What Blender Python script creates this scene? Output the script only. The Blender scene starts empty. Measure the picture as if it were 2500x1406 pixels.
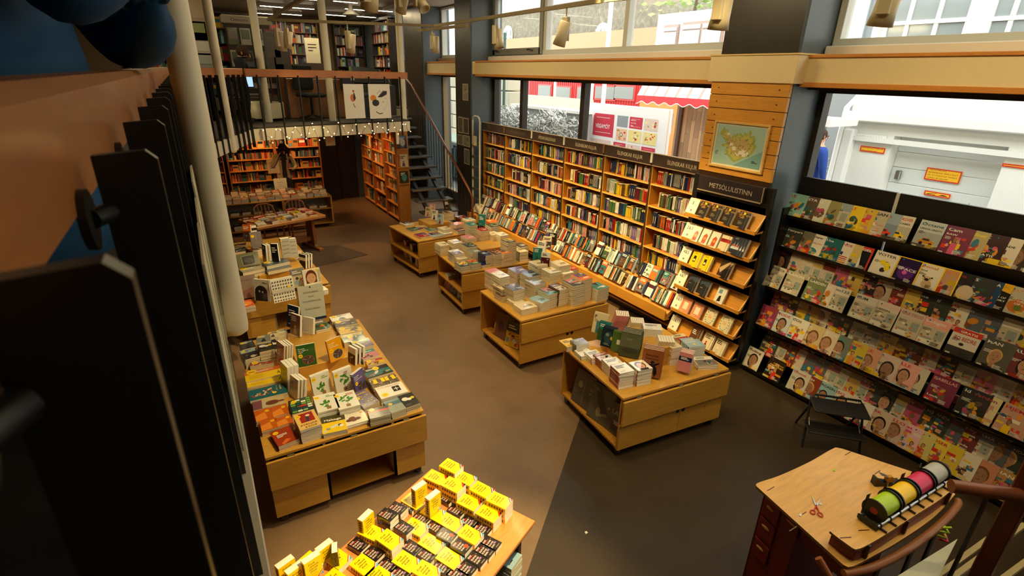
import bpy, math, random
from mathutils import Vector, Matrix
C = bpy.context.scene.collection
S = bpy.context.scene
PI = math.pi
# ---------------------------------------------------------------- camera
YAW, PITCH, ROLL, FPX, EYE = 0.542453, 0.388318, 0.0242914, 1274.41, 3.3
_f = Vector((math.sin(YAW)*math.cos(PITCH), math.cos(YAW)*math.cos(PITCH), -math.sin(PITCH)))
_r0 = Vector((math.cos(YAW), -math.sin(YAW), 0)); _u0 = _r0.cross(_f)
_r = _r0*math.cos(ROLL) + _u0*math.sin(ROLL); _u = -_r0*math.sin(ROLL) + _u0*math.cos(ROLL)
EYEP = Vector((0, 0, EYE))
cam = bpy.data.cameras.new('camera'); camo = bpy.data.objects.new('camera', cam); C.objects.link(camo)
cam.sensor_width = 36; cam.lens = FPX/2500*36; cam.clip_start = 0.02; cam.clip_end = 200
camo.matrix_world = Matrix(((_r.x, _u.x, -_f.x, 0), (_r.y, _u.y, -_f.y, 0), (_r.z, _u.z, -_f.z, EYE), (0, 0, 0, 1)))
cam.dof.use_dof = True; cam.dof.focus_distance = 5.0; cam.dof.aperture_fstop = 9.0
S.camera = camo
def ray(p): return _f + _r*((p[0]-1250)/FPX) - _u*((p[1]-703)/FPX)
def az(px, py, z): d = ray((px, py)); return EYEP + d*((z-EYE)/d.z)
def ax(px, py, x): d = ray((px, py)); return EYEP + d*(x/d.x)
def ay(px, py, y): d = ray((px, py)); return EYEP + d*(y/d.y)
# ---------------------------------------------------------------- world, exposure
S.view_settings.view_transform = 'Standard'; S.view_settings.look = 'None'
S.view_settings.exposure = 0.45; S.view_settings.gamma = 1.0; S.view_settings.use_curve_mapping = False
S.cycles.use_denoising = True; S.cycles.max_bounces = 7; S.cycles.diffuse_bounces = 4
S.cycles.sample_clamp_indirect = 4.0; S.cycles.caustics_reflective = False; S.cycles.caustics_refractive = False
W = bpy.data.worlds.new('overcast'); S.world = W; W.use_nodes = True
_n = W.node_tree.nodes; _l = W.node_tree.links
_bg = _n['Background']; _tc = _n.new('ShaderNodeTexCoord'); _sx = _n.new('ShaderNodeSeparateXYZ'); _cr = _n.new('ShaderNodeValToRGB')
_l.new(_tc.outputs['Generated'], _sx.inputs[0]); _l.new(_sx.outputs['Z'], _cr.inputs[0]); _l.new(_cr.outputs[0], _bg.inputs[0])
_cr.color_ramp.elements[0].color = (0.86, 0.86, 0.82, 1); _cr.color_ramp.elements[1].color = (0.98, 0.97, 0.94, 1)
_bg.inputs[1].default_value = 3.2
# ---------------------------------------------------------------- materials
def lin(c):
    return tuple((v/12.92 if v <= 0.04045 else ((v+0.055)/1.055)**2.4) for v in c)
def rgb(r, g, b): return lin((r/255, g/255, b/255))
MATS = {}
def mat(key, rough=0.5, metal=0.0, coat=0.0, kind='plain', emis=None, spec=0.5, **k):
    m = bpy.data.materials.new(key); m.use_nodes = True; nt = m.node_tree; N = nt.nodes; L = nt.links
    b = N['Principled BSDF']; b.inputs['Roughness'].default_value = rough; b.inputs['Metallic'].default_value = metal
    b.inputs['Coat Weight'].default_value = coat; b.inputs['Coat Roughness'].default_value = 0.08
    b.inputs['Specular IOR Level'].default_value = spec
    a = N.new('ShaderNodeAttribute'); a.attribute_name = 'Col'
    col = a.outputs['Color']
    def mul(c, fac_out, lo, hi):
        mr = N.new('ShaderNodeMapRange'); L.new(fac_out, mr.inputs[0]); mr.inputs[3].default_value = lo; mr.inputs[4].default_value = hi
        mx = N.new('ShaderNodeMix'); mx.data_type = 'RGBA'; mx.blend_type = 'MULTIPLY'; mx.inputs[0].default_value = 1
        L.new(c, mx.inputs[6]); L.new(mr.outputs[0], mx.inputs[7]); return mx.outputs[2]
    tc = N.new('ShaderNodeTexCoord'); mp = N.new('ShaderNodeMapping'); L.new(tc.outputs['Object'], mp.inputs[0])
    if kind == 'wood':
        mp.inputs['Scale'].default_value = k.get('scale', (2.0, 14, 14))
        nz = N.new('ShaderNodeTexNoise'); nz.inputs['Scale'].default_value = 3.0; nz.inputs['Detail'].default_value = 6; nz.inputs['Distortion'].default_value = .6
        L.new(mp.outputs[0], nz.inputs[0]); col = mul(col, nz.outputs[0], .72, 1.25)
        n2 = N.new('ShaderNodeTexNoise'); n2.inputs['Scale'].default_value = 1.3; L.new(tc.outputs['Object'], n2.inputs[0]); col = mul(col, n2.outputs[0], .85, 1.15)
    elif kind == 'mottle':
        nz = N.new('ShaderNodeTexNoise'); nz.inputs['Scale'].default_value = k.get('s', 3.0); nz.inputs['Detail'].default_value = 8; nz.inputs['Roughness'].default_value = .65
        L.new(mp.outputs[0], nz.inputs[0]); col = mul(col, nz.outputs[0], k.get('lo', .7), k.get('hi', 1.3))
        n2 = N.new('ShaderNodeTexNoise'); n2.inputs['Scale'].default_value = k.get('s2', 160.0); n2.inputs['Detail'].default_value = 3; L.new(mp.outputs[0], n2.inputs[0]); col = mul(col, n2.outputs[0], 1-k.get('a2', .25), 1+k.get('a2', .25))
        mr = N.new('ShaderNodeMapRange'); L.new(nz.outputs[0], mr.inputs[0]); mr.inputs[3].default_value = rough-.12; mr.inputs[4].default_value = rough+.12; L.new(mr.outputs[0], b.inputs['Roughness'])
    elif kind == 'stone':
        v = N.new('ShaderNodeTexVoronoi'); v.feature = 'DISTANCE_TO_EDGE'; v.inputs['Scale'].default_value = 2.4; L.new(mp.outputs[0], v.inputs[0])
        nz = N.new('ShaderNodeTexNoise'); nz.inputs['Scale'].default_value = 2.5; L.new(mp.outputs[0], nz.inputs[0])
        mr = N.new('ShaderNodeMapRange'); L.new(v.outputs['Distance'], mr.inputs[0]); mr.inputs[2].default_value = .06; mr.inputs[3].default_value = 1.4; mr.inputs[4].default_value = 1.0
        col = mul(col, nz.outputs[0], .6, 1.4)
        mx = N.new('ShaderNodeMix'); mx.data_type = 'RGBA'; mx.blend_type = 'MULTIPLY'; mx.inputs[0].default_value = 1; L.new(col, mx.inputs[6]); L.new(mr.outputs[0], mx.inputs[7]); col = mx.outputs[2]
    elif kind == 'pages':
        mp.inputs['Scale'].default_value = (8, 8, 900)
        nz = N.new('ShaderNodeTexNoise'); nz.inputs['Scale'].default_value = 1.0; nz.inputs['Detail'].default_value = 2; L.new(mp.outputs[0], nz.inputs[0]); col = mul(col, nz.outputs[0], .7, 1.2)
    elif kind == 'spines':   # a wall of far away spines: bands of colour along the shelf
        pass
    if emis:
        L.new(col, b.inputs['Emission Color']); b.inputs['Emission Strength'].default_value = emis
    L.new(col, b.inputs['Base Color'])
    MATS[key] = m; return m
mat('matte', .75); mat('paper', .55, spec=.3); mat('gloss', .22, coat=.5); mat('satin', .4); mat('metal', .35, metal=1.0)
mat('wood', .38, kind='wood', coat=.15); mat('woodv', .4, kind='wood', scale=(14, 14, 2.0), coat=.1); mat('woody', .38, kind='wood', scale=(14, 2.0, 14), coat=.15)
mat('lino', .42, kind='mottle', spec=.4); mat('paint', .35, kind='mottle', s=5, lo=.94, hi=1.06, s2=40, a2=.03); mat('plaster', .8, kind='mottle', s=1.5, lo=.92, hi=1.07, s2=60, a2=.06)
mat('stone', .85, kind='stone'); mat('pages', .7, kind='pages'); mat('cloth', .9, kind='mottle', s=30, lo=.8, hi=1.2); mat('glow', .5, emis=9.0); mat('bulb', .5, emis=9.0); mat('tube', .5, emis=16.0); mat('screen', .3, emis=1.6)
mat('skin', .5, kind='mottle', s=20, lo=.93, hi=1.05)
def glassmat(key, tint, refl=.06, rough=0.0):
    m = bpy.data.materials.new(key); m.use_nodes = True; N = m.node_tree.nodes; L = m.node_tree.links; N.clear()
    o = N.new('ShaderNodeOutputMaterial'); t = N.new('ShaderNodeBsdfTransparent'); g = N.new('ShaderNodeBsdfGlossy'); mx = N.new('ShaderNodeMixShader'); fr = N.new('ShaderNodeLayerWeight'); fr.inputs[0].default_value = .12
    t.inputs[0].default_value = (*tint, 1); g.inputs['Roughness'].default_value = rough
    mr = N.new('ShaderNodeMath'); mr.operation = 'MULTIPLY'; mr.inputs[1].default_value = .4; L.new(fr.outputs[0], mr.inputs[0]); L.new(mr.outputs[0], mx.inputs[0]); L.new(t.outputs[0], mx.inputs[1]); L.new(g.outputs[0], mx.inputs[2]); L.new(mx.outputs[0], o.inputs[0]); MATS[key] = m
glassmat('glass', (.97, .985, .97)); glassmat('acrylic', (.93, .94, .92), rough=.05); glassmat('wrap', (.96, .96, .96), rough=.12)
def hazemat(key, tint, amt):
    m = bpy.data.materials.new(key); m.use_nodes = True; N = m.node_tree.nodes; L = m.node_tree.links; N.clear()
    o = N.new('ShaderNodeOutputMaterial'); t = N.new('ShaderNodeBsdfTransparent'); g = N.new('ShaderNodeBsdfTranslucent'); mx = N.new('ShaderNodeMixShader')
    g.inputs[0].default_value = (*tint, 1); mx.inputs[0].default_value = amt
    L.new(t.outputs[0], mx.inputs[1]); L.new(g.outputs[0], mx.inputs[2]); L.new(mx.outputs[0], o.inputs[0]); MATS[key] = m
# ---------------------------------------------------------------- mesh builder
def R(d): return math.radians(d)
def RZ(d): return Matrix.Rotation(R(d), 4, 'Z')
def RX(d): return Matrix.Rotation(R(d), 4, 'X')
def RY(d): return Matrix.Rotation(R(d), 4, 'Y')
def T(x, y=0, z=0):
    return Matrix.Translation(Vector(x) if not isinstance(x, (int, float)) else Vector((x, y, z)))
class MB:
    def __init__(s): s.v = []; s.f = []; s.c = []; s.m = []; s.ms = []; s.sm = []
    def mi(s, m):
        if m not in s.ms: s.ms.append(m)
        return s.ms.index(m)
    def add(s, vs, fs, col, m='matte', M=None, smooth=False):
        o = len(s.v)
        s.v.extend([(M @ Vector(p))[:] for p in vs] if M is not None else [tuple(p) for p in vs])
        k = s.mi(m)
        for f in fs: s.f.append(tuple(i+o for i in f)); s.c.append(col); s.m.append(k); s.sm.append(smooth)
        return s
    def box(s, x0, x1, y0, y1, z0, z1, col, m='matte', M=None, b=0.0):
        if b > 0:
            b = min(b, (x1-x0)*.45, (y1-y0)*.45, (z1-z0)*.45)
            vs = []; fs = []
            for (xx, yy, zz) in ((b, b, 0), (b, 0, b), (0, b, b)):
                for X in (x0+xx, x1-xx):
                    for Y in (y0+yy, y1-yy):
                        for Z in (z0+zz, z1-zz): vs.append((X, Y, Z))
            g = lambda a, i, j, k: a*8+i*4+j*2+k
            for k in (0, 1): fs.append((g(0,0,0,k), g(0,1,0,k), g(0,1,1,k), g(0,0,1,k)) if k else (g(0,0,0,k), g(0,0,1,k), g(0,1,1,k), g(0,1,0,k)))
            for j in (0, 1): fs.append((g(1,0,j,0), g(1,1,j,0), g(1,1,j,1), g(1,0,j,1)) if not j else (g(1,0,j,0), g(1,0,j,1), g(1,1,j,1), g(1,1,j,0)))
            for i in (0, 1): fs.append((g(2,i,0,0), g(2,i,1,0), g(2,i,1,1), g(2,i,0,1)) if i else (g(2,i,0,0), g(2,i,0,1), g(2,i,1,1), g(2,i,1,0)))
            for j in (0, 1):
                for k in (0, 1): fs.append((g(0,0,j,k), g(0,1,j,k), g(1,1,j,k), g(1,0,j,k)))
            for i in (0, 1):
                for k in (0, 1): fs.append((g(0,i,0,k), g(0,i,1,k), g(2,i,1,k), g(2,i,0,k)))
            for i in (0, 1):
                for j in (0, 1): fs.append((g(1,i,j,0), g(1,i,j,1), g(2,i,j,1), g(2,i,j,0)))
            for i in (0, 1):
                for j in (0, 1):
                    for k in (0, 1): fs.append((g(0,i,j,k), g(1,i,j,k), g(2,i,j,k)))
            return s.add(vs, fs, col, m, M)
        vs = [(x, y, z) for x in (x0, x1) for y in (y0, y1) for z in (z0, z1)]
        return s.add(vs, [(0,1,3,2), (4,6,7,5), (0,4,5,1), (2,3,7,6), (0,2,6,4), (1,5,7,3)], col, m, M)
    def cyl(s, p, q, r, col, m='matte', n=12, r2=None, cap=True, M=None):
        p = Vector(p); q = Vector(q); d = (q-p).normalized(); a = Vector((0, 0, 1)) if abs(d.z) < .9 else Vector((1, 0, 0))
        u = d.cross(a).normalized(); w = d.cross(u); r2 = r if r2 is None else r2
        vs = [p+(u*math.cos(t)+w*math.sin(t))*r for t in [2*PI*i/n for i in range(n)]] + [q+(u*math.cos(t)+w*math.sin(t))*r2 for t in [2*PI*i/n for i in range(n)]]
        s.add(vs, [(i, i+n, (i+1) % n+n, (i+1) % n) for i in range(n)], col, m, M, True)
        if cap: s.add(vs, [tuple(range(n)), tuple(range(2*n-1, n-1, -1))], col, m, M)
        return s
    def tube(s, pts, r, col, m='matte', n=8, M=None, up=None, flat=1.0, cap=True):
        pts = [Vector(p) for p in pts]; vs = []; k = len(pts)
        for i, p in enumerate(pts):
            d = (pts[min(i+1, k-1)]-pts[max(i-1, 0)]).normalized(); a = Vector(up) if up else (Vector((0, 0, 1)) if abs(d.z) < .95 else Vector((1, 0, 0)))
            u = d.cross(a).normalized(); w = u.cross(d); rr = r[i] if isinstance(r, (list, tuple)) else r
            for j in range(n): t = 2*PI*j/n+PI/n; vs.append(p+u*math.cos(t)*rr+w*math.sin(t)*rr*flat)
        fs = [(i*n+j, i*n+(j+1) % n, (i+1)*n+(j+1) % n, (i+1)*n+j) for i in range(k-1) for j in range(n)]
        s.add(vs, fs, col, m, M, n > 4)
        if cap: s.add(vs, [tuple(range(n-1, -1, -1)), tuple(range((k-1)*n, k*n))], col, m, M)
        return s
    def lathe(s, prof, col, m='matte', n=20, M=None):
        vs = [(r*math.cos(2*PI*j/n), r*math.sin(2*PI*j/n), z) for r, z in prof for j in range(n)]
        return s.add(vs, [(i*n+j, i*n+(j+1) % n, (i+1)*n+(j+1) % n, (i+1)*n+j) for i in range(len(prof)-1) for j in range(n)], col, m, M, True)
    def prism(s, poly, z0, z1, col, m='matte', M=None, side=None, sm=None):
        n = len(poly); vs = [(x, y, z0) for x, y in poly]+[(x, y, z1) for x, y in poly]
        s.add(vs, [tuple(range(n-1, -1, -1)), tuple(range(n, 2*n))], col, m, M)
        return s.add(vs, [(i, (i+1) % n, (i+1) % n+n, i+n) for i in range(n)], side or col, sm or m, M)
    def ball(s, c, r, col, m='matte', n=10, k=7, M=None):
        rx, ry, rz = r if isinstance(r, (tuple, list)) else (r, r, r); vs = []
        for i in range(k+1):
            a = -PI/2+PI*i/k
            for j in range(n): b = 2*PI*j/n; vs.append((c[0]+rx*math.cos(a)*math.cos(b), c[1]+ry*math.cos(a)*math.sin(b), c[2]+rz*math.sin(a)))
        return s.add(vs, [(i*n+j, i*n+(j+1) % n, (i+1)*n+(j+1) % n, (i+1)*n+j) for i in range(k) for j in range(n)], col, m, M, True)
    def merge(s, o, M=None):
        off = len(s.v); s.v.extend([(M @ Vector(p))[:] for p in o.v] if M is not None else o.v)
        mp = [s.mi(x) for x in o.ms]
        s.f.extend(tuple(i+off for i in f) for f in o.f); s.c.extend(o.c); s.m.extend(mp[i] for i in o.m); s.sm.extend(o.sm); return s
    def mesh(s, name):
        me = bpy.data.meshes.new(name); me.from_pydata(s.v, [], s.f)
        at = me.color_attributes.new('Col', 'FLOAT_COLOR', 'CORNER')
        buf = []
        for f, c in zip(s.f, s.c): buf.extend((c[0], c[1], c[2], 1.0)*len(f))
        at.data.foreach_set('color', buf)
        for k in s.ms: me.materials.append(MATS[k])
        me.polygons.foreach_set('material_index', s.m); me.polygons.foreach_set('use_smooth', s.sm); me.update(); return me
    def build(s, name, parent=None, M=None, **k):
        return ob(name, s.mesh(name), parent, M, **k)
def ob(name, data, parent=None, M=None, label=None, cat=None, group=None, kind=None):
    o = bpy.data.objects.new(name, data); C.objects.link(o)
    if parent is not None: o.parent = parent
    if M is not None: o.matrix_basis = M
    if label: o['label'] = label
    if cat: o['category'] = cat
    if group: o['group'] = group
    if kind: o['kind'] = kind
    return o
def root(name, M=None, **k):
    return ob(name, None, None, M if M is not None else Matrix(), **k)
def copy_tree(o, M, label=None, parent=None, name=None):
    c = o.copy(); C.objects.link(c); c.parent = parent
    if name: c.name = name
    if M is not None: c.matrix_basis = M
    if label: c['label'] = label
    for ch in o.children: copy_tree(ch, None, None, c)
    return c
def struct(name, mb, M=None): return mb.build(name, None, M, kind='structure')
# ---------------------------------------------------------------- flat artwork
_tx = {}
def txt(sv, bold=False, italic=False):
    k = (sv, bold, italic)
    if k not in _tx:
        cu = bpy.data.curves.new('lettering', 'FONT'); cu.body = sv; cu.size = 1; cu.resolution_u = 2; cu.align_x = 'LEFT'; cu.offset = .018 if bold else 0
        if italic: cu.shear = .3
        o = bpy.data.objects.new('lettering', cu); C.objects.link(o); bpy.context.view_layer.update()
        me = bpy.data.meshes.new_from_object(o.evaluated_get(bpy.context.evaluated_depsgraph_get()))
        vs = [tuple(v.co)[:2] for v in me.vertices]; fs = [tuple(p.vertices) for p in me.polygons]
        x0 = min((v[0] for v in vs), default=0); x1 = max((v[0] for v in vs), default=1)
        _tx[k] = ([(v[0]-x0, v[1]) for v in vs], fs, x1-x0)
        bpy.data.objects.remove(o); bpy.data.curves.remove(cu); bpy.data.meshes.remove(me)
    return _tx[k]
class Art:                       # printed matter on a unit-less w x h page, origin at its lower left corner
    def __init__(s, w, h): s.w = w; s.h = h; s.it = []
    def poly(s, pts, col): s.it.append((pts, [tuple(range(len(pts)))], col)); return s
    def rect(s, x0, y0, x1, y1, col): return s.poly([(x0, y0), (x1, y0), (x1, y1), (x0, y1)], col)
    def ell(s, cx, cy, rx, ry, col, n=16, rot=0):
        c, q = math.cos(R(rot)), math.sin(R(rot))
        return s.poly([(cx+rx*math.cos(t)*c-ry*math.sin(t)*q, cy+rx*math.cos(t)*q+ry*math.sin(t)*c) for t in [2*PI*i/n for i in range(n)]], col)
    def text(s, sv, x, y, size, col, fit=None, bold=False, italic=False, rot=0, tall=1.0):
        v, f, w = txt(sv, bold, italic); k = size; kx = size
        if fit: kx = min(fit/w, size*1.6) if fit > 0 else size
        c, q = math.cos(R(rot)), math.sin(R(rot))
        s.it.append(([(x+a*kx*c-b*k*tall*q, y+a*kx*q+b*k*tall*c) for a, b in v], f, col)); return s
    def lines(s, x, y, w, n, dy, col, rnd, th=.3):
        for i in range(n): s.rect(x, y-i*dy-dy*th, x+w*rnd.uniform(.5, 1), y-i*dy, col)
        return s
    def put(s, mb, M, m='paper', base=.0003):
        for i, (v, f, c) in enumerate(s.it):
            z = base+.00007*i
            mb.add([(a, b, z) for a, b in v], f, c, m, M)
        return mb
# ---------------------------------------------------------------- lamps (track spots, most above the frame, and added fill lights)
WARM = (1.0, .76, .34)
def spot(p, q, watts, deg, blend=.5, size=.04, col=WARM):
    l = bpy.data.lights.new('spot', 'SPOT'); l.energy = watts; l.spot_size = R(deg); l.spot_blend = blend; l.shadow_soft_size = size; l.color = col
    o = bpy.data.objects.new('spot', l); C.objects.link(o); p = Vector(p); q = Vector(q)
    o.matrix_basis = T(p) @ (q-p).to_track_quat('-Z', 'Y').to_matrix().to_4x4(); return o
def portal(x, y0, y1, z0, z1):
    l = bpy.data.lights.new('window_portal', 'AREA'); l.shape = 'RECTANGLE'; l.size = abs(y1-y0); l.size_y = z1-z0; l.cycles.is_portal = True
    o = bpy.data.objects.new('window_portal', l); C.objects.link(o)
    o.matrix_basis = T(x, (y0+y1)/2, (z0+z1)/2) @ Matrix(((0, 0, 1, 0), (1, 0, 0, 0), (0, 1, 0, 0), (0, 0, 0, 1)))
for a in ((-3.5, 3.45, .9, 3.22), (4.4, 10.78, .9, 3.22), (11.57, 13.5, .3, 3.22), (-3.5, 3.45, 3.62, 4.85), (4.4, 10.78, 3.62, 4.85), (11.57, 13.5, 3.62, 4.85)): portal(6.02, *a)
# shelf washers
for y in (4.9, 5.9, 7.0, 8.1, 9.3): spot((3.55, y, 3.82), (5.35, y, .5), 290, 58, .95)
spot((3.0, 4.2, 4.5), (5.2, 3.85, .9), 260, 40, .6)
spot((3.4, 1.6, 4.6), (5.6, 1.6, 1.2), 34, 90, .9)
spot((3.4, -.2, 4.6), (5.6, .4, 1.2), 20, 90, .9)
# tables
spot((1.7, 5.6, 4.6), (3.5, 5.1, .7), 150, 46, .7)
spot((1.8, 8.0, 4.6), (3.5, 7.2, .7), 170, 50, .7)
spot((2.2, 1.7, 4.6), (3.4, 3.4, .7), 110, 42, .6)
spot((1.9, 2.7, 4.6), (.7, 4.4, .7), 290, 50, .7)
spot((1.9, 5.3, 4.6), (.7, 7.4, .7), 320, 46, .7)
spot((1.7, .9, 4.2), (.95, 1.75, .7), 760, 40, .5)
spot((2.3, 9.2, 4.6), (1.1, 10.6, .7), 160, 40, .7)
spot((4.2, .3, 4.4), (3.1, 1.1, .9), 70, 60, .8)
spot((2.2, 3.2, 4.6), (1.9, 3.2, 0), 90, 80, .9)
spot((2.4, 6.6, 4.6), (2.1, 7.0, 0), 90, 80, .9)
# under the mezzanine
for (x, y, qx, qy, qz, w, a) in ((1.1, 13.85, 1.1, 14.5, .9, 30, 120), (2.2, 13.85, 2.2, 14.5, .9, 30, 120), (1.4, 11.9, 1.4, 12.6, .7, 40, 100), (3.0, 12.0, 3.85, 12.2, 1.3, 36, 90), (3.0, 13.4, 3.85, 13.4, 1.2, 40, 90), (2.5, 10.9, 2.55, 10.0, 0, 40, 34)):
    spot((x, y, 2.07), (qx, qy, qz), w, a, .6, .03, (1, .52, .17))

# added warm fill lights for the hall, unseen above the frame
def panel(x, y, z, w, l, p, rot=0):
    l_ = bpy.data.lights.new('ceiling_fill', 'AREA'); l_.shape = 'RECTANGLE'; l_.size = w; l_.size_y = l; l_.energy = p; l_.color = (1.0, .79, .42)
    o = bpy.data.objects.new('ceiling_fill', l_); C.objects.link(o); o.matrix_basis = T(x, y, z) @ RY(rot)
for y in (.6, 3.2, 6.0, 8.8): panel(2.2, y, 4.72, .3, 1.5, 14)
for y in (1.5, 5.0, 8.5): panel(3.4, y, 4.74, .2, 1.2, 22, -40)  # added fill tilted towards the beam

for (x, y, p) in ((2.6, 16.6, 40), (4.6, 15.6, 30), (.4, 14.6, 30), (2.6, 12.6, 22), (-.6, 10.5, 18)): panel(x, y, 4.78, 1.2, .1, p)  # added area lights that boost the upstairs strip lights
# ---------------------------------------------------------------- room shell
WOOD = rgb(214, 158, 84); WOODO = rgb(205, 134, 58); CREAM = rgb(226, 205, 160); DARK = rgb(52, 50, 46); SLATE = rgb(84, 96, 102); WHITE = rgb(232, 230, 222); BLK = rgb(24, 23, 22)
b = MB(); b.box(-4, 6.1, -3.5, 20, -.1, 0, rgb(124, 99, 75), 'lino'); struct('floor', b)
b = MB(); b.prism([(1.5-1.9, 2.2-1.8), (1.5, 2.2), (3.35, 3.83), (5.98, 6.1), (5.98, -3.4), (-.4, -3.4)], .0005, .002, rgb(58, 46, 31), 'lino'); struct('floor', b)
# ceiling: grooved boards running along x
b = MB(); b.box(-4, 6.1, -3.5, 20, 4.93, 5.0, rgb(150, 140, 120), 'plaster')
y = 9.6
while y < 20: b.box(-4, 5.9, y, y+.105, 4.88, 4.93, rgb(165, 152, 128), 'satin'); y += .15
b.box(5.0, 5.9, -3.5, 20, 4.80, 4.88, rgb(205, 200, 188), 'plaster'); struct('ceiling', b)
b = MB(); b.box(-4.2, -4, -3.5, 20, 0, 5, rgb(120, 105, 85), 'plaster'); struct('wall_left', b)
b = MB(); b.box(-4, 6.1, -3.7, -3.5, 0, 5, rgb(140, 120, 95), 'plaster'); struct('wall_front', b)
b = MB(); b.box(-4, 2.85, 14.72, 14.9, 0, 2.15, rgb(60, 45, 32), 'plaster'); b.box(3.78, 6.1, 14.72, 14.9, 0, 2.15, rgb(64, 66, 64), 'plaster'); b.box(-4, 6.1, 16.4, 16.6, 0, 2.15, rgb(26, 20, 16), 'plaster'); struct('wall_back', b)
b = MB(); b.box(-4, 6.1, 19.4, 19.6, 2.15, 5, rgb(120, 100, 72), 'plaster'); struct('wall_back', b)
b = MB(); b.box(2.85, 3.78, 14.74, 14.78, 0, 2.05, rgb(38, 28, 22), 'satin'); b.box(3.3, 3.325, 14.72, 14.75, 0, 2.05, rgb(20, 16, 13), 'satin'); struct('door_1', b)
# window wall: pillars, sill walls, beam
PIL = ((3.45, 4.4), (10.78, 11.57), (13.5, 14.8))
for i, (y0, y1) in enumerate(PIL):
    b = MB(); b.box(5.36, 6.1, y0, y1, 0, 4.9, SLATE if i else SLATE, 'paint', b=.015)
    b.box(5.345, 5.37, y0+.015, y1-.015, 0 if i else .0, 4.9, rgb(46, 40, 34), 'paint'); struct('wall_right', b)
b = MB(); b.box(5.93, 6.1, -3.5, 3.45, 0, .9, rgb(60, 60, 58), 'plaster'); b.box(5.93, 6.1, 4.4, 10.78, 0, .9, rgb(60, 60, 58), 'plaster'); b.box(5.93, 6.1, 11.57, 13.5, 0, .3, SLATE, 'paint'); b.box(5.5, 6.1, 14.8, 19.5, 0, 3.6, SLATE, 'paint'); b.box(5.5, 6.1, 16.2, 19.5, 3.6, 4.9, SLATE, 'paint')
b.box(5.86, 6.1, -3.5, 19.5, 4.78, 4.9, rgb(190, 190, 182), 'paint'); struct('wall_right', b)
b = MB()
for (y0, y1) in ((-3.5, 3.44), (4.41, 14.9)):
    b.box(5.46, 6.08, y0, y1, 3.29, 3.52, CREAM, 'plaster'); b.box(5.44, 5.9, y0, y1, 3.245, 3.292, WOODO, 'woody', b=.004); b.box(5.44, 6.08, y0, y1, 3.518, 3.548, WOODO, 'woody', b=.004)
b.box(5.28, 5.7, 3.40, 4.47, 3.275, 3.545, CREAM, 'plaster', b=.004); b.box(5.27, 5.7, 3.39, 4.48, 3.545, 3.56, rgb(225, 195, 130), 'plaster')
b.box(5.38, 5.6, 10.75, 11.6, 3.285, 3.53, CREAM, 'plaster', b=.004); struct('trim_1', b)
# dark strip under the beam
b = MB()
for (y0, y1) in ((-3.5, 3.45), (4.4, 10.78), (11.57, 13.5)): b.box(5.62, 6.05, y0, y1, 3.222, 3.25, rgb(40, 34, 28), 'satin')
struct('trim_2', b)
# windows: frames and panes
def window(n, y0, y1, z0, z1, posts, col, fw=.05, x=5.95, sill=None, dp=.09, pane='glass'):
    r = root('window_%d' % n, kind='structure'); b = MB()
    b.box(x-dp, x+.04, y0, y1, z0, z0+fw, col, 'satin', b=.004); b.box(x-dp, x+.04, y0, y1, z1-fw, z1, col, 'satin', b=.004)
    for y in [y0+fw/2, y1-fw/2]+list(posts): b.box(x-dp, x+.04, y-fw/2, y+fw/2, z0+fw*.9, z1-fw*.9, col, 'satin', b=.004)
    b.build('window_frame', r)
    ys = [y0+fw/2]+sorted(posts)+[y1-fw/2]
    for a, c in zip(ys, ys[1:]): q = MB(); q.add([(x, a, z0), (x, c, z0), (x, c, z1), (x, a, z1)], [(0, 1, 2, 3)], (1, 1, 1), pane); q.build('window_pane', r)
    if sill: q = MB(); q.box(5.75, 6.02, y0, y1, z0-.09, z0, sill, 'satin', b=.01); q.build('window_sill', r)
    return r
UP = rgb(205, 207, 200); LOW = rgb(44, 36, 28)
window(1, -3.4, 3.44, .9, 3.25, [-.9], LOW, .06)
window(2, 4.41, 10.77, .9, 3.30, [7.55, 9.54], LOW, .11)
window(3, 11.58, 13.49, .3, 3.25, [], rgb(150, 130, 95), .05)
window(4, -3.4, 3.44, 3.64, 4.8, [-.6], UP, .07, sill=WHITE)
w5 = window(5, 4.41, 10.77, 3.64, 4.8, [6.62, 8.78], UP, .09, sill=WHITE)
window(6, 11.58, 13.49, 3.64, 4.8, [12.0], UP, .07, sill=rgb(150, 125, 100))
b = MB()     # opening sash in the far bay of the upper window
b.box(5.82, 5.90, 8.86, 10.7, 3.66, 3.78, rgb(120, 122, 118), 'satin', b=.01); b.box(5.82, 5.9, 8.83, 8.92, 3.66, 4.78, rgb(140, 142, 138), 'satin', b=.01); b.box(5.82, 5.9, 10.6, 10.7, 3.66, 4.78, rgb(120, 122, 118), 'satin', b=.01)
for y in (9.1, 10.4): b.tube([(5.82, y, 3.72), (5.78, y+.05, 3.75), (5.76, y+.13, 3.74)], .012, rgb(70, 70, 68), 'metal')
b.build('window_frame', w5)
# slatted wood cladding on the near pillar
b = MB(); z = 2.27
for i in range(7): b.box(5.30, 5.345, 3.44, 4.42, z+.002, z+.141, rgb(214, 150, 62), 'woody', b=.003); z += .1455
b.box(5.31, 5.34, 3.45, 4.41, 2.2, 3.28, rgb(60, 35, 12), 'satin')
for i in range(7):
    for y in (3.55, 4.31): b.cyl((5.297, y, 2.34+i*.1455), (5.301, y, 2.34+i*.1455), .008, rgb(70, 50, 30), 'satin', 8)
struct('trim_3', b)
b = MB(); b.box(5.28, 5.345, 3.37, 4.44, .1, 2.22, rgb(28, 26, 25), 'paint'); struct('trim_4', b)
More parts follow.
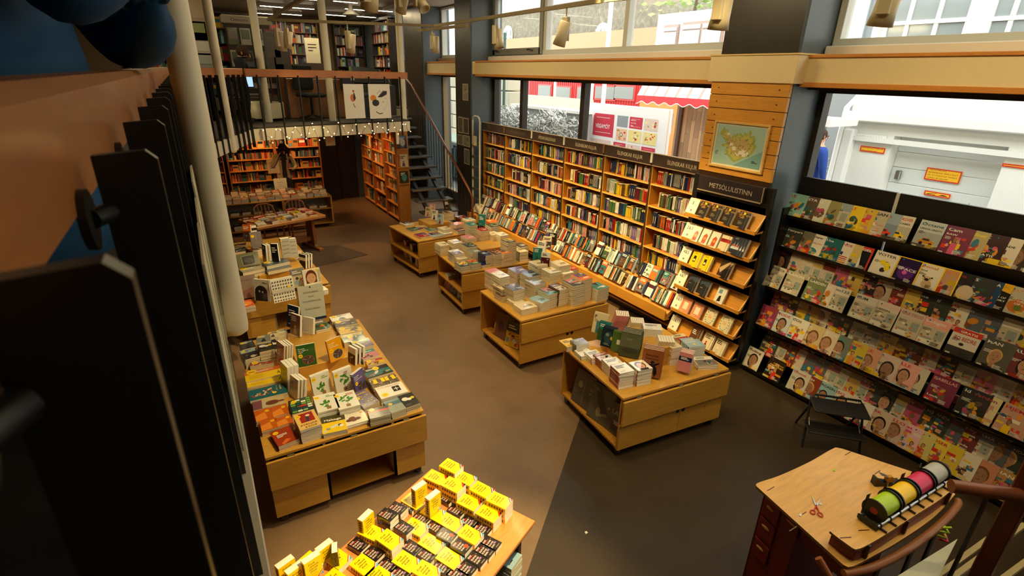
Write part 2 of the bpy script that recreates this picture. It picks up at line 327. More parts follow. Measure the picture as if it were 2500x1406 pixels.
# ---------------------------------------------------------------- mezzanine
EDGE = [(-.02, -3.4), (-.02, 7.6), (.92, 10.1), (3.98, 10.9)]
b = MB(); b.prism(EDGE+[(3.98, 14.75), (5.5, 14.75), (5.5, 19.4), (-4, 19.4), (-4, -3.4)], 2.15, 2.34, rgb(214, 205, 182), 'plaster'); struct('slab', b)
bpy.data.objects['slab'].name = 'floor_mezzanine'
b = MB(); b.prism([(x-.06 if i < 2 else x, y+(.07 if i > 1 else 0)) for i, (x, y) in enumerate(EDGE)]+[(3.9, 14.8), (5.45, 14.8), (5.45, 19.3), (-3.9, 19.3), (-3.9, -3.3)], 2.341, 2.37, rgb(50, 42, 34), 'matte'); struct('floor_mezzanine', b)
# ---------------------------------------------------------------- street outside
b = MB(); b.box(6.1, 60, -20, 60, -.15, 0, rgb(165, 163, 158), 'plaster'); struct('ground', b)
WB = rgb(226, 226, 218)
# white building across the street to the right
r = root('building', label='white rendered building with a wide pale garage door across the street', cat='building')
X = 10.6
def yz(px, py, x=X): v = ax(px, py, x); return v.y, v.z
b = MB(); yl = yz(2072, 300)[0]; g0 = yz(2184, 332); g1 = yz(2463, 362); gz = g0[1]
b.box(X, X+6, g0[0]+.0, yl, 0, 8, WB, 'plaster'); b.box(X, X+6, -14, g1[0], 0, 8, WB, 'plaster'); b.box(X, X+6, g1[0], g0[0], gz, 8, WB, 'plaster')
zl = yz(2075, 270)[1]; b.box(X-.22, X, -14, yl+.05, zl-.16, zl, WB, 'plaster', b=.02); b.box(X-.1, X, -14, yl+.02, zl-.5, zl-.42, rgb(222, 222, 214), 'plaster')
b.box(X-.14, X+.02, yl-.2, yl, 0, zl-.3, rgb(228, 228, 222), 'plaster', b=.03)
b.build('wall', r)
b = MB()
for k in range(9):
    z0 = k*gz/9; b.box(X+.25, X+.29, g1[0], g0[0], z0+.006, z0+gz/9, rgb(222, 226, 220), 'satin', b=.01)
d0 = yz(2290, 410)[0]; b.box(X+.235, X+.26, d0-.5, d0-.49, .05, 1.5, rgb(165, 170, 164), 'satin')
b.build('garage_door', r)
b = MB(); b.box(X+.18, X+.25, g0[0]-.18, g0[0]-.1, yz(2150, 425)[1]-.08, yz(2150, 425)[1]+.08, rgb(150, 150, 146), 'metal', b=.01); b.build('door_handle', r)
for (p0, p1) in (((2180, 10), (2350, 100)), ((2435, 0), (2600, 95))):
    y0, z1 = yz(*p0); y1, z0 = yz(*p1); z1 += .5; w = MB()
    w.box(X-.03, X+.05, y1, y0, z0-.02, z0+.05, WHITE, 'satin')
    for f in (0, .36, .72, 1): yy = y1+(y0-y1)*f; w.box(X-.04, X+.06, yy-.03, yy+.03, z0, z1, WHITE, 'satin')
    w.box(X-.05, X+.055, y1, y0, z0+.27, z0+.33, WHITE, 'satin'); wo = w.build('window', r)
    q = MB(); q.box(X-.012, X, y1, y0, z0, z1, rgb(132, 142, 142), 'gloss'); q.build('pane', wo)
# signs on it
def sign(px0, py0, px1, py1, bg, rows, label, border=rgb(214, 60, 40), x=X-.02, tc=rgb(50, 45, 30), icon=False):
    a = ax(px0, py0, x); c = ax(px1, py1, x); w = a.y-c.y; h = a.z-c.z
    A = Art(w, h); A.rect(0, 0, w, h, border); A.rect(.02, .02, w-.02, h-.02, bg)
    n = len(rows)
    for i, t in enumerate(rows): A.text(t, w*.08, h-(h*.86)*(i+1)/n+h*.02, h*.62/n, tc, fit=w*.84)
    if icon:
        A.rect(w*.08, h*.3, w*.45, h*.38, tc); A.ell(w*.16, h*.28, h*.07, h*.07, tc); A.ell(w*.38, h*.28, h*.07, h*.07, tc); A.poly([(w*.1, h*.4), (w*.46, h*.72), (w*.48, h*.66), (w*.2, h*.38)], tc)
        A.poly([(w*.55, h*.42), (w*.62, h*.42), (w*.68, h*.58), (w*.8, h*.55), (w*.92, h*.34), (w*.6, h*.32)], tc); A.ell(w*.64, h*.33, h*.06, h*.06, tc); A.ell(w*.86, h*.28, h*.06, h*.06, tc)
    mb = MB(); mb.box(0, w, 0, h, -.01, 0, bg, 'satin'); A.put(mb, Matrix())
    M = T(a.x, a.y, c.z) @ Matrix(((0, 0, -1, 0), (-1, 0, 0, 0), (0, 1, 0, 0), (0, 0, 0, 1)))
    return mb.build('sign', None, M, label=label, cat='sign')
YS = rgb(250, 190, 40)
sign(2102, 355, 2158, 376, YS, ['BIFREIÐASTÖÐUR', 'BANNAÐAR'], 'small yellow parking sign under the white sign by the garage door')
sign(2448, 398, 2560, 420, YS, ['BIFREIÐASTÖÐUR', 'BANNAÐAR'], 'wide yellow parking sign on the wall right of the garage door')
sign(2264, 408, 2340, 450, YS, ['AÐVÖRUN', 'BIFREIÐAR SEM LAGT', 'ER ÓLÖGLEGA VERÐA', 'FJARLÆGÐAR'], 'large yellow towing notice on the garage door', x=X+.22)
sign(2258, 464, 2318, 486, YS, [], 'small yellow pictogram sign of a car being towed', x=X+.22, icon=True)
sign(2086, 324, 2160, 352, rgb(236, 238, 234), ['HAFNARGATA', 'INNKEYRSLA'], 'white sign with a green line beside the garage door', border=rgb(225, 228, 224), tc=rgb(170, 178, 176))
b = MB(); b.tube([(X-.1, yz(2110, 222)[0], 8), (X-.1, yz(2108, 222)[0], yz(2108, 232)[1]), (X-.12, yz(2080, 250)[0], yz(2080, 262)[1]), (X-.12, yz(2074, 270)[0], 0)], .05, rgb(235, 235, 230), 'satin', 10); b.build('drainpipe', None, label='white drainpipe bending down the corner of the white building', cat='pipe')
# grey building behind it
b = MB(); y0 = yl+.0; b.box(X+.6, X+6, y0+.02, y0+2.3, 0, 8, rgb(150, 156, 160), 'plaster')
gr = b.build('building', None, label='grey rendered building between the pillar and the white building', cat='building')
b = MB(); a = ax(2075, 35, X+.6); c = ax(2105, 100, X+.6); b.box(X+.55, X+.6, c.y, a.y, c.z, a.z+.3, rgb(196, 206, 208), 'gloss'); b.build('window', gr)
A = Art(1, 1); rn = random.Random(3); mb = MB(); pts = []
g = ax(2022, 420, X+.59)
for k in range(7):
    yy = g.y+rn.uniform(-.15, .15); zz = g.z+rn.uniform(-.15, .2); mb.tube([(X+.59, yy+rn.uniform(-.1, .1), zz+rn.uniform(-.12, .12)) for _ in range(4)], .006, rgb(225, 228, 228), 'matte', 4)
mb.build('painted_scrawl', gr)
# stand of a kiosk roof
k = ax(2008, 300, X-1.2); b = MB(); b.prism([(k.x, k.y-.12), (k.x+.9, k.y-.12), (k.x+.9, k.y+.5), (k.x, k.y+.5)], k.z-.06, k.z+.06, WHITE, 'satin'); rk = b.build('kiosk', None, label='small kiosk with white roof beside the grey building', cat='kiosk')
b = MB(); b.box(k.x+.08, k.x+.12, k.y-.05, k.y+.45, 0, k.z-.05, rgb(190, 205, 208), 'gloss'); b.build('side_window', rk)
# old stone building far back, upper window
XS = 26
def slab(name, p0, p1, x, dx, col, m, label, cat, z0=None):
    a = ax(p0[0], p0[1], x); c = ax(p1[0], p1[1], x); mb = MB(); mb.box(x, x+dx, c.y, a.y, c.z if z0 is None else z0, a.z, col, m); return mb.build(name, None, label=label, cat=cat), a, c
st, a, c = slab('building', (1215, 36), (1612, 100), XS, 6, rgb(128, 124, 108), 'stone', 'old stone building with rubble walls seen through the upper window', 'building', 0)
b = MB(); b.box(XS-.3, XS+6, c.y, a.y, a.z, a.z+3.4, rgb(214, 206, 192), 'plaster'); b.build('roof', st)
for px in (1240, 1375, 1470):
    v = ax(px, 88, XS-.1); w = MB(); pr = [(-.75, -1.3), (.75, -1.3)]+[(.75*math.cos(t), .1+.75*math.sin(t)) for t in [PI*i/8 for i in range(9)]]
    M = T(v) @ Matrix(((0, 0, 1, 0), (1, 0, 0, 0), (0, 1, 0, 0), (0, 0, 0, 1))); w.prism(pr, -.05, .06, rgb(236, 236, 230), 'matte', M)
    w2 = MB(); 
    for qx in (-.36, .36): w2.box(qx-.28, qx+.28, -1.2, -.1, -.12, -.06, rgb(150, 160, 160), 'gloss', M); w2.box(qx-.28, qx+.28, 0, .45, -.12, -.06, rgb(150, 160, 160), 'gloss', M)
    wo = w.build('arched_window', st); w2.build('pane', wo)
b = MB(); q = ax(1240, 99, XS-2); q2 = ax(1620, 104, XS-2); b.box(XS-3, XS-2, q2.y-1, q.y+5, 0, q.z, rgb(190, 150, 116), 'plaster'); b.build('garden_wall', None, label='low pale orange wall in front of the old stone building', cat='wall')
md, a, c = slab('building', (1608, 36), (1800, 130), 17, 1.5, rgb(236, 238, 238), 'plaster', 'white modern building with brown framed windows beyond the upper window', 'building', 0)
for (p0, p1) in (((1624, 62), (1652, 118)), ((1670, 55), (1760, 118))):
    a = ax(*p0, 16.95); c = ax(*p1, 16.95); w = MB(); w.box(16.9, 17, c.y, a.y, c.z, a.z, rgb(160, 140, 130), 'satin'); wo = w.build('window', md)
    n = 1 if p0[0] < 1660 else 2
    for i in range(n):
        ya = c.y+(a.y-c.y)*(i+.06)/n; yb = c.y+(a.y-c.y)*(i+.94)/n; q = MB(); q.box(16.86, 16.9, ya, yb, c.z+.1, c.z+(a.z-c.z)*.68, rgb(168, 184, 180), 'gloss'); q.box(16.86, 16.9, ya, yb, c.z+(a.z-c.z)*.74, a.z-.1, rgb(178, 190, 186), 'gloss'); q.build('pane', wo)
# tree crown above the modern building
b = MB(); rn = random.Random(5); v = ax(1700, 12, 24)
for i in range(260):
    p = (v.x+rn.gauss(0, .6), v.y+rn.gauss(0, 1.6), v.z+rn.gauss(.6, .8)); s_ = rn.uniform(.12, .3); M = T(p) @ RZ(rn.uniform(0, 360)) @ RX(rn.uniform(0, 360))
    b.add([(-s_, 0, 0), (0, -s_*.5, 0), (s_, 0, 0), (0, s_*.5, 0)], [(0, 1, 2, 3)], rgb(150, 178, 110), 'matte', M)
t = root('tree', label='leafy green tree top above the white modern building', cat='tree'); b.build('foliage', t)
b = MB(); b.tube([(v.x, v.y, 0), (v.x, v.y+.1, v.z-1), (v.x, v.y, v.z+.6)], [.2, .14, .05], rgb(90, 75, 60), 'matte'); b.build('trunk', t)
b = MB(); v = ax(1490, 40, 12.0); b.cyl((v.x, v.y, 0), (v.x, v.y, 6.5), .07, rgb(235, 236, 232), 'satin', 12); b.cyl((v.x, v.y, 0), (v.x, v.y, .2), .12, rgb(225, 226, 222), 'satin', 12); b.build('flagpole', None, label='slender white flagpole in front of the stone building', cat='pole')
# red wooden house
XR = 16; HZ = ax(1450, 150, 16).z
def rp(px, py, x=XR): return ax(px, py, x)
a = rp(1290, 190); c = rp(1582, 190); RED = rgb(190, 50, 52)
RY_ = c.y
r = root('building', label='red wooden house with grey blind windows across the street', cat='building')
b = MB(); b.box(XR, XR+.9, c.y+.02, a.y, 0, HZ, RED, 'satin')
yy = c.y
while yy < a.y-.1: b.box(XR-.02, XR, yy, yy+.035, 0, HZ, rgb(190, 52, 54), 'satin'); yy += .16
b.build('wall', r)
for (p0, p1) in (((1318, 208), (1346, 236)), ((1358, 212), (1394, 240)), ((1414, 213), (1448, 243)), ((1458, 211), (1501, 243)), ((1505, 211), (1548, 243))):
    a = rp(*p0); c = rp(*p1); w = MB(); w.box(XR-.06, XR, c.y-.07, a.y+.07, c.z-.07, a.z+.07, rgb(224, 84, 80), 'satin'); wo = w.build('window', r)
    q = MB(); q.box(XR-.09, XR-.06, c.y, a.y, c.z, a.z, rgb(138, 148, 146), 'satin'); q.build('pane', wo)
for px in (1355, 1446):
    v = rp(px, 215, XR-1.2); b = MB(); b.cyl((v.x, v.y, 0), (v.x, v.y, HZ-.1), .07, WHITE, 'satin', 10); b.build('post', None, label='white post before the red house, %s' % ('far one by the window post' if px < 1400 else 'near one left of the banner'), cat='post')
b = MB(); a = ax(1585, 190, XR+.4); c = ax(1760, 190, XR-2.0); b.box(XR-.3, XR+.9, c.y-2, min(a.y, RY_), 0, HZ, rgb(228, 150, 84), 'woodv'); b.build('building', None, label='orange timber shed wall beside the red house under the awning', cat='building')
# striped awning and plank wall under it
XA = 10.8
r = root('awning', label='red and white striped awning with a scalloped red valance', cat='awning')
a = ax(1556, 232, XA); c = ax(1742, 255, XA); top = ax(1590, 203, XA+1.4); b = MB(); y0, y1 = c.y-1.6, a.y; zf = a.z; n = 44
for i in range(n):
    ya = y0+(y1-y0)*i/n; yb = y0+(y1-y0)*(i+1)/n; b.add([(XA, ya, zf), (XA, yb, zf), (XA+.75, yb-.0, zf+1.2), (XA+.75, ya, zf+1.2)], [(0, 1, 2, 3)], rgb(238, 150, 140) if i % 4 == 1 else rgb(250, 246, 240), 'cloth')
b.build('canopy', r); b = MB(); n = 90; vs = []; vs2 = []
for i in range(n+1):
    yv = y0+(y1-y0)*i/n; vs += [(XA-.01, yv, zf), (XA-.02, yv, zf-.17-.035*math.cos(i*.7))]; vs2 += [(XA-.021, yv, zf-.17-.035*math.cos(i*.7)), (XA-.022, yv, zf-.188-.035*math.cos(i*.7))]
fs = [(2*i, 2*i+1, 2*i+3, 2*i+2) for i in range(n)]; b.add(vs, fs, rgb(214, 62, 66), 'cloth'); b.add(vs2, fs, rgb(250, 240, 236), 'cloth'); b.build('valance', r)
b = MB(); b.tube([(XA, y1, zf-.02), (XA+1.3, y1, zf+.1)], .02, rgb(90, 70, 60), 'satin'); b.build('arm', r)
XP = 11.6; a = ax(1652, 300, XP); c = ax(1745, 300, XP-.3); b = MB(); rn = random.Random(9); yy = c.y-1.5
while yy < a.y:
    wv = rn.choice((.09, .13, .17)); k = rn.uniform(.7, 1.1); z = 0
    while z < 3.3:
        hh = rn.uniform(.6, 1.6); k = rn.uniform(.62, 1.12); b.box(XP, XP+.04+rn.uniform(0, .03), yy+.004, yy+wv-.004, z+.004, min(z+hh, 3.3), tuple(q*k for q in rgb(186, 146, 104)), 'woodv'); z += hh
    yy += wv
r = b.build('building', None, label='front of mixed brown vertical planks below the striped awning', cat='building')
b = MB(); v = ax(1655, 330, XP-.05); b.box(XP-.08, XP, v.y-.05, v.y+.05, 0, 3.3, rgb(86, 60, 44), 'satin'); v = ax(1738, 330, XP-.05); b.box(XP-.1, XP, v.y-.3, v.y-.02, 0, 3.3, rgb(60, 66, 64), 'satin'); b.build('door_frame', r)
b = MB(); v = ax(1641, 300, XP-.1); b.tube([(XP-.1, v.y, v.z-.3), (XP-.1, v.y, v.z+.25)], .018, WHITE, 'satin'); b.build('handle', r)
# banner of dishes hung on a fence
XB = 9.3; P4 = [ax(1441, 252, XB), ax(1636, 257, XB), ax(1618, 398, XB), ax(1430, 360, XB)]
wB = P4[0].y-P4[1].y; hB = P4[0].z-P4[3].z+.25; A = Art(wB, hB); RR = rgb(206, 62, 78); rn = random.Random(2)
def tile(x0, y0, x1, y1, kind, t=()):
    x0, x1 = x0*wB, x1*wB; y0, y1 = hB-y0*hB, hB-y1*hB
    if kind == 'r':
        A.rect(x0, y1, x1, y0, RR)
        for i, s_ in enumerate(t): A.text(s_, x0+(x1-x0)*.12, y0-(y0-y1)*(i+1.4)/(len(t)+1.2), (y0-y1)*.5/(len(t)+1), WHITE, fit=(x1-x0)*.7, bold=True)
        A.rect(x0+(x1-x0)*.12, y1+(y0-y1)*.16, x1-(x1-x0)*.12, y1+(y0-y1)*.18, WHITE); A.rect(x0+(x1-x0)*.15, y1+(y0-y1)*.82, x1-(x1-x0)*.2, y1+(y0-y1)*.84, WHITE)
    else:
        cc = {'g': rgb(150, 158, 162), 'y': rgb(240, 222, 150), 'o': rgb(236, 196, 160), 'd': rgb(226, 206, 190)}[kind]; A.rect(x0, y1, x1, y0, cc)
        for i in range(0 if kind == 'g' else 14): A.ell(rn.uniform(x0+.05, x1-.05), rn.uniform(y1+.03, y0-.03), rn.uniform(.01, .04), rn.uniform(.01, .03), rn.choice((rgb(214, 120, 80), rgb(245, 235, 200), rgb(150, 160, 90), rgb(200, 60, 60), rgb(250, 230, 150))))
tile(.07, .16, .36, .56, 'r', ('VEGAMÓT', )); tile(.40, .16, .54, .35, 'g'); tile(.56, .16, .72, .35, 'r', ('BISTRO', 'MATUR', 'BAR')); tile(.74, .16, .90, .35, 'd')
tile(.40, .38, .54, .58, 'o'); tile(.56, .38, .72, .58, 'y'); tile(.74, .38, .90, .58, 'y'); tile(.05, .62, .34, .82, 'd'); tile(.38, .62, .54, .82, 'r', ('LUNCH', 'DINNER', 'TAKE AWAY')); tile(.56, .62, .72, .82, 'd'); tile(.74, .62, .90, .82, 'r', ('OPEN', 'ALL DAY'))
A.ell(.47*wB, hB*(1-.48), .05, .05, rgb(60, 50, 40)); A.ell(.47*wB, hB*(1-.48), .035, .035, rgb(236, 226, 210))
MBn = MB(); MBn.box(0, wB, 0, hB, -.012, 0, rgb(244, 244, 242), 'cloth'); A.put(MBn, Matrix(), base=.002)
MBn.build('banner', None, T(P4[0].x, P4[0].y, P4[0].z-hB) @ Matrix(((0, 0, -1, 0), (-1, 0, 0, 0), (0, 1, 0, 0), (0, 0, 0, 1))), label='white banner of red squares and food pictures tied to a frame outside', cat='banner')
b = MB()
for q in (P4[0].y+.04, P4[1].y-.04): b.cyl((XB+.03, q, 0), (XB+.03, q, P4[0].z+.02), .03, rgb(236, 236, 232), 'satin', 8)
b.cyl((XB+.03, P4[1].y-.04, P4[0].z), (XB+.03, P4[0].y+.04, P4[0].z), .02, rgb(236, 236, 232), 'satin', 8); b.build('tube_rack', None, label='white tube frame that holds the food banner', cat='rack')
# bleached hoarding, white rails and skip-like box with branches in the middle pane
XH = 13.5; a = ax(1283, 222, XH); c = ax(1424, 245, XH); b = MB(); yy = c.y-.6
while yy < a.y+1.2: b.box(XH, XH+.04, yy+.006, yy+.3, 0, ax(1350, 236, XH).z, rgb(238, 218, 190), 'woodv'); yy += .3
b.build('hoarding', None, label='bleached board hoarding in front of the red house', cat='fence')
b = MB(); XL = 10.4; a = ax(1208, 262, XL); c = ax(1424, 262, XL); z = ax(1350, 262, XL).z
for dz in (0, .28, .56): b.cyl((XL, c.y-1, z-dz), (XL, a.y+4, z-dz), .02, rgb(236, 238, 236), 'satin', 8)
for i in range(7): yv = c.y-1+i*1.2; b.cyl((XL, yv, 0), (XL, yv, z), .02, rgb(236, 238, 236), 'satin', 8)
b.build('guard_rail', None, label='white tube guard rail outside the lower window', cat='railing')
XC = 8.6; a = ax(1280, 298, XC); c = ax(1420, 272, XC); b = MB(); z = ax(1360, 274, XC).z; b.box(XC+.2, XC+.55, c.y+.25, a.y+1.0, 0, z, rgb(150, 152, 150), 'satin'); b.box(XC+.15, XC+.6, c.y+.2, a.y+1.1, z, z+.07, WHITE, 'satin'); b.build('planter_box', None, label='grey planter box with a white rim outside the lower window', cat='planter')
b = MB(); rn = random.Random(11); y0 = c.y+.2; y1 = a.y+1.3
for i in range(2600):
    yy = rn.uniform(y0, y1); zz = rn.uniform(1.2, z-.05-.12*math.sin(yy*3)); p = Vector((XC+rn.uniform(-.5, .1), yy, zz)); L_ = rn.uniform(.05, .14); d = Vector((rn.uniform(-.3, .3), rn.uniform(-1, 1), rn.uniform(-.4, .4))).normalized()*L_
    g_ = rn.choice((rgb(232, 232, 226), rgb(214, 214, 208), rgb(190, 190, 184), rgb(120, 122, 116))); b.tube([p-d, p+d], rn.uniform(.006, .016), g_, 'matte', 4, cap=False)
b.build('bare_hedge', None, label='dense pale bare hedge twigs below the guard rail', cat='hedge', kind='stuff')
# concrete block retaining wall
XW = 9.8; r = root('retaining_wall', label='retaining wall of big stacked concrete blocks outside the far windows', cat='wall'); rn = random.Random(4); b = MB(); a = ax(1040, 200, XW); c = ax(1255, 200, XW)
for k in range(6):
    yy = c.y+.3*k*.3; z = .55*k
    while yy < a.y+3:
        L_ = 1.25; kk = rn.uniform(.8, 1.05); b.box(XW+rn.uniform(0, .05), XW+.8, yy+.015, yy+L_-.015, z+.015, z+.535, tuple(q*kk for q in rgb(200, 194, 170)), 'plaster', b=.025); yy += L_
b.build('concrete_block', r)
b = MB(); v = ax(1230, 250, 9.0); b.cyl((v.x, v.y, 0), (v.x, v.y, 4.5), .045, rgb(60, 92, 84), 'satin', 12); b.cyl((v.x, v.y, v.z-.35), (v.x, v.y, v.z-.28), .08, rgb(60, 92, 84), 'satin', 12); b.cyl((v.x, v.y, 0), (v.x, v.y, v.z-.3), .06, rgb(60, 92, 84), 'satin', 12); b.build('lamp_post', None, label='dark green lamp post in front of the concrete blocks', cat='lamp post')
# dumpster and its lid
XD = 7.2; a = ax(1052, 335, XD); c = ax(1118, 330, XD); r = root('dumpster', label='green wheeled dumpster behind the stair railing outside', cat='dumpster'); b = MB(); GD = rgb(52, 98, 78); zt = a.z
b.box(XD, XD+1.0, c.y-.5, a.y+.2, .12, zt-.05, GD, 'satin', b=.03)
for i in range(7): yv = c.y-.4+i*.28; b.box(XD-.03, XD, yv, yv+.06, .2, zt-.15, rgb(44, 84, 68), 'satin')
b.build('body', r); b = MB(); b.box(XD-.05, XD+1.05, c.y-.55, a.y+.25, zt-.05, zt+.08, rgb(150, 178, 160), 'satin', b=.03); b.build('lid', r)
b = MB(); v = ax(1103, 355, XD-.03); b.box(XD-.045, XD-.03, v.y-.1, v.y+.1, v.z-.08, v.z+.08, rgb(215, 220, 210), 'matte'); b.build('sticker', r)
# ---------------------------------------------------------------- book makers
PAGE = rgb(232, 220, 190); PAGEW = rgb(240, 236, 224)
COLS = [('black', rgb(28, 26, 26)), ('white', rgb(236, 232, 222)), ('cream', rgb(224, 208, 172)), ('red', rgb(176, 36, 30)), ('teal', rgb(38, 118, 122)), ('dark blue', rgb(30, 44, 82)), ('yellow', rgb(232, 190, 40)), ('brown', rgb(96, 62, 40)), ('grey', rgb(128, 126, 120)), ('green', rgb(62, 96, 56)), ('orange', rgb(214, 106, 34)), ('pale blue', rgb(150, 182, 200)), ('pink', rgb(214, 134, 140)), ('purple', rgb(104, 84, 140)), ('dark grey', rgb(60, 60, 62)), ('maroon', rgb(92, 30, 34))]
CD = dict(COLS)
def sh(c, k): return tuple(min(1, max(0, v*k)) for v in c)
def lum(c): return c[0]*.3+c[1]*.6+c[2]*.1
def book_mb(w, h, t, cover, spine=None, page=PAGE, art=None, mat_='gloss', hard=False, seed=0, spart=True):
    rn = random.Random(seed); spine = spine or sh(cover, .92); b = MB(); ct = .0022 if hard else .0008; o = .003 if hard else 0.0
    b.box(-w/2+ct, w/2-o, -h/2+o, h/2-o, ct, t-ct, page, 'pages')
    b.box(-w/2, w/2, -h/2, h/2, 0, ct, cover, mat_); b.box(-w/2, w/2, -h/2, h/2, t-ct, t, cover, mat_); b.box(-w/2-.0006, -w/2+ct, -h/2, h/2, 0, t, spine, mat_)
    if spart:      # lettering block and band on the spine
        fg = rn.choice((sh(spine, 2.2), sh(spine, .45), rgb(205, 190, 150) if lum(spine) < .3 else rgb(60, 54, 48))); x = -w/2-.0011
        y0 = rn.uniform(-.32, -.1)*h; y1 = rn.uniform(.1, .4)*h
        b.add([(x, y0, t*.4), (x, y1, t*.4), (x, y1, t*.6), (x, y0, t*.6)], [(0, 1, 2, 3)], fg, 'paper')
        if rn.random() < .6: c2 = rn.choice(COLS)[1]; ya = rn.choice((.40, -.49)); b.add([(x, ya*h, 0), (x, (ya+.08)*h, 0), (x, (ya+.08)*h, t), (x, ya*h, t)], [(0, 1, 2, 3)], c2, 'paper')
    if art: art.put(b, T(-w/2, -h/2, t), m=mat_)
    return b
def cover_art(w, h, cover, seed, sticker=None, kind=None):
    rn = random.Random(seed); A = Art(w, h); fg = rgb(240, 238, 228) if lum(cover) < .4 else rgb(40, 36, 34); acc = rn.choice(COLS)[1]
    kind = kind or rn.choice(('band', 'photo', 'figure', 'title', 'photo'))
    if kind == 'band': A.rect(0, h*.55, w, h*.78, acc); A.lines(w*.15, h*.74, w*.7, 2, h*.07, fg, rn, .55)
    elif kind == 'photo':
        A.rect(0, 0, w, h*.62, sh(acc, .8))
        for i in range(7): A.ell(rn.uniform(.15, .85)*w, rn.uniform(.1, .5)*h, rn.uniform(.06, .2)*w, rn.uniform(.03, .12)*h, sh(rn.choice(COLS)[1], rn.uniform(.5, 1.1)), 9, rn.uniform(0, 90))
        A.lines(w*.12, h*.88, w*.76, 2, h*.09, fg, rn, .5)
    elif kind == 'figure':
        A.ell(w*.5, h*.42, w*.1, h*.07, acc); A.poly([(w*.3, h*.05), (w*.7, h*.05), (w*.6, h*.34), (w*.4, h*.34)], sh(acc, .7)); A.lines(w*.12, h*.9, w*.76, 3, h*.09, fg, rn, .5)
    elif kind == 'title': A.lines(w*.14, h*.8, w*.72, 3, h*.11, fg, rn, .5); A.rect(w*.14, h*.16, w*.5, h*.19, acc)
    if sticker: A.ell(w*sticker[0], h*sticker[1], w*.14, w*.14, rgb(250, 208, 20), 14); A.rect(w*(sticker[0]-.08), h*sticker[1]-w*.02, w*(sticker[0]+.08), h*sticker[1]+w*.02, rgb(120, 96, 20))
    return A
_bm = {}
def bmesh_for(key, **k):
    if key not in _bm: _bm[key] = book_mb(**k).mesh('book')
    return _bm[key]
def nth(i):
    return {1: 'first', 2: 'second', 3: 'third', 4: 'fourth', 5: 'fifth', 6: 'sixth', 7: 'seventh', 8: 'eighth', 9: 'ninth', 10: 'tenth', 11: 'eleventh', 12: 'twelfth'}.get(i, '%d%s' % (i, {1: 'st', 2: 'nd', 3: 'rd'}.get(i % 10 if i not in (11, 12, 13) else 0, 'th')))
UP_ = RX(90)          # lying book -> standing, spine towards -x, front cover towards -y
def stack(x, y, z, w, h, t, n, rot, colour, where, group, art=None, page=PAGE, name='stacked_book', look=None, mat_='gloss', seed=0, hard=False, jit=2.0, spine=None, cat='book', part=False):
    """n copies of one title lying on each other; the top cover faces up"""
    rn = random.Random(seed*7+n); cc = CD[colour] if isinstance(colour, str) else colour; look = look or ('%s book' % colour if isinstance(colour, str) else 'book')
    art = art if art is not None else cover_art(w, h, cc, seed)
    mb = book_mb(w, h, t, cc, spine, page, art, mat_, hard, seed); low = book_mb(w, h, t, cc, spine, page, None, mat_, hard, seed)
    for i in range(n):
        k = n-i; M = T(x+rn.uniform(-.003, .003), y+rn.uniform(-.003, .003), z+i*(t+.0006)) @ RZ(rot+rn.uniform(-jit, jit))
        pos = 'top' if k == 1 else '%s from top' % nth(k) if i else 'bottom'
        lab = '%s, %s of stack %s' % (look, pos, where) if n > 1 else '%s lying %s' % (look, where)
        PEND.append(((M.translation-EYEP).length*(1 if k == 1 else 1.7), name, mb if k == 1 else low, M, lab, cat, group))
PEND = []
def flush_stacks(limit=300):
    PEND.sort(key=lambda a: a[0]); rest = MB(); ms = {}
    for j, (d, name, mb, M, lab, cat, group) in enumerate(PEND):
        if j < limit:
            if id(mb) not in ms: ms[id(mb)] = mb.mesh('book')
            ob(name, ms[id(mb)], None, M, label=lab, cat=cat, group=group)
        else: rest.merge(mb, M)
    if rest.v: rest.build('lower_stacked_books', None, label='lower copies in the tall book stacks on the farther trolleys and tables', cat='book', kind='stuff')
def stand(x, y, z, w, h, t, rot, lean, colour, label, group=None, art=None, page=PAGEW, name='display_book', mat_='gloss', seed=0, hard=False, spine=None, sticker=None):
    """a book standing face-out: cover towards -y turned by rot, leaning back by lean degrees"""
    cc = CD[colour] if isinstance(colour, str) else colour
    art = art if art is not None else cover_art(w, h, cc, seed, sticker)
    b = book_mb(w, h, t, cc, spine, page, art, mat_, hard, seed)
    M = T(x, y, z) @ RZ(rot) @ RX(-lean) @ T(0, 0, h/2) @ RX(90)
    return b.build(name, None, M, label=label, cat='book', group=group)
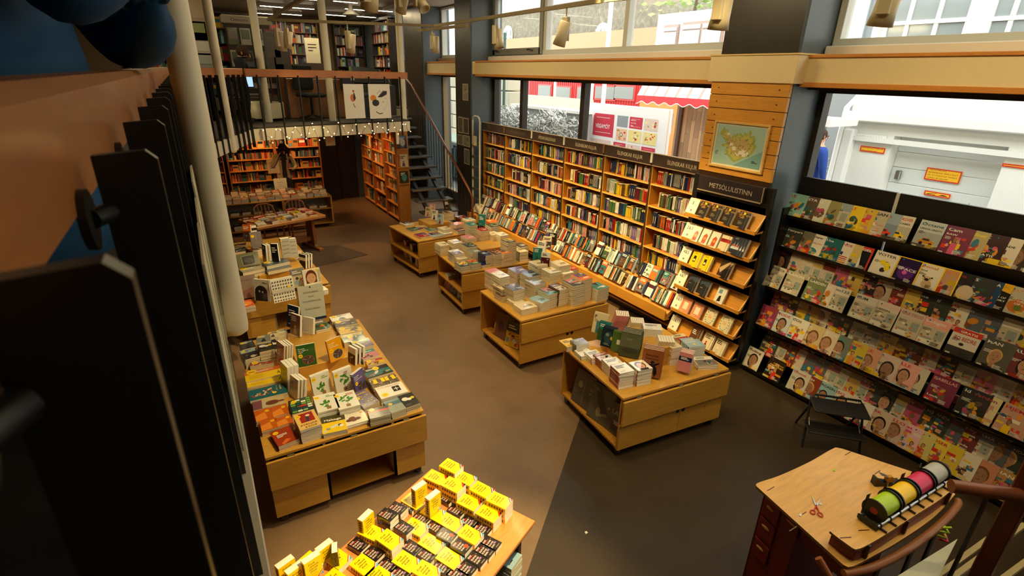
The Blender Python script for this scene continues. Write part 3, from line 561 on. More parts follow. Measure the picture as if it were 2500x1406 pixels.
# ---------------------------------------------------------------- bookcase along the windows
BAYS = [4.42, 5.39, 6.42, 7.47, 8.50, 9.53, 10.5]
SHZ = [1.915, 1.605, 1.30, 1.0, .735]
NAMES = ['ÍSLENSKAR KILJUR', 'ÍSLENSKAR KILJUR', 'ÍSLENSKAR KILJUR', 'ÞÝDDAR SKÁLDSÖGUR', 'ÞÝDDAR SKÁLDSÖGUR', 'LJÓÐ']
bayname = ['bay nearest the map pillar', 'second bay from the map pillar', 'third bay from the map pillar', 'fourth bay from the map pillar', 'second bay from the ladder', 'bay next to the ladder']
bshort = ['bookcase by map', 'second bookcase', 'third bookcase', 'fourth bookcase', 'fifth bookcase', 'bookcase by ladder']
SHW = rgb(206, 142, 50)
def bay(i):
    y0, y1 = BAYS[i], BAYS[i+1]; r = root('bookcase', T(5.5, y0, 0), label='tall wooden bookcase under the windows, %s' % bayname[i], cat='bookcase', group='bookcases under the windows')
    w = y1-y0; b = MB(); b.box(0, .3, 0, .022, 0, 2.17, SHW, 'woodv'); b.box(0, .3, w-.022, w, 0, 2.17, SHW, 'woodv'); b.box(.29, .305, .022, w-.022, .3, 2.17, rgb(190, 132, 50), 'woodv'); b.box(0, .3, .022, w-.022, 2.15, 2.17, SHW, 'woody')
    b.box(-.004, .0, -.008, .026, 0, 2.17, rgb(58, 44, 30), 'satin'); b.build('case', r)
    for z in SHZ: b = MB(); b.box(-.01, .29, .022, w-.022, z-.022, z, SHW, 'woody', b=.003); b.box(-.014, -.01, .022, w-.022, z-.02, z-.002, rgb(236, 186, 100), 'satin'); b.build('shelf', r)
    b = MB(); b.box(-.02, .02, .008, w-.008, 2.165, 2.335, rgb(66, 52, 48), 'satin', b=.003); so = b.build('header_board', r)
    b = MB(); b.box(-.028, -.018, .008, w-.008, 2.327, 2.339, rgb(190, 168, 130), 'satin'); b.box(-.028, -.018, .008, w-.008, 2.162, 2.17, rgb(190, 168, 130), 'satin'); b.build('trim_strip', so)
    A = Art(w, .17); A.text(NAMES[i], w*(.3 if i < 3 else .22), .055, .062, rgb(206, 192, 168) if i < 4 else rgb(112, 98, 86), tall=1.25, fit=w*.52 if len(NAMES[i]) > 5 else w*.2)
    b = MB(); A.put(b, Matrix(((0, 0, -1, -.021), (-1, 0, 0, w), (0, 1, 0, 2.165), (0, 0, 0, 1))), 'paper'); b.build('lettering', so)
    if i: b = MB(); b.box(-.035, -.02, -.018, .018, 2.2, 2.33, rgb(226, 222, 210) if i in (1, 3, 4) else rgb(120, 84, 50), 'matte'); b.build('end_bracket', so)
    # sloping display ledge
    b = MB(); b.prism([(-.40, .30), (-.36, .30), (-.36, .345), (.0, .60), (.28, .60), (.28, .58), (.0, .575), (-.35, .27), (-.40, .27)], 0, w, SHW, 'woody', Matrix(((1, 0, 0, 0), (0, 0, 1, 0), (0, 1, 0, 0), (0, 0, 0, 1))))
    b.box(-.41, -.395, 0, w, .265, .40, SHW, 'woody', b=.003); b.box(-.41, -.32, 0, w, .25, .27, SHW, 'woody'); b.box(-.17, -.155, 0, w, .47, .55, SHW, 'woody'); b.build('display_ledge', r)
    b = MB(); b.box(-.2, .3, 0, w, 0, .1, rgb(50, 38, 26), 'satin'); b.box(-.25, .28, 0, w, .1, .125, SHW, 'woody'); b.box(-.05, -.03, 0, w, .125, .3, rgb(70, 50, 30), 'satin'); b.build('plinth', r)
    return r
for i in range(6): bay(i)
b = MB(); b.box(5.48, 5.8, 10.503, 10.53, 0, 2.33, rgb(52, 40, 30), 'satin'); b.build('end_panel', None, label='dark end panel of the bookcases beside the ladder', cat='panel')
rn = random.Random(21); stuff = MB(); UPB = []
for k in range(46):
    cn, cc = rn.choices(COLS, [9, 9, 7, 5, 4, 5, 3, 4, 4, 3, 3, 3, 2, 2, 5, 2])[0]; cc = sh(cc, rn.uniform(.5, .95)); t = rn.choice((.016, .02, .024, .028, .034, .04)); h = rn.uniform(.17, .215)
    w = rn.uniform(.11, .135); b = book_mb(w, h, t, cc, None, PAGE, cover_art(w, h, cc, k), 'satin', False, k); UPB.append((cn, t, h, w, b.mesh('paperback'), b))
cnt = 0
for i in range(6):
    for si, z in enumerate(SHZ):
        y = BAYS[i]+.03; yend = BAYS[i+1]-.05-rn.choice((0, 0, .03, .1)); k = 0; xo = 5.53+rn.uniform(0, .015)
        while y < yend:
            cn, t, h, w, me, mb = rn.choice(UPB); run = rn.choice((1, 1, 1, 2, 3))
            for q in range(run):
                if y+t > yend: break
                k += 1; M = T(xo+w/2+rn.uniform(0, .012), y+t, z+h/2+.001) @ RX(90+rn.uniform(0, 1.0)); y += t+.0015
                if i < 2 or (i == 2 and si >= 4):
                    cnt += 1; ob('paperback', me, None, M, label='%s%s paperback, %s from pillar side, %s shelf down, %s' % ('thin ' if t < .018 else 'thick ' if t > .038 else '', cn, nth(k), nth(si+1), bshort[i]), cat='paperback', group='upright paperbacks on the wall shelves')
                else: stuff.merge(mb, M)
            if rn.random() < .07: y += rn.uniform(.01, .04)
            if y >= yend: break
        # an occasional title facing out
stuff.build('shelved_paperbacks', None, label='rows of upright paperbacks filling the farther bookcases along the windows', cat='paperback', kind='stuff')
# books leaning back on the two steps of the ledge
TB = []
for k in range(40):
    cn, cc = rn.choices(COLS, [6, 10, 10, 4, 4, 4, 4, 5, 6, 4, 4, 4, 2, 1, 5, 2])[0]; cc = sh(cc, rn.uniform(.8, 1.15)); t = rn.choice((.022, .028, .034, .045)); h = rn.uniform(.185, .225); w = rn.uniform(.12, .145)
    TB.append((cn, t, h, w, book_mb(w, h, t, cc, None, PAGE, cover_art(w, h, cc, 100+k), 'satin', False, 50+k).mesh('book')))
for i in range(6):
    for tier, (x, z) in enumerate(((5.155, .42), (5.375, .575))):
        y = BAYS[i]+.02; k = 0
        while y < BAYS[i+1]-.06:
            cn, t, h, w, me = rn.choice(TB); k += 1; face = rn.random() < .13
            pl = 'front' if tier == 0 else 'rear'
            if face and y+w < BAYS[i+1]-.03:
                M = T(x+.045, y+w/2, z) @ RY(28) @ RZ(-90) @ T(0, 0, h/2) @ RX(90); y += w+.008; st = 'facing out'
            else: M = T(x+.0, y+t, z) @ RY(26) @ T(w/2, 0, h/2) @ RZ(rn.uniform(-3, 3)) @ RX(90); y += t+.004+rn.choice((0, 0, .004)); st = 'leaning spine out'
            ob('leaning_book', me, None, M, label='%s book %s, %s from pillar, %s ledge row, %s' % (cn, st, nth(k), pl, bshort[i]), cat='book', group='books leaning on the sloping ledge')
# ---------------------------------------------------------------- book trolleys
TW = rgb(200, 149, 60); TWD = rgb(184, 130, 46)
def caster(r, x, y, h=.095):
    b = MB(); b.box(x-.025, x+.025, y-.025, y+.025, h-.01, h, rgb(60, 60, 60), 'metal'); b.cyl((x-.018, y+.01, .038), (x+.018, y+.01, .038), .038, rgb(48, 46, 44), 'satin', 14); b.cyl((x-.02, y+.01, .034), (x+.02, y+.01, .034), .012, rgb(130, 130, 126), 'metal', 8)
    b.box(x-.024, x-.019, y-.02, y+.025, .03, h, rgb(90, 90, 88), 'metal'); b.box(x+.019, x+.024, y-.02, y+.025, .03, h, rgb(90, 90, 88), 'metal'); b.build('caster', r)
def trolley(x, y, w, l, rot, label, H=.67, front='doors', rise=None, open_end=True, mid=False):
    """front (the hanging flap) faces -y, the open end -x; origin at its front left corner"""
    r = root('display_trolley', T(x, y, 0) @ RZ(rot), label=label, cat='book trolley', group='wooden display trolleys on castors'); z0 = .095
    b = MB(); b.box(0, w, 0, l, H-.025, H, TW, 'wood', b=.003); b.build('table_top', r)
    b = MB(); b.box(.01, w-.01, .03, l-.01, z0, z0+.022, TWD, 'wood'); b.box(w-.03, w-.01, .03, l-.01, z0, H-.025, TWD, 'woodv')
    if open_end: b.box(.40, .42, .03, l-.03, z0, H-.025, sh(TWD, .9), 'woodv'); b.box(.006, .42, .019, .034, z0, H-.026, TW, 'woodv'); b.box(.005, .42, l-.022, l, z0, H-.025, TW, 'woodv')
    else: b.box(.01, .03, .03, l-.01, z0, H-.025, TWD, 'woodv')
    b.box(.4, w-.01, l-.022, l-.002, z0, H-.025, TW, 'wood')
    if mid: b.box(.0, .41, .03, l-.03, z0+.24, z0+.26, TWD, 'wood')
    b.build('carcass', r)
    b = MB(); b.box(.0, w+.01, -.028, -.006, H-.29, H-.035, TW, 'wood', b=.002); f = b.build('drop_flap', r)
    b = MB()
    for q in (.12, .5, .85): b.box(w*q, w*q+.05, -.02, .0, H-.036, H-.026, rgb(200, 196, 180), 'metal')
    b.build('hinge', f)
    if front == 'doors':
        b = MB(); b.box(.004, w*.3, .0, .018, z0, H-.3, TW, 'wood'); b.box(w*.82, w-.01, .0, .018, z0, H-.3, TW, 'wood'); b.box(.43, w-.03, .019, .03, z0+.03, H-.03, TWD, 'wood'); b.build('front_panel', r)
        for s in (0, 1):
            xa = w*.3+.002+s*(w*.26); d = MB(); d.box(xa, xa+w*.26-.004, .0, .018, z0, H-.3, TW, 'wood', b=.001); do = d.build('door', r)
            h_ = MB(); h_.cyl((xa+(w*.26-.035 if s == 0 else .035), -.002, H-.33), (xa+(w*.26-.035 if s == 0 else .035), .006, H-.33), .021, rgb(18, 16, 14), 'satin', 18); h_.build('finger_hole', do)
    else:
        b = MB(); b.box(.005, w*.345, .0, .02, z0, H-.27, TW, 'wood'); b.box(w*.77, w-.01, .0, .02, z0, H-.27, TW, 'wood'); b.box(w*.345-.02, w*.345, .0, .55, z0, H-.03, rgb(180, 160, 130), 'satin'); b.box(w*.77, w*.77+.02, .0, .55, z0, H-.03, rgb(190, 170, 140), 'satin'); b.box(w*.3, w*.8, .5, .52, z0, H-.03, sh(TWD, .8), 'wood'); b.box(w*.345, w*.77, 0, .5, H-.3, H-.28, TWD, 'wood'); b.build('front_panel', r)
    if rise:
        for (x0, x1, y0, y1, h) in rise: b = MB(); b.box(x0, x1, y0, y1, H, H+h, TW, 'wood', b=.003); b.build('riser', r)
    for (cx, cy) in ((.06, .06), (w-.06, .06), (.06, l-.07), (w-.06, l-.07)): caster(r, cx, cy)
    return r
trolley(.05, 3.51, 1.23, 2.0, 0, 'long wooden display trolley at front left with an open niche under its flap', front='niche', open_end=False, rise=[(.42, .86, .98, 1.62, .12)])
trolley(.17, 6.78, 1.07, 2.45, 2, 'wooden trolley behind the front left one, with art books standing on it', front='niche', open_end=False, rise=[(.28, .85, .35, 1.6, .12)])
trolley(2.88, 2.83, 1.28, 1.03, -5, 'nearest wooden trolley in the right row, picture books in its open end', rise=None)
trolley(2.9, 4.59, 1.28, 1.03, 0, 'second nearest wooden trolley in the right row, crowded with tall cream stacks', rise=[(.62, 1.1, .38, .8, .16)])
trolley(2.97, 6.32, 1.12, 1.0, -2, 'third wooden trolley in the right row, with a red stack on its riser', rise=[(.5, .95, .4, .8, .16)], mid=True)
trolley(2.96, 8.0, 1.12, 1.16, 6, 'farthest wooden trolley in the right row, near the stairs', rise=[(.5, .9, .5, .95, .1)], mid=True)
# ---------------------------------------------------------------- stacks on the right row of trolleys
HT = .67
def pstacks(conv, rows, tname, seed0, t=.026, H=HT, base=None):
    """rows: (crop x, crop y of the top cover's centre, height, w, h, rot, colour, art kind, where)"""
    for i, (px, py, hh, w, h, rot, col, kd, where) in enumerate(rows):
        z0 = base[i] if base and i in base else H
        n = max(1, round((hh-(z0-H))/t)); tt = (hh-(z0-H))/n-.0006; p = az(*conv(px, py), H+hh)
        cc = CD[col]; stack(p.x, p.y, z0, w+.028, h+.02, tt, n, rot+180*(i % 6 != 3), col, where+', '+tname, 'stacked books on the '+tname, art=cover_art(w, h, cc, seed0+i, kind=kd), seed=seed0+i, look='%s book' % col if col not in ('cream',) else 'cream paperback')
def cv(x0, y0, s): return lambda a, b: (a/s+x0, b/s+y0)
E_ROWS = [(640, 600, .075, .20, .17, 2, 'cream', 'title', 'at the front edge with blank cream cover'), (820, 520, .12, .125, .19, 14, 'pale blue', 'title', 'second in the front row'), (930, 415, .185, .125, .19, 8, 'teal', 'photo', 'with a dark sea cover'),
 (1060, 360, .22, .125, .19, 6, 'brown', 'photo', 'with a brown night cover'), (1250, 305, .27, .15, .21, 3, 'dark grey', 'photo', 'with a striped spine edge'), (1350, 232, .30, .15, .20, 3, 'orange', 'photo', 'with an orange floral cover'), (1560, 352, .17, .17, .19, 4, 'teal', 'figure', 'at the right end'),
 (500, 365, .20, .14, .19, 3, 'dark grey', 'photo', 'with a dark portrait cover'), (345, 455, .075, .10, .15, 6, 'brown', 'band', 'small and low by the left edge'), (350, 350, .14, .14, .19, 4, 'cream', 'figure', 'with a green figure'), (240, 165, .25, .14, .18, 2, 'pink', 'band', 'in the far left corner'),
 (320, 207, .26, .13, .19, 2, 'white', 'title', 'beside the pink corner stack'), (545, 145, .24, .15, .20, 3, 'purple', 'title', 'with a lilac top'), (700, 195, .26, .15, .19, 3, 'dark blue', 'band', 'with a blue drawing'), (770, 290, .235, .15, .19, 3, 'grey', 'band', 'with a plain grey top'),
 (520, 535, .06, .13, .16, 4, 'cream', 'band', 'behind the blank cream one'), (970, 150, .30, .15, .19, 3, 'white', 'figure', 'in front on the riser'), (1130, 160, .27, .14, .19, 3, 'white', 'title', 'right on the riser'), (800, 60, .34, .14, .19, 3, 'cream', 'title', 'left on the riser'), (1190, 118, .25, .14, .19, 2, 'red', 'photo', 'behind the orange floral one'), (1080, 62, .36, .15, .2, 2, 'cream', 'title', 'tall behind the riser')]
pstacks(cv(1160, 630, 5.208), E_ROWS, 'second trolley', 200, base={16: .83, 17: .83, 18: .83})
D_ROWS = [(330, 497, .16, .13, .19, 2, 'cream', 'title', 'in the far left corner'), (410, 482, .20, .13, .19, 2, 'cream', 'band', 'second along the left end'), (497, 455, .23, .15, .2, 2, 'pink', 'title', 'with a pale pink top'), (418, 548, .15, .14, .19, 3, 'white', 'photo', 'with a dark picture near the left edge'), (500, 505, .20, .14, .19, 3, 'dark grey', 'photo', 'behind the low black one'),
 (440, 580, .10, .13, .18, 2, 'cream', 'photo', 'on the left edge'), (530, 542, .16, .14, .19, 3, 'grey', 'title', 'in the middle'), (458, 625, .09, .13, .18, 4, 'black', 'photo', 'black cover at the front corner'), (520, 612, .10, .13, .18, 5, 'green', 'photo', 'beside the black front corner one'), (608, 556, .18, .14, .19, 4, 'dark blue', 'title', 'with a dark blue cover'),
 (585, 617, .05, .12, .17, 4, 'dark blue', 'band', 'low at the front edge'), (665, 550, .19, .13, .19, 2, 'brown', 'photo', 'with a brown cover'), (720, 545, .20, .13, .19, 2, 'orange', 'photo', 'with a tan cover'), (745, 478, .34, .13, .17, 6, 'black', 'photo', 'tallest with a yellow and black top'), (820, 505, .2, .13, .19, 2, 'dark grey', 'title', 'right of the tallest'),
 (820, 537, .16, .12, .18, 0, 'cream', 'title', 'at the right front corner'), (652, 432, .26, .13, .18, 3, 'cream', 'title', 'right of the red one'), (700, 437, .27, .13, .18, 2, 'white', 'title', 'at the riser end'), (582, 408, .32, .125, .17, 0, 'red', 'title', 'red on the riser'), (512, 375, .28, .12, .17, 0, 'teal', 'title', 'teal topped behind the red one'), (645, 382, .3, .14, .19, 0, 'dark grey', 'photo', 'with a yellow dot behind the riser'), (640, 355, .24, .14, .2, 0, 'orange', 'title', 'orange topped at the back')]
pstacks(cv(950, 400, 2.556), D_ROWS, 'third trolley', 260, base={16: .83, 17: .83, 18: .83}, t=.027)
C_ROWS = [(110, 370, .035, .15, .21, 10, 'white', 'photo', 'in the far left corner'), (150, 405, .03, .16, .21, 8, 'green', 'band', 'with a green band'), (205, 442, .035, .17, .22, 8, 'red', 'photo', 'with a red front at the corner'), (205, 395, .03, .15, .2, 8, 'cream', 'photo', 'in the second row'), (285, 440, .035, .17, .21, 8, 'pale blue', 'photo', 'at the front edge'), (262, 405, .04, .16, .21, 6, 'teal', 'photo', 'in the middle'),
 (345, 400, .10, .14, .18, 6, 'cream', 'title', 'with thick cream pages'), (368, 298, .24, .12, .17, 0, 'brown', 'title', 'tall and brown on the riser'), (430, 370, .12, .15, .16, 5, 'orange', 'title', 'with an orange box top'), (455, 330, .08, .17, .22, 5, 'maroon', 'photo', 'at the back with a brown picture'), (500, 375, .1, .15, .2, 4, 'teal', 'band', 'teal at the right end'), (440, 410, .05, .15, .19, 4, 'dark blue', 'band', 'low at the right front'), (350, 425, .045, .15, .2, 5, 'white', 'title', 'white at the front'), (500, 345, .1, .15, .2, 3, 'cream', 'photo', 'back right')]
pstacks(cv(950, 400, 2.556), C_ROWS, 'farthest trolley', 320, base={7: .77}, t=.02)
def pstand(conv, px, py, z, w, h, t, rot, lean, col, label, kind='photo', seed=0, sticker=None, art=None, **k):
    """bottom edge centre of a face-out book given by its place in the photograph at height z"""
    p = az(*conv(px, py), z); cc = CD[col] if isinstance(col, str) else col
    return stand(p.x, p.y, z, w, h, t, rot, lean, col, label, art=art or cover_art(w, h, cc, seed, sticker, kind), seed=seed, **k)
cc6 = cv(950, 400, 2.556)
for i, (px, py, z, col, lb) in enumerate(((285, 350, .78, 'white', 'white book standing on the farthest trolley riser, left of three'), (245, 330, .76, 'cream', 'cream book standing at the back left of the farthest trolley'), (320, 375, .78, 'pale blue', 'pale book standing on the farthest trolley riser, nearest'), (268, 310, .78, 'pink', 'pink faced book standing behind the white one on the farthest trolley'))): pstand(cc6, px, py, z, .12, .18, .03, -55, 12, col, lb, seed=40+i, kind='figure')
pstand(cc6, 362, 285, .92, .13, .18, .02, 15, 12, 'black', 'black book standing on top of the tall brown stack', seed=46, kind='title')
pstand(cc6, 580, 385, .93, .12, .19, .025, -40, 10, 'teal', 'pale teal book standing upright at the back of the third trolley', seed=47, kind='title')
for i, (px, py, z, col, lb) in enumerate(((925, 605, .97, 'teal', 'teal portrait book standing on the second trolley riser, leftmost'), (975, 635, .97, 'white', 'white book with small figure standing on the second trolley riser'), (950, 560, .97, 'white', 'white book standing behind the teal portrait one'), (985, 530, .97, 'cream', 'cream book standing third back on the second trolley riser'), (1020, 505, .97, 'black', 'black book standing at the very back of the second trolley riser'), (1000, 480, .99, 'grey', 'grey book standing behind the cream one on the second trolley'))):
    pstand(cc6, px, py, z, .12, .18, .035, -48, 12, col, lb, seed=60+i, kind=('figure', 'photo')[i % 2])
# ---------------------------------------------------------------- nearest right trolley
c3 = cv(1360, 740, 3.604); TF = 'nearest right trolley'
def st(px, py, hh, w, h, rot, col, kd, where, n=None, t=.026, z0=HT, conv=c3, seed=400, art=None, look=None, spine=None, page=PAGEW, tn=TF, hard=False):
    n = n or max(1, round(hh/t)); p = az(*conv(px, py), z0+hh); cc = CD[col] if isinstance(col, str) else col
    stack(p.x, p.y, z0, w, h, hh/n-.0006, n, rot, col, where+', '+tn, 'stacked books on the '+tn, art=art or cover_art(w, h, cc, seed, kind=kd), seed=seed, look=look or '%s book' % col, spine=spine, page=page, hard=hard)
st(105, 345, .06, .15, .16, -5, 'yellow', 'title', 'in the far left corner', seed=401); st(200, 337, .10, .15, .13, -8, 'grey', 'band', 'grey photograph cover', seed=402)
st(240, 430, .05, .15, .14, -8, 'white', 'figure', 'white with small sketch', seed=403, t=.02); st(325, 447, .07, .14, .15, -8, 'white', 'title', 'white with scribble', seed=404, t=.02); st(412, 468, .09, .15, .15, -8, rgb(150, 74, 60), 'photo', 'with a rust red cover', seed=405, look='rust red book')
st(492, 512, .12, .16, .15, -8, 'white', 'title', 'plain white cover', seed=406)
st(575, 570, .17, .155, .16, -10, 'white', 'title', 'with red spines', seed=407, spine=rgb(160, 26, 32), n=11)
A = Art(.155, .16); A.rect(0, 0, .155, .16, rgb(238, 234, 224)); A.ell(.075, .085, .052, .062, rgb(96, 62, 44)); A.ell(.075, .075, .038, .047, rgb(226, 178, 148)); A.ell(.06, .082, .006, .004, rgb(40, 30, 26)); A.ell(.09, .082, .006, .004, rgb(40, 30, 26)); A.ell(.075, .068, .006, .008, rgb(214, 160, 130)); A.ell(.075, .053, .014, .005, rgb(180, 80, 76)); A.rect(.03, 0, .12, .03, rgb(50, 46, 50)); A.ell(.12, .135, .018, .018, rgb(250, 208, 20))
st(735, 545, .17, .155, .16, -10, 'white', None, 'with a smiling portrait cover', seed=408, n=10, art=A)
# wedge riser in the middle and books propped on it
r = root('display_wedge', T(3.26, 3.1, HT) @ RZ(-5), label='low wooden wedge display box in the middle of the nearest right trolley', cat='display stand')
b = MB(); b.prism([(0, 0), (.64, 0), (.64, .06), (.40, .20), (.36, .20), (.1, .06), (0, .06)], 0, .56, TW, 'wood', Matrix(((1, 0, 0, 0), (0, 0, 1, 0), (0, 1, 0, 0), (0, 0, 0, 1)))); b.build('base', r)
def prop(px, py, z, w, h, t, n, rot, lean, col, look, seed, kind='photo', art=None, sticker=None, conv=c3, gap=.005, group=None, hard=True):
    p = az(*conv(px, py), z); cc = CD[col] if isinstance(col, str) else col; a = R(rot)
    for i in range(n):
        d = i*(t+gap); lab = '%s, %s%s' % (look, TF, '' if n == 1 else ', %s from front' % nth(i+1))
        stand(p.x-math.sin(a)*d, p.y+math.cos(a)*d, z, w, h, t, rot, lean, col, lab, group or '%s copies' % look, art=art or cover_art(w, h, cc, seed, sticker, kind), seed=seed, hard=hard, page=PAGEW)
A = Art(.16, .22); A.text('P', .012, .16, .05, rgb(30, 40, 50), bold=True); A.lines(.012, .15, .05, 3, .012, rgb(60, 60, 60), random.Random(1)); A.rect(.04, 0, .16, .13, rgb(70, 130, 160)); A.ell(.1, .07, .035, .05, rgb(190, 150, 110))
prop(365, 265, .76, .16, .22, .014, 2, -62, 16, 'cream', 'tall cream book with a blue picture', 411, art=A)
prop(400, 330, .745, .13, .20, .018, 2, -62, 16, 'teal', 'blue book with two stacked portraits', 412, kind='photo')
A = Art(.14, .2); A.rect(0, 0, .14, .2, rgb(28, 44, 56)); A.ell(.07, .1, .045, .065, rgb(50, 74, 86)); A.ell(.055, .13, .02, .018, rgb(120, 134, 136)); A.lines(.03, .04, .08, 2, .012, rgb(180, 180, 170), random.Random(3)); A.ell(.105, .1, .014, .018, rgb(250, 208, 20))
prop(440, 385, .735, .14, .20, .02, 3, -60, 16, 'dark blue', 'dark blue book with a seal', 413, art=A)
A = Art(.15, .21); A.rect(0, 0, .15, .21, rgb(76, 104, 34)); A.rect(.05, .08, .1, .13, rgb(226, 226, 210))
prop(535, 430, .735, .15, .21, .02, 2, -58, 14, 'green', 'green book with a white label', 414, art=A)
A = Art(.2, .24); A.rect(0, 0, .2, .24, rgb(66, 72, 46)); A.rect(0, .1, .2, .24, rgb(92, 98, 72)); A.ell(.1, .07, .08, .03, rgb(48, 54, 34)); A.lines(.06, .19, .1, 2, .012, rgb(150, 150, 120), random.Random(4))
prop(625, 470, .735, .19, .25, .022, 5, -55, 12, rgb(74, 80, 54), 'large olive green landscape book', 415, art=A)
A = Art(.19, .27); A.rect(0, 0, .19, .27, rgb(150, 88, 50)); A.text('Ásmundur', .03, .2, .03, rgb(40, 26, 20), fit=.12, bold=True); A.text('Sveinsson', .03, .168, .03, rgb(40, 26, 20), fit=.12, bold=True)
A.poly([(.05, .12), (.1, .13), (.14, .10), (.15, .04), (.13, .0), (.11, .06), (.06, .07), (.03, .0), (.02, .01), (.04, .08)], rgb(24, 18, 16)); A.ell(.1, .145, .018, .016, rgb(24, 18, 16)); A.poly([(.09, .12), (.16, .15), (.165, .143), (.11, .1)], rgb(24, 18, 16))
prop(818, 640, .69, .19, .27, .022, 4, -52, 10, rgb(150, 88, 50), 'large brown sculpture book titled in black', 416, art=A)
# right hand side of the wedge
for i, (px, py, hh, w, h, col, lk) in enumerate(((575, 110, .21, .2, .05, 'pink', 'pink spined book row at the back'),)): pass
def spines_up(px, py, z, n, t, w, h, rot, col, look, seed, conv=c3, dirv=1):
    p = az(*conv(px, py), z); cc = CD[col] if isinstance(col, str) else col; me = book_mb(w, h, t, cc, None, PAGEW, cover_art(w, h, cc, seed), 'gloss', False, seed).mesh('book'); a = R(rot)
    for i in range(n):
        M = T(p.x+math.cos(a)*i*(t+.002), p.y+math.sin(a)*i*(t+.002), z-h/2) @ RZ(rot) @ RY(90+14) @ RZ(90)
        ob('display_book', me, None, M, label='%s, %s from left, rear of %s' % (look, nth(i+1), TF), cat='book', group=look+'s')
spines_up(500, 80, .93, 7, .018, .14, .2, -38, 'pink', 'white book with pink lined edge', 421); spines_up(630, 140, .92, 7, .018, .14, .2, -38, 'cream', 'cream book leaning edge up', 422)
spines_up(870, 300, .92, 6, .024, .14, .2, -38, 'cream', 'cream leaning book behind the thick one', 423)
st(840, 205, .28, .19, .14, -38, 'white', 'title', 'thick white book block with blue edges', n=2, seed=424, spine=rgb(60, 120, 160), z0=HT)
st(1010, 355, .2, .12, .17, -10, 'cream', 'title', 'cream at the wedge end', n=5, seed=425)
prop(1110, 600, .70, .12, .19, .02, 4, -60, 14, 'pink', 'white book with a pink castle', 426, kind='band', hard=False)
A = Art(.15, .19); A.rect(0, 0, .15, .19, rgb(156, 192, 214)); A.text('LITLI', .02, .13, .035, WHITE, fit=.1, bold=True); A.text('PRINSINN', .02, .09, .03, WHITE, fit=.11, bold=True); A.ell(.09, .05, .014, .014, rgb(250, 208, 20)); A.ell(.12, .15, .012, .012, rgb(250, 208, 20))
st(1200, 350, .15, .19, .15, -18, 'pale blue', None, 'at right end', n=14, seed=427, art=A, look='thin pale blue booklet')
st(1300, 505, .06, .2, .16, -25, 'white', 'photo', 'fanned at corner', n=7, seed=428, look='thin picture booklet')
st(1100, 305, .14, .15, .17, -12, 'cream', 'photo', 'beside the pale blue booklets', n=6, seed=429, look='cream paperback')
# big picture books standing in the open ends
def endbook(trx, x, y, w, h, t, rot, lean, col, lab, seed, art=None, z=.119): 
    stand(x, y, z, w, h, t, rot, lean, col, lab, art=art, seed=seed, hard=True, name='picture_book')
A = Art(.34, .34); A.rect(0, 0, .34, .34, rgb(74, 72, 66)); A.ell(.09, .22, .035, .04, rgb(150, 146, 130)); A.rect(.15, .05, .16, .3, rgb(110, 106, 96)); A.rect(.24, .22, .3, .235, rgb(150, 146, 136)); A.rect(.24, .18, .28, .195, rgb(150, 146, 136))
endbook(0, 3.02, 3.52, .34, .36, .03, -88, 12, rgb(52, 50, 46), 'large dark grey picture book at the back of the nearest trolley end', 431, A)
A = Art(.30, .36); A.rect(0, 0, .3, .36, rgb(92, 88, 82)); A.poly([(.05, .36), (.12, .36), (.2, .2), (.26, .12), (.2, .08), (.1, .2)], rgb(34, 34, 40)); A.ell(.13, .1, .03, .05, rgb(160, 150, 130)); A.poly([(.12, .05), (.25, .1), (.24, .13), (.12, .08)], rgb(150, 140, 120)); A.lines(.05, .33, .06, 2, .012, rgb(170, 166, 156), random.Random(1)); A.ell(.25, .2, .012, .016, rgb(220, 170, 60))
for i in range(3): endbook(0, 3.0+i*.034, 3.24+i*.012, .30, .37, .028, -84, 12, rgb(60, 58, 54), 'large book with a flying figure, %s' % ('in front in the nearest trolley end', 'behind the first copy', 'third copy back in the nearest trolley end')[i], 432, A)
A = Art(.2, .3); A.rect(0, 0, .2, .3, rgb(86, 84, 80)); A.text('LAST', .02, .2, .06, rgb(190, 188, 180), fit=.15, bold=True); A.rect(.03, .02, .17, .12, rgb(56, 54, 52)); A.rect(.06, .1, .14, .14, rgb(180, 176, 160))
endbook(0, 3.02, 3.0, .2, .31, .03, -86, 8, rgb(66, 64, 62), 'grey book with big pale lettering at the front of the nearest trolley end', 433, A)
A = Art(.24, .32); A.rect(0, 0, .24, .32, rgb(120, 78, 62)); A.ell(.12, .15, .06, .08, rgb(86, 40, 36)); A.text('London', .02, .03, .04, rgb(230, 200, 60), fit=.14, rot=90, bold=True)
endbook(0, 3.02, 5.28, .24, .32, .03, -80, 14, rgb(120, 80, 60), 'brown picture book titled sideways in the second trolley end', 434, A)
for i in range(3): endbook(0, 3.03+i*.035, 4.98-i*.02, .22, .31, .03, -70, 12, rgb(60, 66, 56), 'dark green flower book in the second trolley end, %s' % ('front copy', 'middle copy', 'rear copy')[i], 435, cover_art(.22, .31, rgb(52, 58, 50), 435, (.8, .5), 'photo'))
endbook(0, 3.2, 5.3, .26, .33, .03, -88, 8, rgb(96, 54, 50), 'dark red picture book at the back of the second trolley end', 436, cover_art(.26, .33, rgb(80, 50, 46), 436, None, 'photo'))
for i, (y, cl, lb) in enumerate(((7.1, 'dark grey', 'dark book with a photograph'), (6.88, 'maroon', 'dark red book'), (6.62, 'green', 'green book'))): endbook(0, 3.1, y, .19, .22, .03, -86, 10, cl, '%s standing in the lower end shelf of the third trolley' % lb, 440+i, cover_art(.19, .22, CD[cl], 440+i, None, 'photo'))
for i in range(4): stack(3.14, 6.95, .356, .16, .24, .016, 1 if i else 4, 84, 'grey', 'in third trolley end', 'books in the trolley ends', seed=450) if i == 0 else None
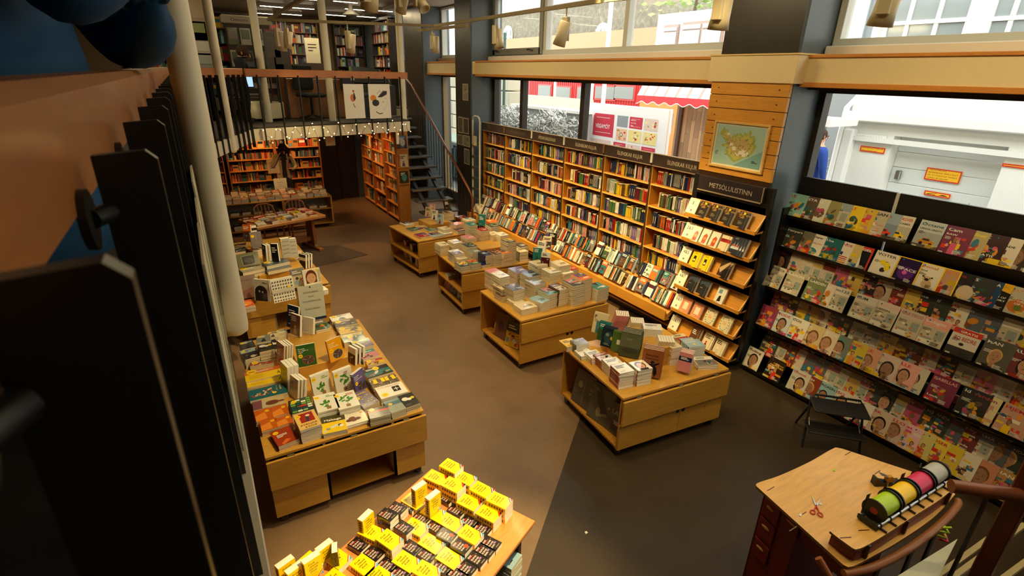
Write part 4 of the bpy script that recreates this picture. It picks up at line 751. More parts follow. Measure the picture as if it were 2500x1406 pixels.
stack(3.14, 8.85, .356, .17, .23, .02, 4, 84, 'brown', 'in middle shelf, farthest trolley', 'books in the trolley ends', seed=451); stack(3.14, 8.5, .356, .17, .24, .022, 5, 84, 'dark grey', 'beside brown ones, farthest trolley end', 'books in the trolley ends', seed=452)
stack(3.14, 8.9, .118, .17, .22, .018, 9, 84, 'cream', 'lowest shelf back, farthest trolley', 'books in the trolley ends', seed=453); stack(3.14, 8.6, .118, .17, .22, .018, 8, 84, 'dark blue', 'lowest shelf middle, farthest trolley', 'books in the trolley ends', seed=454); stack(3.14, 8.33, .118, .17, .2, .018, 8, 84, 'pale blue', 'lowest shelf front, farthest trolley', 'books in the trolley ends', seed=455)
# ---------------------------------------------------------------- front left trolley, read corner by corner
c6 = cv(560, 800, 4.393); c7 = cv(780, 750, 4.26); c5b = cv(560, 560, 5.022)
def fitq(conv, bl, br, tl, z):
    a = az(*conv(*bl), z); b_ = az(*conv(*br), z); c = az(*conv(*tl), z); u = b_-a; v = c-a; rot = math.degrees(math.atan2(u.y, u.x)); w = u.length
    n = Vector((-u.y, u.x, 0)).normalized(); h = abs(v.dot(n)); ctr = a+u*.5+n*h*.5; return ctr.x, ctr.y, w, h, rot
def sq(conv, bl, br, tl, hh, n, col, look, art=None, kd='photo', seed=0, z0=HT, st_=(.2, .8), page=PAGE, hard=False, spine=None, where='front left trolley', mat_='gloss'):
    x, y, w, h, rot = fitq(conv, bl, br, tl, z0+hh); cc = CD[col] if isinstance(col, str) else col
    if callable(art): art = art(w, h)
    stack(x, y, z0, w-.002, h-.002, hh/n-.0006, n, rot, cc, where, 'stacked books on the '+where, art=art or cover_art(w, h, cc, seed, st_, kd), seed=seed, look=look, page=page, hard=hard, spine=spine, jit=.8, mat_=mat_)
Yl = rgb(250, 208, 20)
def dot(A, w, h, x=.22, y=.82): A.ell(w*x, h*y, w*.13, w*.13, Yl, 14); A.rect(w*(x-.07), h*y-.003, w*(x+.07), h*y+.002, rgb(130, 100, 20)); return A
def a_red(w, h): A = Art(w, h); A.rect(0, 0, w, h, rgb(160, 56, 24)); A.lines(w*.18, h*.66, w*.5, 3, h*.07, WHITE, random.Random(2), .5); A.poly([(w*.3, 0), (w*.7, h*.2), (w*.5, h*.3), (w*.2, h*.1)], rgb(214, 110, 40)); return dot(A, w, h)
def a_org(w, h): A = Art(w, h); A.rect(0, 0, w, h, rgb(196, 92, 22)); A.poly([(0, 0), (w*.7, h*.1), (w*.6, h*.7), (0, h*.5)], rgb(226, 136, 44)); return dot(A, w, h, .75, .75)
RW = ('nearest the front', 'left of pair')
sq(c6, (525, 1280), (750, 1190), (465, 1115), .045, 4, rgb(150, 50, 24), 'glossy red book', a_red, seed=501)
sq(c6, (345, 1115), (520, 1065), (315, 1005), .05, 3, 'orange', 'glossy orange book behind the red one', a_org, seed=502); sq(c6, (522, 1063), (690, 1015), (492, 972), .05, 3, 'orange', 'glossy amber book right of the orange', a_org, seed=503)
sq(c6, (285, 1015), (465, 965), (260, 900), .045, 3, 'orange', 'shiny orange book, third row left', a_org, seed=504); sq(c6, (468, 962), (640, 915), (440, 853), .045, 3, rgb(176, 70, 24), 'shiny rust book, third row', a_org, seed=505)
def a_bot(w, h): A = Art(w, h); A.rect(0, 0, w, h, rgb(196, 176, 130)); A.ell(w*.6, h*.45, w*.22, h*.26, rgb(110, 56, 36)); A.rect(w*.78, h*.36, w*.98, h*.54, rgb(120, 62, 40)); A.rect(0, 0, w*.28, h, rgb(120, 70, 84)); A.rect(w*.3, 0, w*.4, h*.8, rgb(186, 180, 160)); return A
sq(c6, (255, 890), (600, 810), (238, 800), .035, 2, 'brown', 'cream book with a brown bottle', a_bot, seed=506)
def a_dan(w, h):
    A = Art(w, h); A.rect(0, 0, w, h, rgb(24, 96, 112)); rn = random.Random(6)
    for i in range(26): x = rn.uniform(.05, .6)*w; y = h*(.2+.6*x/w)+rn.uniform(-.2, .2)*h; A.rect(x, y, x+w*.05, y+h*.09, rn.choice((rgb(200, 60, 40), rgb(230, 170, 80), rgb(236, 230, 210))))
    A.text('Dansk', w*.82, h*.95, w*.085, rgb(230, 228, 190), rot=-90, fit=h*.5, bold=True); A.text('er noget', w*.73, h*.9, w*.06, rgb(210, 200, 120), rot=-90, fit=h*.5); A.ell(w*.66, h*.28, w*.06, w*.05, Yl); return A
sq(c6, (225, 790), (630, 690), (200, 680), .05, 2, rgb(24, 96, 112), 'teal language book with scattered squares', a_dan, seed=507)
def a_yel(w, h): A = Art(w, h); A.rect(0, 0, w, h, rgb(240, 204, 14)); A.lines(w*.1, h*.8, w*.6, 6, h*.11, rgb(200, 160, 20), random.Random(4), .35); A.poly([(w*.82, h*.3), (w*.86, h*.8), (w*.9, h*.3), (w*.87, h*.3), (w*.86, h*.6), (w*.84, h*.3)], rgb(50, 44, 20)); return A
sq(c6, (190, 645), (610, 560), (172, 575), .04, 2, 'yellow', 'plain yellow workbook, front copy', a_yel, seed=508); sq(c6, (175, 585), (590, 490), (165, 520), .055, 2, 'yellow', 'plain yellow workbook, rear copy', a_yel, seed=509)
sq(c6, (165, 535), (560, 440), (145, 490), .04, 1, 'orange', 'orange workbook behind the yellow ones', seed=510, kd='title')
sq(c6, (220, 410), (470, 375), (208, 380), .05, 1, 'dark grey', 'thick grey photo book', seed=511, kd='photo'); 
sq(c6, (165, 345), (325, 300), (135, 240), .10, 5, 'pale blue', 'grey and blue novel at left edge', seed=512); sq(c6, (135, 238), (290, 200), (110, 155), .11, 5, 'dark grey', 'black and white figure novel', seed=513, kd='figure')
def a_horse(w, h): A = Art(w, h); A.rect(0, 0, w, h, rgb(28, 26, 26)); A.ell(w*.3, h*.62, w*.22, h*.14, rgb(230, 228, 220)); A.ell(w*.55, h*.55, w*.16, h*.1, rgb(230, 228, 220)); A.lines(w*.1, h*.2, w*.7, 2, h*.08, rgb(120, 110, 90), random.Random(4)); return dot(A, w, h, .8, .6)
sq(c6, (320, 262), (485, 225), (295, 175), .13, 4, 'black', 'black novel with a white horse', a_horse, seed=514); sq(c6, (290, 165), (445, 140), (262, 95), .15, 5, 'grey', 'grey novel behind the horse one', seed=515, kd='figure')
sq(c6, (400, 110), (525, 95), (370, 55), .13, 4, 'cream', 'cream novel with an ink drawing', seed=516, kd='figure'); sq(c6, (510, 65), (620, 45), (492, 30), .12, 3, 'white', 'white novel at the back by the riser', seed=517, kd='title'); sq(c6, (490, 232), (565, 210), (450, 132), .12, 4, 'black', 'black novel with a white cat', a_horse, seed=518)
def a_city(w, h):
    A = Art(w, h); A.rect(0, 0, w, h, rgb(26, 34, 20)); rn = random.Random(3)
    for i in range(4):
        for j in range(6): A.rect(w*(.05+i*.24), h*(.05+j*.155), w*(.26+i*.24), h*(.17+j*.155), rn.choice((rgb(60, 110, 40), rgb(110, 160, 70), rgb(150, 180, 120), rgb(220, 230, 210), rgb(40, 80, 90))))
    A.rect(w*.4, h*.36, w*.72, h*.46, rgb(200, 50, 40)); return dot(A, w, h)
sq(c6, (670, 930), (910, 865), (622, 790), .07, 3, 'green', 'green patchwork cover book', a_city, seed=519)
def a_pyr(w, h): A = Art(w, h); A.rect(0, 0, w, h, rgb(228, 188, 110)); A.rect(w*.2, h*.38, w*.85, h*.94, rgb(160, 44, 30)); A.poly([(w*.45, h*.42), (w*.5, h*.8), (w*.62, h*.7), (w*.58, h*.4)], rgb(60, 60, 90)); A.ell(w*.6, h*.76, w*.1, h*.06, rgb(236, 220, 190)); A.text('ÞYRNAR', w*.12, h*.2, h*.14, rgb(110, 50, 20), fit=w*.78, bold=True); A.text('& RÓSIR', w*.28, h*.06, h*.12, rgb(110, 50, 20), fit=w*.55, bold=True); return dot(A, w, h, .16, .8)
sq(c6, (760, 1105), (992, 1030), (680, 940), .125, 6, rgb(222, 184, 110), 'tan anthology with a red picture', a_pyr, seed=520, page=PAGEW)
def a_mal(w, h): A = Art(w, h); A.rect(0, 0, w, h, rgb(236, 200, 16)); A.rect(0, h*.6, w, h, rgb(66, 62, 20)); A.text('Málsaga', w*.12, h*.68, h*.17, WHITE, fit=w*.72, bold=True); [A.ell(w*x, h*y, w*.09, h*.07, c) for x, y, c in ((.25, .22, rgb(150, 150, 150)), (.45, .3, rgb(220, 220, 210)), (.6, .35, rgb(220, 220, 210)), (.75, .34, rgb(40, 40, 40)), (.8, .3, rgb(240, 236, 220)))]; A.ell(w*.12, h*.12, w*.08, h*.06, rgb(200, 200, 190)); return A
sq(c6, (1005, 1145), (1268, 1085), (962, 968), .04, 3, rgb(236, 200, 16), 'yellow and olive workbook with animals', a_mal, seed=521, page=PAGEW)
def plant(w, h, s_=1, cx=.55, cy=.34, tree=False):
    A = Art(w, h); A.rect(0, 0, w, h, rgb(232, 230, 220)); rn = random.Random(s_); A.rect(w*(cx-.1), h*.08, w*(cx+.1), h*.24, rgb(150, 110, 80)); A.rect(w*(cx-.012), h*.22, w*(cx+.012), h*.5, rgb(90, 76, 50))
    for i in range(12 if tree else 9):
        a = rn.uniform(0, 2*PI); r_ = rn.uniform(.1, .26); x = cx+(r_ if tree else rn.uniform(-.38, .1))*math.cos(a)*(1 if tree else .6)-(0 if tree else .08); y = (.58 if tree else .42)+.16*math.sin(a); A.ell(w*x, h*y, w*.12, h*.04, sh(rgb(66, 130, 44), rn.uniform(.7, 1.3)), 10, rn.uniform(0, 180))
    A.lines(w*.55, h*.88, w*.35, 2, h*.07, rgb(120, 160, 90) if not tree else rgb(180, 90, 80), random.Random(s_), .5); return dot(A, w, h, .14, .84)
sq(c6, (945, 915), (1183, 853), (902, 735), .09, 8, 'white', 'white plant book, left stack', lambda w, h: plant(w, h, 1), seed=522, page=PAGEW)
sq(c7, (205, 1070), (425, 1012), (160, 905), .09, 6, 'white', 'white plant book, right stack', lambda w, h: plant(w, h, 2, .5, .4, True), seed=523, page=PAGEW)
def a_cho(w, h): A = Art(w, h); A.rect(0, 0, w, h, rgb(232, 224, 206)); [A.ell(w*x, h*y, w*.15, h*.09, c) for x, y, c in ((.2, .3, rgb(90, 46, 26)), (.4, .26, rgb(112, 60, 36)), (.58, .3, rgb(96, 50, 30)), (.35, .4, rgb(120, 66, 40)))]; A.text('KVENTALITA', w*.2, h*.68, h*.08, rgb(110, 60, 44), fit=w*.6); A.ell(w*.85, h*.62, w*.07, h*.05, rgb(190, 130, 70)); return dot(A, w, h, .8, .88)
sq(c7, (290, 1240), (518, 1172), (222, 1088), .035, 3, 'white', 'white book with chocolates on its cover', a_cho, seed=524, page=PAGEW)
def a_maze(w, h):
    A = Art(w, h); A.rect(0, 0, w, h, rgb(104, 92, 124)); rn = random.Random(8)
    for i in range(30): A.ell(w*rn.uniform(.08, .92), h*rn.uniform(.05, .7), w*.07, h*.035, rn.choice((rgb(190, 160, 90), rgb(84, 74, 120), rgb(150, 130, 90))), 8, rn.uniform(0, 180))
    A.text('JÚDAMÁL', w*.1, h*.78, h*.13, rgb(230, 205, 90), fit=w*.8, bold=True); return dot(A, w, h, .2, .6)
sq(c7, (462, 1050), (625, 975), (385, 885), .06, 3, 'purple', 'purple swirling pattern book', a_maze, seed=525)
def a_gr(w, h): A = Art(w, h); A.rect(0, 0, w, h, rgb(120, 120, 118)); A.rect(0, h*.72, w, h, rgb(60, 60, 70)); A.rect(0, h*.6, w, h*.74, rgb(214, 72, 52)); [A.ell(w*random.Random(i).uniform(.1, .9), h*random.Random(i+9).uniform(.05, .5), w*.1, h*.04, rgb(90+i*8, 90+i*7, 90)) for i in range(9)]; return dot(A, w, h, .2, .86)
sq(c7, (525, 1162), (742, 1112), (468, 1072), .075, 4, 'grey', 'grey book with a red band', a_gr, seed=526)
sq(c7, (750, 1105), (905, 1052), (662, 985), .065, 3, rgb(150, 160, 156), 'grey sea landscape book', lambda w, h: dot(Art(w, h).rect(0, 0, w, h, rgb(150, 158, 146)).rect(0, h*.55, w, h, rgb(70, 110, 130)).rect(0, h*.8, w, h, rgb(130, 150, 160)), w, h, .3, .66), seed=527)
sq(c7, (905, 1042), (1052, 992), (808, 928), .06, 3, 'black', 'black book with a white bird', a_horse, seed=528)
def a_kan(w, h): A = Art(w, h); A.rect(0, 0, w, h, rgb(236, 232, 226)); A.rect(w*.55, h*.3, w*.82, h*.75, rgb(30, 26, 26)); A.rect(w*.6, h*.5, w*.77, h*.55, WHITE); A.rect(w*.67, h*.38, w*.7, h*.66, WHITE); A.text('KANSERDEN', w*.08, h*.82, h*.14, rgb(190, 60, 50), fit=w*.8); return dot(A, w, h, .2, .24)
sq(c7, (640, 955), (922, 875), (568, 842), .07, 3, 'white', 'white book with a black square', a_kan, seed=529, page=PAGEW)
def a_crd(w, h):
    A = Art(w, h); A.rect(0, 0, w, h, rgb(110, 96, 76)); rn = random.Random(12)
    for i in range(60): A.ell(w*rn.random(), h*rn.random(), w*.02, h*.06, rn.choice((rgb(226, 210, 180), rgb(60, 50, 44), rgb(170, 130, 90))), 6)
    for x in (.12, .4, .55, .8): A.rect(w*x, h*.35, w*(x+.13), h*.85, rgb(250, 208, 20))
    return A
sq(c7, (560, 842), (835, 762), (518, 760), .065, 3, 'brown', 'crowd photo book with yellow tags', a_crd, seed=530)
sq(c7, (510, 745), (772, 665), (495, 640), .09, 1, 'black', 'thick dark book with gold pictures', lambda w, h: dot(cover_art(w, h, CD['orange'], 531, None, 'photo').rect(0, 0, w, h*.12, rgb(30, 26, 22)), w, h, .5, .8), seed=531, spine=rgb(34, 28, 24)); sq(c7, (500, 612), (680, 567), (488, 560), .075, 2, 'red', 'colourful book behind the dark gold one', seed=532)
sq(c7, (455, 545), (628, 490), (400, 470), .06, 2, 'teal', 'green and blue swirl book', seed=533); sq(c7, (372, 437), (565, 392), (350, 350), .06, 3, 'teal', 'teal drawing book', seed=534); sq(c7, (255, 372), (480, 322), (228, 292), .06, 3, rgb(180, 160, 110), 'tan map book with yellow label', seed=535, st_=(.4, .6))
sq(c7, (215, 288), (452, 238), (188, 218), .06, 2, rgb(120, 100, 44), 'black and gold book', seed=536); sq(c7, (170, 210), (395, 165), (140, 155), .055, 2, 'brown', 'brown scenes book', seed=537); sq(c7, (130, 152), (352, 105), (95, 102), .055, 3, 'white', 'white and black cover book at the far end', seed=538, kd='figure')
# standing titles round the riser
def L(px, py, z, w, h, t, rot, lean, col, label, art, conv, seed=0, hard=False, name='display_book', group=None):
    p = az(*conv(px, py), z); stand(p.x, p.y, z, w, h, t, rot, lean, col, label, art=art(w, h) if callable(art) else art, seed=seed, hard=hard, name=name, group=group)
def a_dome(bg, name1, name2, ring):
    def f(w, h):
        A = Art(w, h); A.rect(0, 0, w, h, bg); A.text('Poesía', w*.1, h*.80, h*.07, WHITE, fit=w*.5, bold=True); A.text(name1, w*.1, h*.72, h*.07, WHITE, fit=w*.75, bold=True); A.text(name2, w*.1, h*.64, h*.07, WHITE, fit=w*.7, bold=True)
        A.ell(w*.6, h*.28, w*.34, h*.2, ring, 24); A.ell(w*.6, h*.28, w*.31, h*.18, rgb(70, 66, 62), 24)
        for i in range(7): A.poly([(w*.6, h*.28), (w*(.6+.3*math.cos(i*.9)), h*(.28+.17*math.sin(i*.9))), (w*(.6+.3*math.cos(i*.9+.12)), h*(.28+.17*math.sin(i*.9+.12)))], rgb(190, 186, 176) if i % 2 else rgb(150, 50, 40))
        return dot(A, w, h, .2, .5)
    return f
for k in (1, 0): L(835+k*12, 400-k*3, .79, .15, .205, .02, -4, 8, 'green', 'green book with a round photograph standing on the riser%s' % (', rear copy' if k else ', front copy'), a_dome(rgb(40, 94, 30), 'de siglo a', 'siglo', rgb(170, 70, 40)), c6, 540)
L(180, 545, .79, .15, .215, .018, 22, 10, 'orange', 'amber book with a round photograph standing on the riser', a_dome(rgb(232, 160, 10), 'de la', 'tecnología', rgb(60, 80, 110)), c7, 541)
for k in (1, 0): L(425+k*-9, 872+k*-4, HT, .14, .2, .018, 38, 8, 'purple', 'purple book with a round photograph standing at the riser corner%s' % (', rear copy' if k else ', front copy'), a_dome(rgb(92, 80, 150), 'de la', 'convivencia', rgb(60, 60, 90)), c7, 542)
for k in (1, 0): L(1000, 722-k*10, HT, .165, .21, .03, 14, 10, 'white', 'white leafy plant book standing before the riser, %s copy' % ('rear' if k else 'front'), lambda w, h: plant(w, h, 1), c6, 543)
for k in (1, 0): L(262, 872-k*9, HT, .165, .215, .03, 14, 10, 'white', 'white potted tree book standing before the riser, %s copy' % ('rear' if k else 'front'), lambda w, h: plant(w, h, 4, .5, .4, True), c7, 544)
for k in range(3): L(712+k*36, 742-k*3, HT, .14, .19, .022, -72, 10, 'cream', 'cream book leaning left of the plant books, %s' % ('front', 'middle', 'rear')[k], None, c6, 545+k)
for k in range(3): L(640+k*36, 640-k*12, HT, .16, .24, .04, -78, 6, rgb(190, 176, 140), 'tall cream paged book at the riser left side, %s' % ('left', 'middle', 'right')[k], cover_art(.16, .24, CD['cream'], 549, (.5, .4), 'title'), c6, 549)
for k, (px, py, cl, lb) in enumerate(((560, 425, 'orange', 'orange'), (590, 428, 'yellow', 'yellow, leftmost'), (615, 420, 'yellow', 'yellow, middle'), (640, 412, 'yellow', 'yellow, right'))): L(px, py, HT, .15, .25, .018, -74, 10, cl, '%s workbook leaning upright behind the yellow stack' % lb, cover_art(.15, .25, CD[cl], 555, None, 'title'), c6, 555+k)
L(790, 1205, .80, .16, .24, .02, -58, 12, 'dark blue', 'dark blue book standing behind the riser sign', cover_art(.16, .24, CD['dark blue'], 560, None, 'title'), c5b, 560)
L(830, 1290, .80, .15, .22, .025, -62, 10, rgb(130, 92, 84), 'brown pink book standing before the dark blue one', cover_art(.15, .22, rgb(130, 92, 84), 561, None, 'figure'), c5b, 561)
L(985, 1270, .79, .13, .17, .03, -50, 12, 'white', 'white backed book lying open edge on the riser', cover_art(.13, .17, CD['green'], 562, None, 'title'), c5b, 562)
sq(c5b, (1060, 1240), (1235, 1200), (1010, 1130), .04, 2, 'brown', 'brown photo book on the riser back', seed=563, z0=.79); sq(c5b, (1200, 1195), (1250, 1180), (1130, 1090), .03, 2, 'maroon', 'maroon book at riser back corner', seed=564, z0=.79)
for k in range(3): L(355+k*38, 580-k*14, HT, .12, .17, .025, -70, 8, 'white', 'white top paged book beside the riser, %s' % ('front', 'middle', 'rear')[k], cover_art(.12, .17, CD['brown'], 566, None, 'photo'), c7, 566)
def notice(name, conv, tl, tr, bl, z, lines, label, y=None, footer=rgb(40, 58, 100), t=.004, lean=0, rot=None, stem=None):
    """framed paper standing on its stem: corners read at a given depth plane"""
    yy = az(*conv(*bl), z).y; A_ = ay(*conv(*tl), yy+.01); B_ = ay(*conv(*tr), yy+.03); Cc = ay(*conv(*bl), yy)
    w = (B_-A_).length; h = (A_-Cc).length; rt = math.degrees(math.atan2(B_.y-A_.y, B_.x-A_.x))
    r = root(name, T(Cc) @ RZ(0), label=label, cat='notice', group='notices in clear stands')
    A = Art(w, h); A.rect(0, 0, w, h, rgb(236, 234, 226)); A.rect(0, 0, w, h*.07, footer); A.rect(w*.46, h*.93, w*.52, h*.97, footer); A.ell(w*.45, h*.035, w*.03, w*.03, WHITE)
    for (s_, yf, fw) in lines: A.text(s_, w*.5-w*fw/2, h*yf, h*.055, rgb(50, 48, 46), fit=w*fw); A.rect(w*.5-w*fw/2, h*yf-h*.012, w*.5+w*fw/2, h*yf-h*.006, rgb(60, 58, 56))
    m = MB(); m.box(0, w, 0, h, -t, 0, rgb(230, 228, 220), 'paper'); A.put(m, Matrix()); m.build('paper', r, RX(90-lean))
    g = MB(); g.box(-.006, w+.006, -.006, h+.006, .006, .009, (1, 1, 1), 'acrylic'); g.build('clear_cover', r, RX(90-lean))
    if stem: s2 = MB(); s2.cyl((w*.5, .004, 0), (w*.5, .004, -stem), .006, rgb(150, 150, 146), 'metal', 8); s2.box(w*.2, w*.8, -.06, .06, -stem-.001, -stem+.006, rgb(60, 58, 56), 'satin'); s2.build('stand', r)
    return r
notice('notice_stand', c5b, (835, 705), (1140, 652), (890, 1140), .86, [('Kennslubækur', .80, .6), ('fyrir', .68, .22), ('framhaldsskóla', .55, .72), ('10-20 % afsláttur', .33, .6)], 'white notice in a clear frame standing on the front left riser', stem=.065)
# ---------------------------------------------------------------- second left trolley
cb = c5b; TB_ = 'second left trolley'
def LB(px, py, z, w, h, t, rot, lean, col, label, art=None, seed=0, hard=True, kd='photo', stk=None): L(px, py, z, w, h, t, rot, lean, col, label+' on the second left trolley', art or cover_art(w, h, CD[col] if isinstance(col, str) else col, seed, stk, kd), cb, seed, hard, 'art_book')
def a_uppe(w, h): A = Art(w, h); A.rect(0, 0, w, h, rgb(150, 124, 116)); A.text('UPPERS', w*.12, h*.76, h*.1, rgb(100, 84, 84), fit=w*.7); A.poly([(0, h*.3), (w, h*.5), (w, 0), (0, 0)], rgb(140, 96, 84)); return A
LB(245, 835, HT, .21, .28, .03, 6, 12, rgb(150, 124, 116), 'large dusty pink book standing', a_uppe, 601)
def a_arch(w, h): A = Art(w, h); A.rect(0, 0, w, h, rgb(232, 228, 216)); A.ell(w*.45, h*.42, w*.4, h*.3, rgb(46, 40, 38)); A.rect(w*.05, 0, w*.85, h*.42, rgb(46, 40, 38)); A.ell(w*.35, h*.45, w*.06, h*.05, rgb(190, 180, 160)); A.ell(w*.55, h*.42, w*.06, h*.05, rgb(190, 180, 160)); A.lines(w*.55, h*.88, w*.35, 2, h*.05, rgb(70, 66, 60), random.Random(1), .5); return A
LB(425, 870, HT, .20, .27, .03, -38, 8, 'white', 'white book with a dark arch photograph standing', a_arch, 602)
def a_zoo(w, h):
    A = Art(w, h); A.rect(0, 0, w, h, rgb(232, 228, 214)); rn = random.Random(5)
    for j in range(7):
        for i in range(8):
            if j == 3: continue
            x = w*(.08+i*.118); y = h*(.06+j*.135); A.ell(x, y, w*.04, h*.03, rn.choice((rgb(70, 60, 50), rgb(100, 84, 60), rgb(50, 60, 50), rgb(120, 100, 60))), 7, rn.uniform(0, 90)); A.ell(x+w*.02, y+h*.02, w*.018, h*.014, rgb(60, 50, 44), 6)
    A.rect(0, h*.40, w, h*.55, rgb(206, 200, 182)); A.text('The Kingdom', w*.2, h*.45, h*.06, rgb(180, 172, 150), fit=w*.6); A.ell(w*.78, h*.6, w*.07, h*.05, Yl); return A
LB(680, 872, HT, .26, .29, .03, 8, 10, 'white', 'white book covered in small animals standing', a_zoo, 603)
LB(860, 700, HT+.03, .17, .24, .02, 10, 10, 'grey', 'grey portrait book standing behind the animal book', None, 604)
def a_wom(w, h): A = Art(w, h); A.rect(0, 0, w, h, rgb(228, 220, 202)); A.ell(w*.45, h*.5, w*.32, h*.46, rgb(106, 50, 24), 20); A.rect(w*.14, 0, w*.76, h*.45, rgb(106, 50, 24)); A.ell(w*.45, h*.42, w*.26, h*.33, rgb(204, 160, 116), 20); A.rect(w*.28, h*.46, w*.4, h*.475, rgb(60, 36, 24)); A.rect(w*.5, h*.46, w*.62, h*.475, rgb(60, 36, 24)); A.rect(w*.38, h*.26, w*.52, h*.28, rgb(140, 60, 44)); [A.ell(w*(.2+i*.1), h*.05, w*.06, h*.06, rgb(236, 226, 206)) for i in range(6)]; A.rect(w*.84, h*.1, w*.97, h*.9, rgb(180, 176, 150)); A.ell(w*.8, h*.88, w*.08, w*.07, Yl); return A
sq(cb, (1030, 780), (1215, 735), (900, 680), .06, 4, 'white', 'large white book at right end', seed=605, kd='title', page=PAGEW, hard=True, where='second left trolley')
LB(1020, 668, .735, .22, .2, .03, 8, 8, 'cream', 'square book with a drawn sleeping woman standing', a_wom, 606)
for k in range(3): L(920+k*32, 470-k*8, HT, .13, .2, .035, -60, 8, 'black', 'black backed white paged book on second left trolley, %s' % ('left', 'middle', 'right')[k], None, cb, 607, True, 'art_book')
sq(cb, (470, 515), (770, 455), (440, 470), .055, 1, rgb(84, 96, 110), 'thick blue grey book, lower one on the riser', z0=.79, seed=608, kd='title', where='second left trolley', hard=True, spine=rgb(84, 96, 110))
sq(cb, (455, 450), (740, 385), (440, 400), .055, 1, rgb(84, 96, 110), 'thick blue grey book, upper one on the riser', z0=.846, seed=609, kd='title', where='second left trolley', hard=True, spine=rgb(84, 96, 110))
LB(590, 385, .902, .09, .25, .05, -30, 2, 'black', 'slim black book standing on the blue grey pair', None, 610, kd='title')
def a_stev(w, h): A = Art(w, h); A.rect(0, 0, w, h, rgb(190, 188, 176)); [A.text(s_, w*.1, h*(.8-.2*i), h*.1, rgb(90, 88, 84), fit=w*.75) for i, s_ in enumerate(('STEFAN', 'HRAFN', 'LJÓÐ', 'SAFN'))]; A.ell(w*.1, h*.9, w*.1, w*.1, Yl); return A
LB(700, 330, .905, .12, .27, .07, 4, 2, rgb(170, 168, 156), 'thick silver book standing left', a_stev, 611); LB(775, 330, .86, .13, .27, .07, 4, 2, rgb(190, 188, 176), 'thick silver book standing right', a_stev, 612)
LB(470, 395, .80, .12, .25, .04, -74, 4, 'dark grey', 'dark book leaning on the riser left', None, 613); LB(500, 390, .80, .12, .25, .04, -70, 4, 'brown', 'brown book leaning beside the dark one', None, 614)
sq(cb, (160, 530), (440, 470), (130, 480), .20, 4, rgb(150, 146, 120), 'huge pale art volume at left', seed=615, kd='title', where='second left trolley', hard=True, page=PAGE)
def a_frm(w, h): A = Art(w, h); A.rect(0, 0, w, h, rgb(92, 88, 52)); A.rect(w*.2, h*.12, w*.8, h*.82, rgb(150, 144, 110)); A.rect(w*.22, h*.15, w*.78, h*.79, rgb(36, 34, 30)); A.ell(w*.5, h*.45, w*.2, h*.2, rgb(70, 68, 60)); return A
LB(250, 455, .87, .27, .18, .03, 10, 24, rgb(92, 88, 52), 'olive landscape book with a framed dark picture standing', a_frm, 616)
def a_lil(w, h): A = Art(w, h); A.rect(0, 0, w, h, rgb(128, 120, 122)); A.rect(w*.48, h*.4, w*.52, h*.9, rgb(170, 150, 140)); A.lines(w*.35, h*.3, w*.4, 2, h*.08, rgb(180, 120, 120), random.Random(2)); A.ell(w*.22, h*.74, w*.15, w*.15, Yl); return A
sq(cb, (290, 270), (430, 235), (270, 215), .10, 4, 'brown', 'mixed book under the leaning lilac one', z0=.79, seed=617, where='second left trolley')
LB(345, 215, .9, .15, .22, .03, 8, 12, rgb(128, 120, 122), 'grey lilac book with a yellow dot standing', a_lil, 618)
LB(290, 90, .9, .13, .17, .03, 4, 14, 'white', 'small white book standing behind the lilac one', None, 619, kd='band', stk=(.3, .7)); LB(235, 150, .86, .12, .26, .03, -30, 10, 'orange', 'tall orange book leaning at the far left', None, 620)
sq(cb, (165, 960), (318, 925), (140, 880), .075, 5, rgb(180, 76, 60), 'glossy orange red magazine book at front left', lambda w, h: dot(Art(w, h).rect(0, 0, w, h, rgb(196, 70, 22)).ell(w*.5, h*.5, w*.4, h*.3, rgb(224, 120, 50)), w, h, .4, .3), seed=621, where='second left trolley', spine=rgb(90, 80, 120))
for k, (a, b_, c, cl) in enumerate((((20, 205), (200, 190), (10, 175), 'brown'), ((35, 290), (230, 260), (25, 235), 'dark blue'), ((60, 370), (130, 355), (50, 300), 'brown'), ((820, 280), (885, 262), (800, 230), 'pink'), ((830, 345), (900, 325), (820, 290), 'orange'), ((820, 400), (905, 352), (810, 350), 'cream'), ((400, 180), (470, 160), (390, 140), 'orange'))): sq(cb, a, b_, c, .03, 2, cl, '%s book lying at %s' % (cl, ('far left edge', 'left edge middle', 'left edge near', 'right edge far', 'right edge middle', 'right edge near', 'back of riser')[k]), seed=630+k, where='second left trolley')
# ---------------------------------------------------------------- table of dictionaries
TH = 27; DO = Vector((1.459, 2.065, 0)); DM = T(DO) @ RZ(TH)
r = root('table', DM, label='orange topped wooden table piled with pocket dictionaries at the bottom of the picture', cat='table')
b = MB(); b.box(-1.75, 0, 0, .86, HT-.028, HT, rgb(222, 138, 70), 'wood', b=.004); b.box(-1.74, -.01, .01, .85, HT-.05, HT-.028, rgb(90, 52, 30), 'satin'); b.build('table_top', r)
b = MB(); b.box(-.09, -.06, .06, .8, 0, HT-.05, rgb(70, 34, 22), 'woodv'); b.build('side_panel', r); b = MB(); b.box(-1.7, -1.67, .06, .8, 0, HT-.05, rgb(70, 34, 22), 'woodv'); b.build('side_panel', r); b = MB(); b.box(-1.67, -.09, .05, .78, .2, .225, rgb(90, 50, 30), 'wood'); b.build('shelf', r)
cd = cv(860, 1100, 4.596); ce = cv(640, 1100, 3.676)
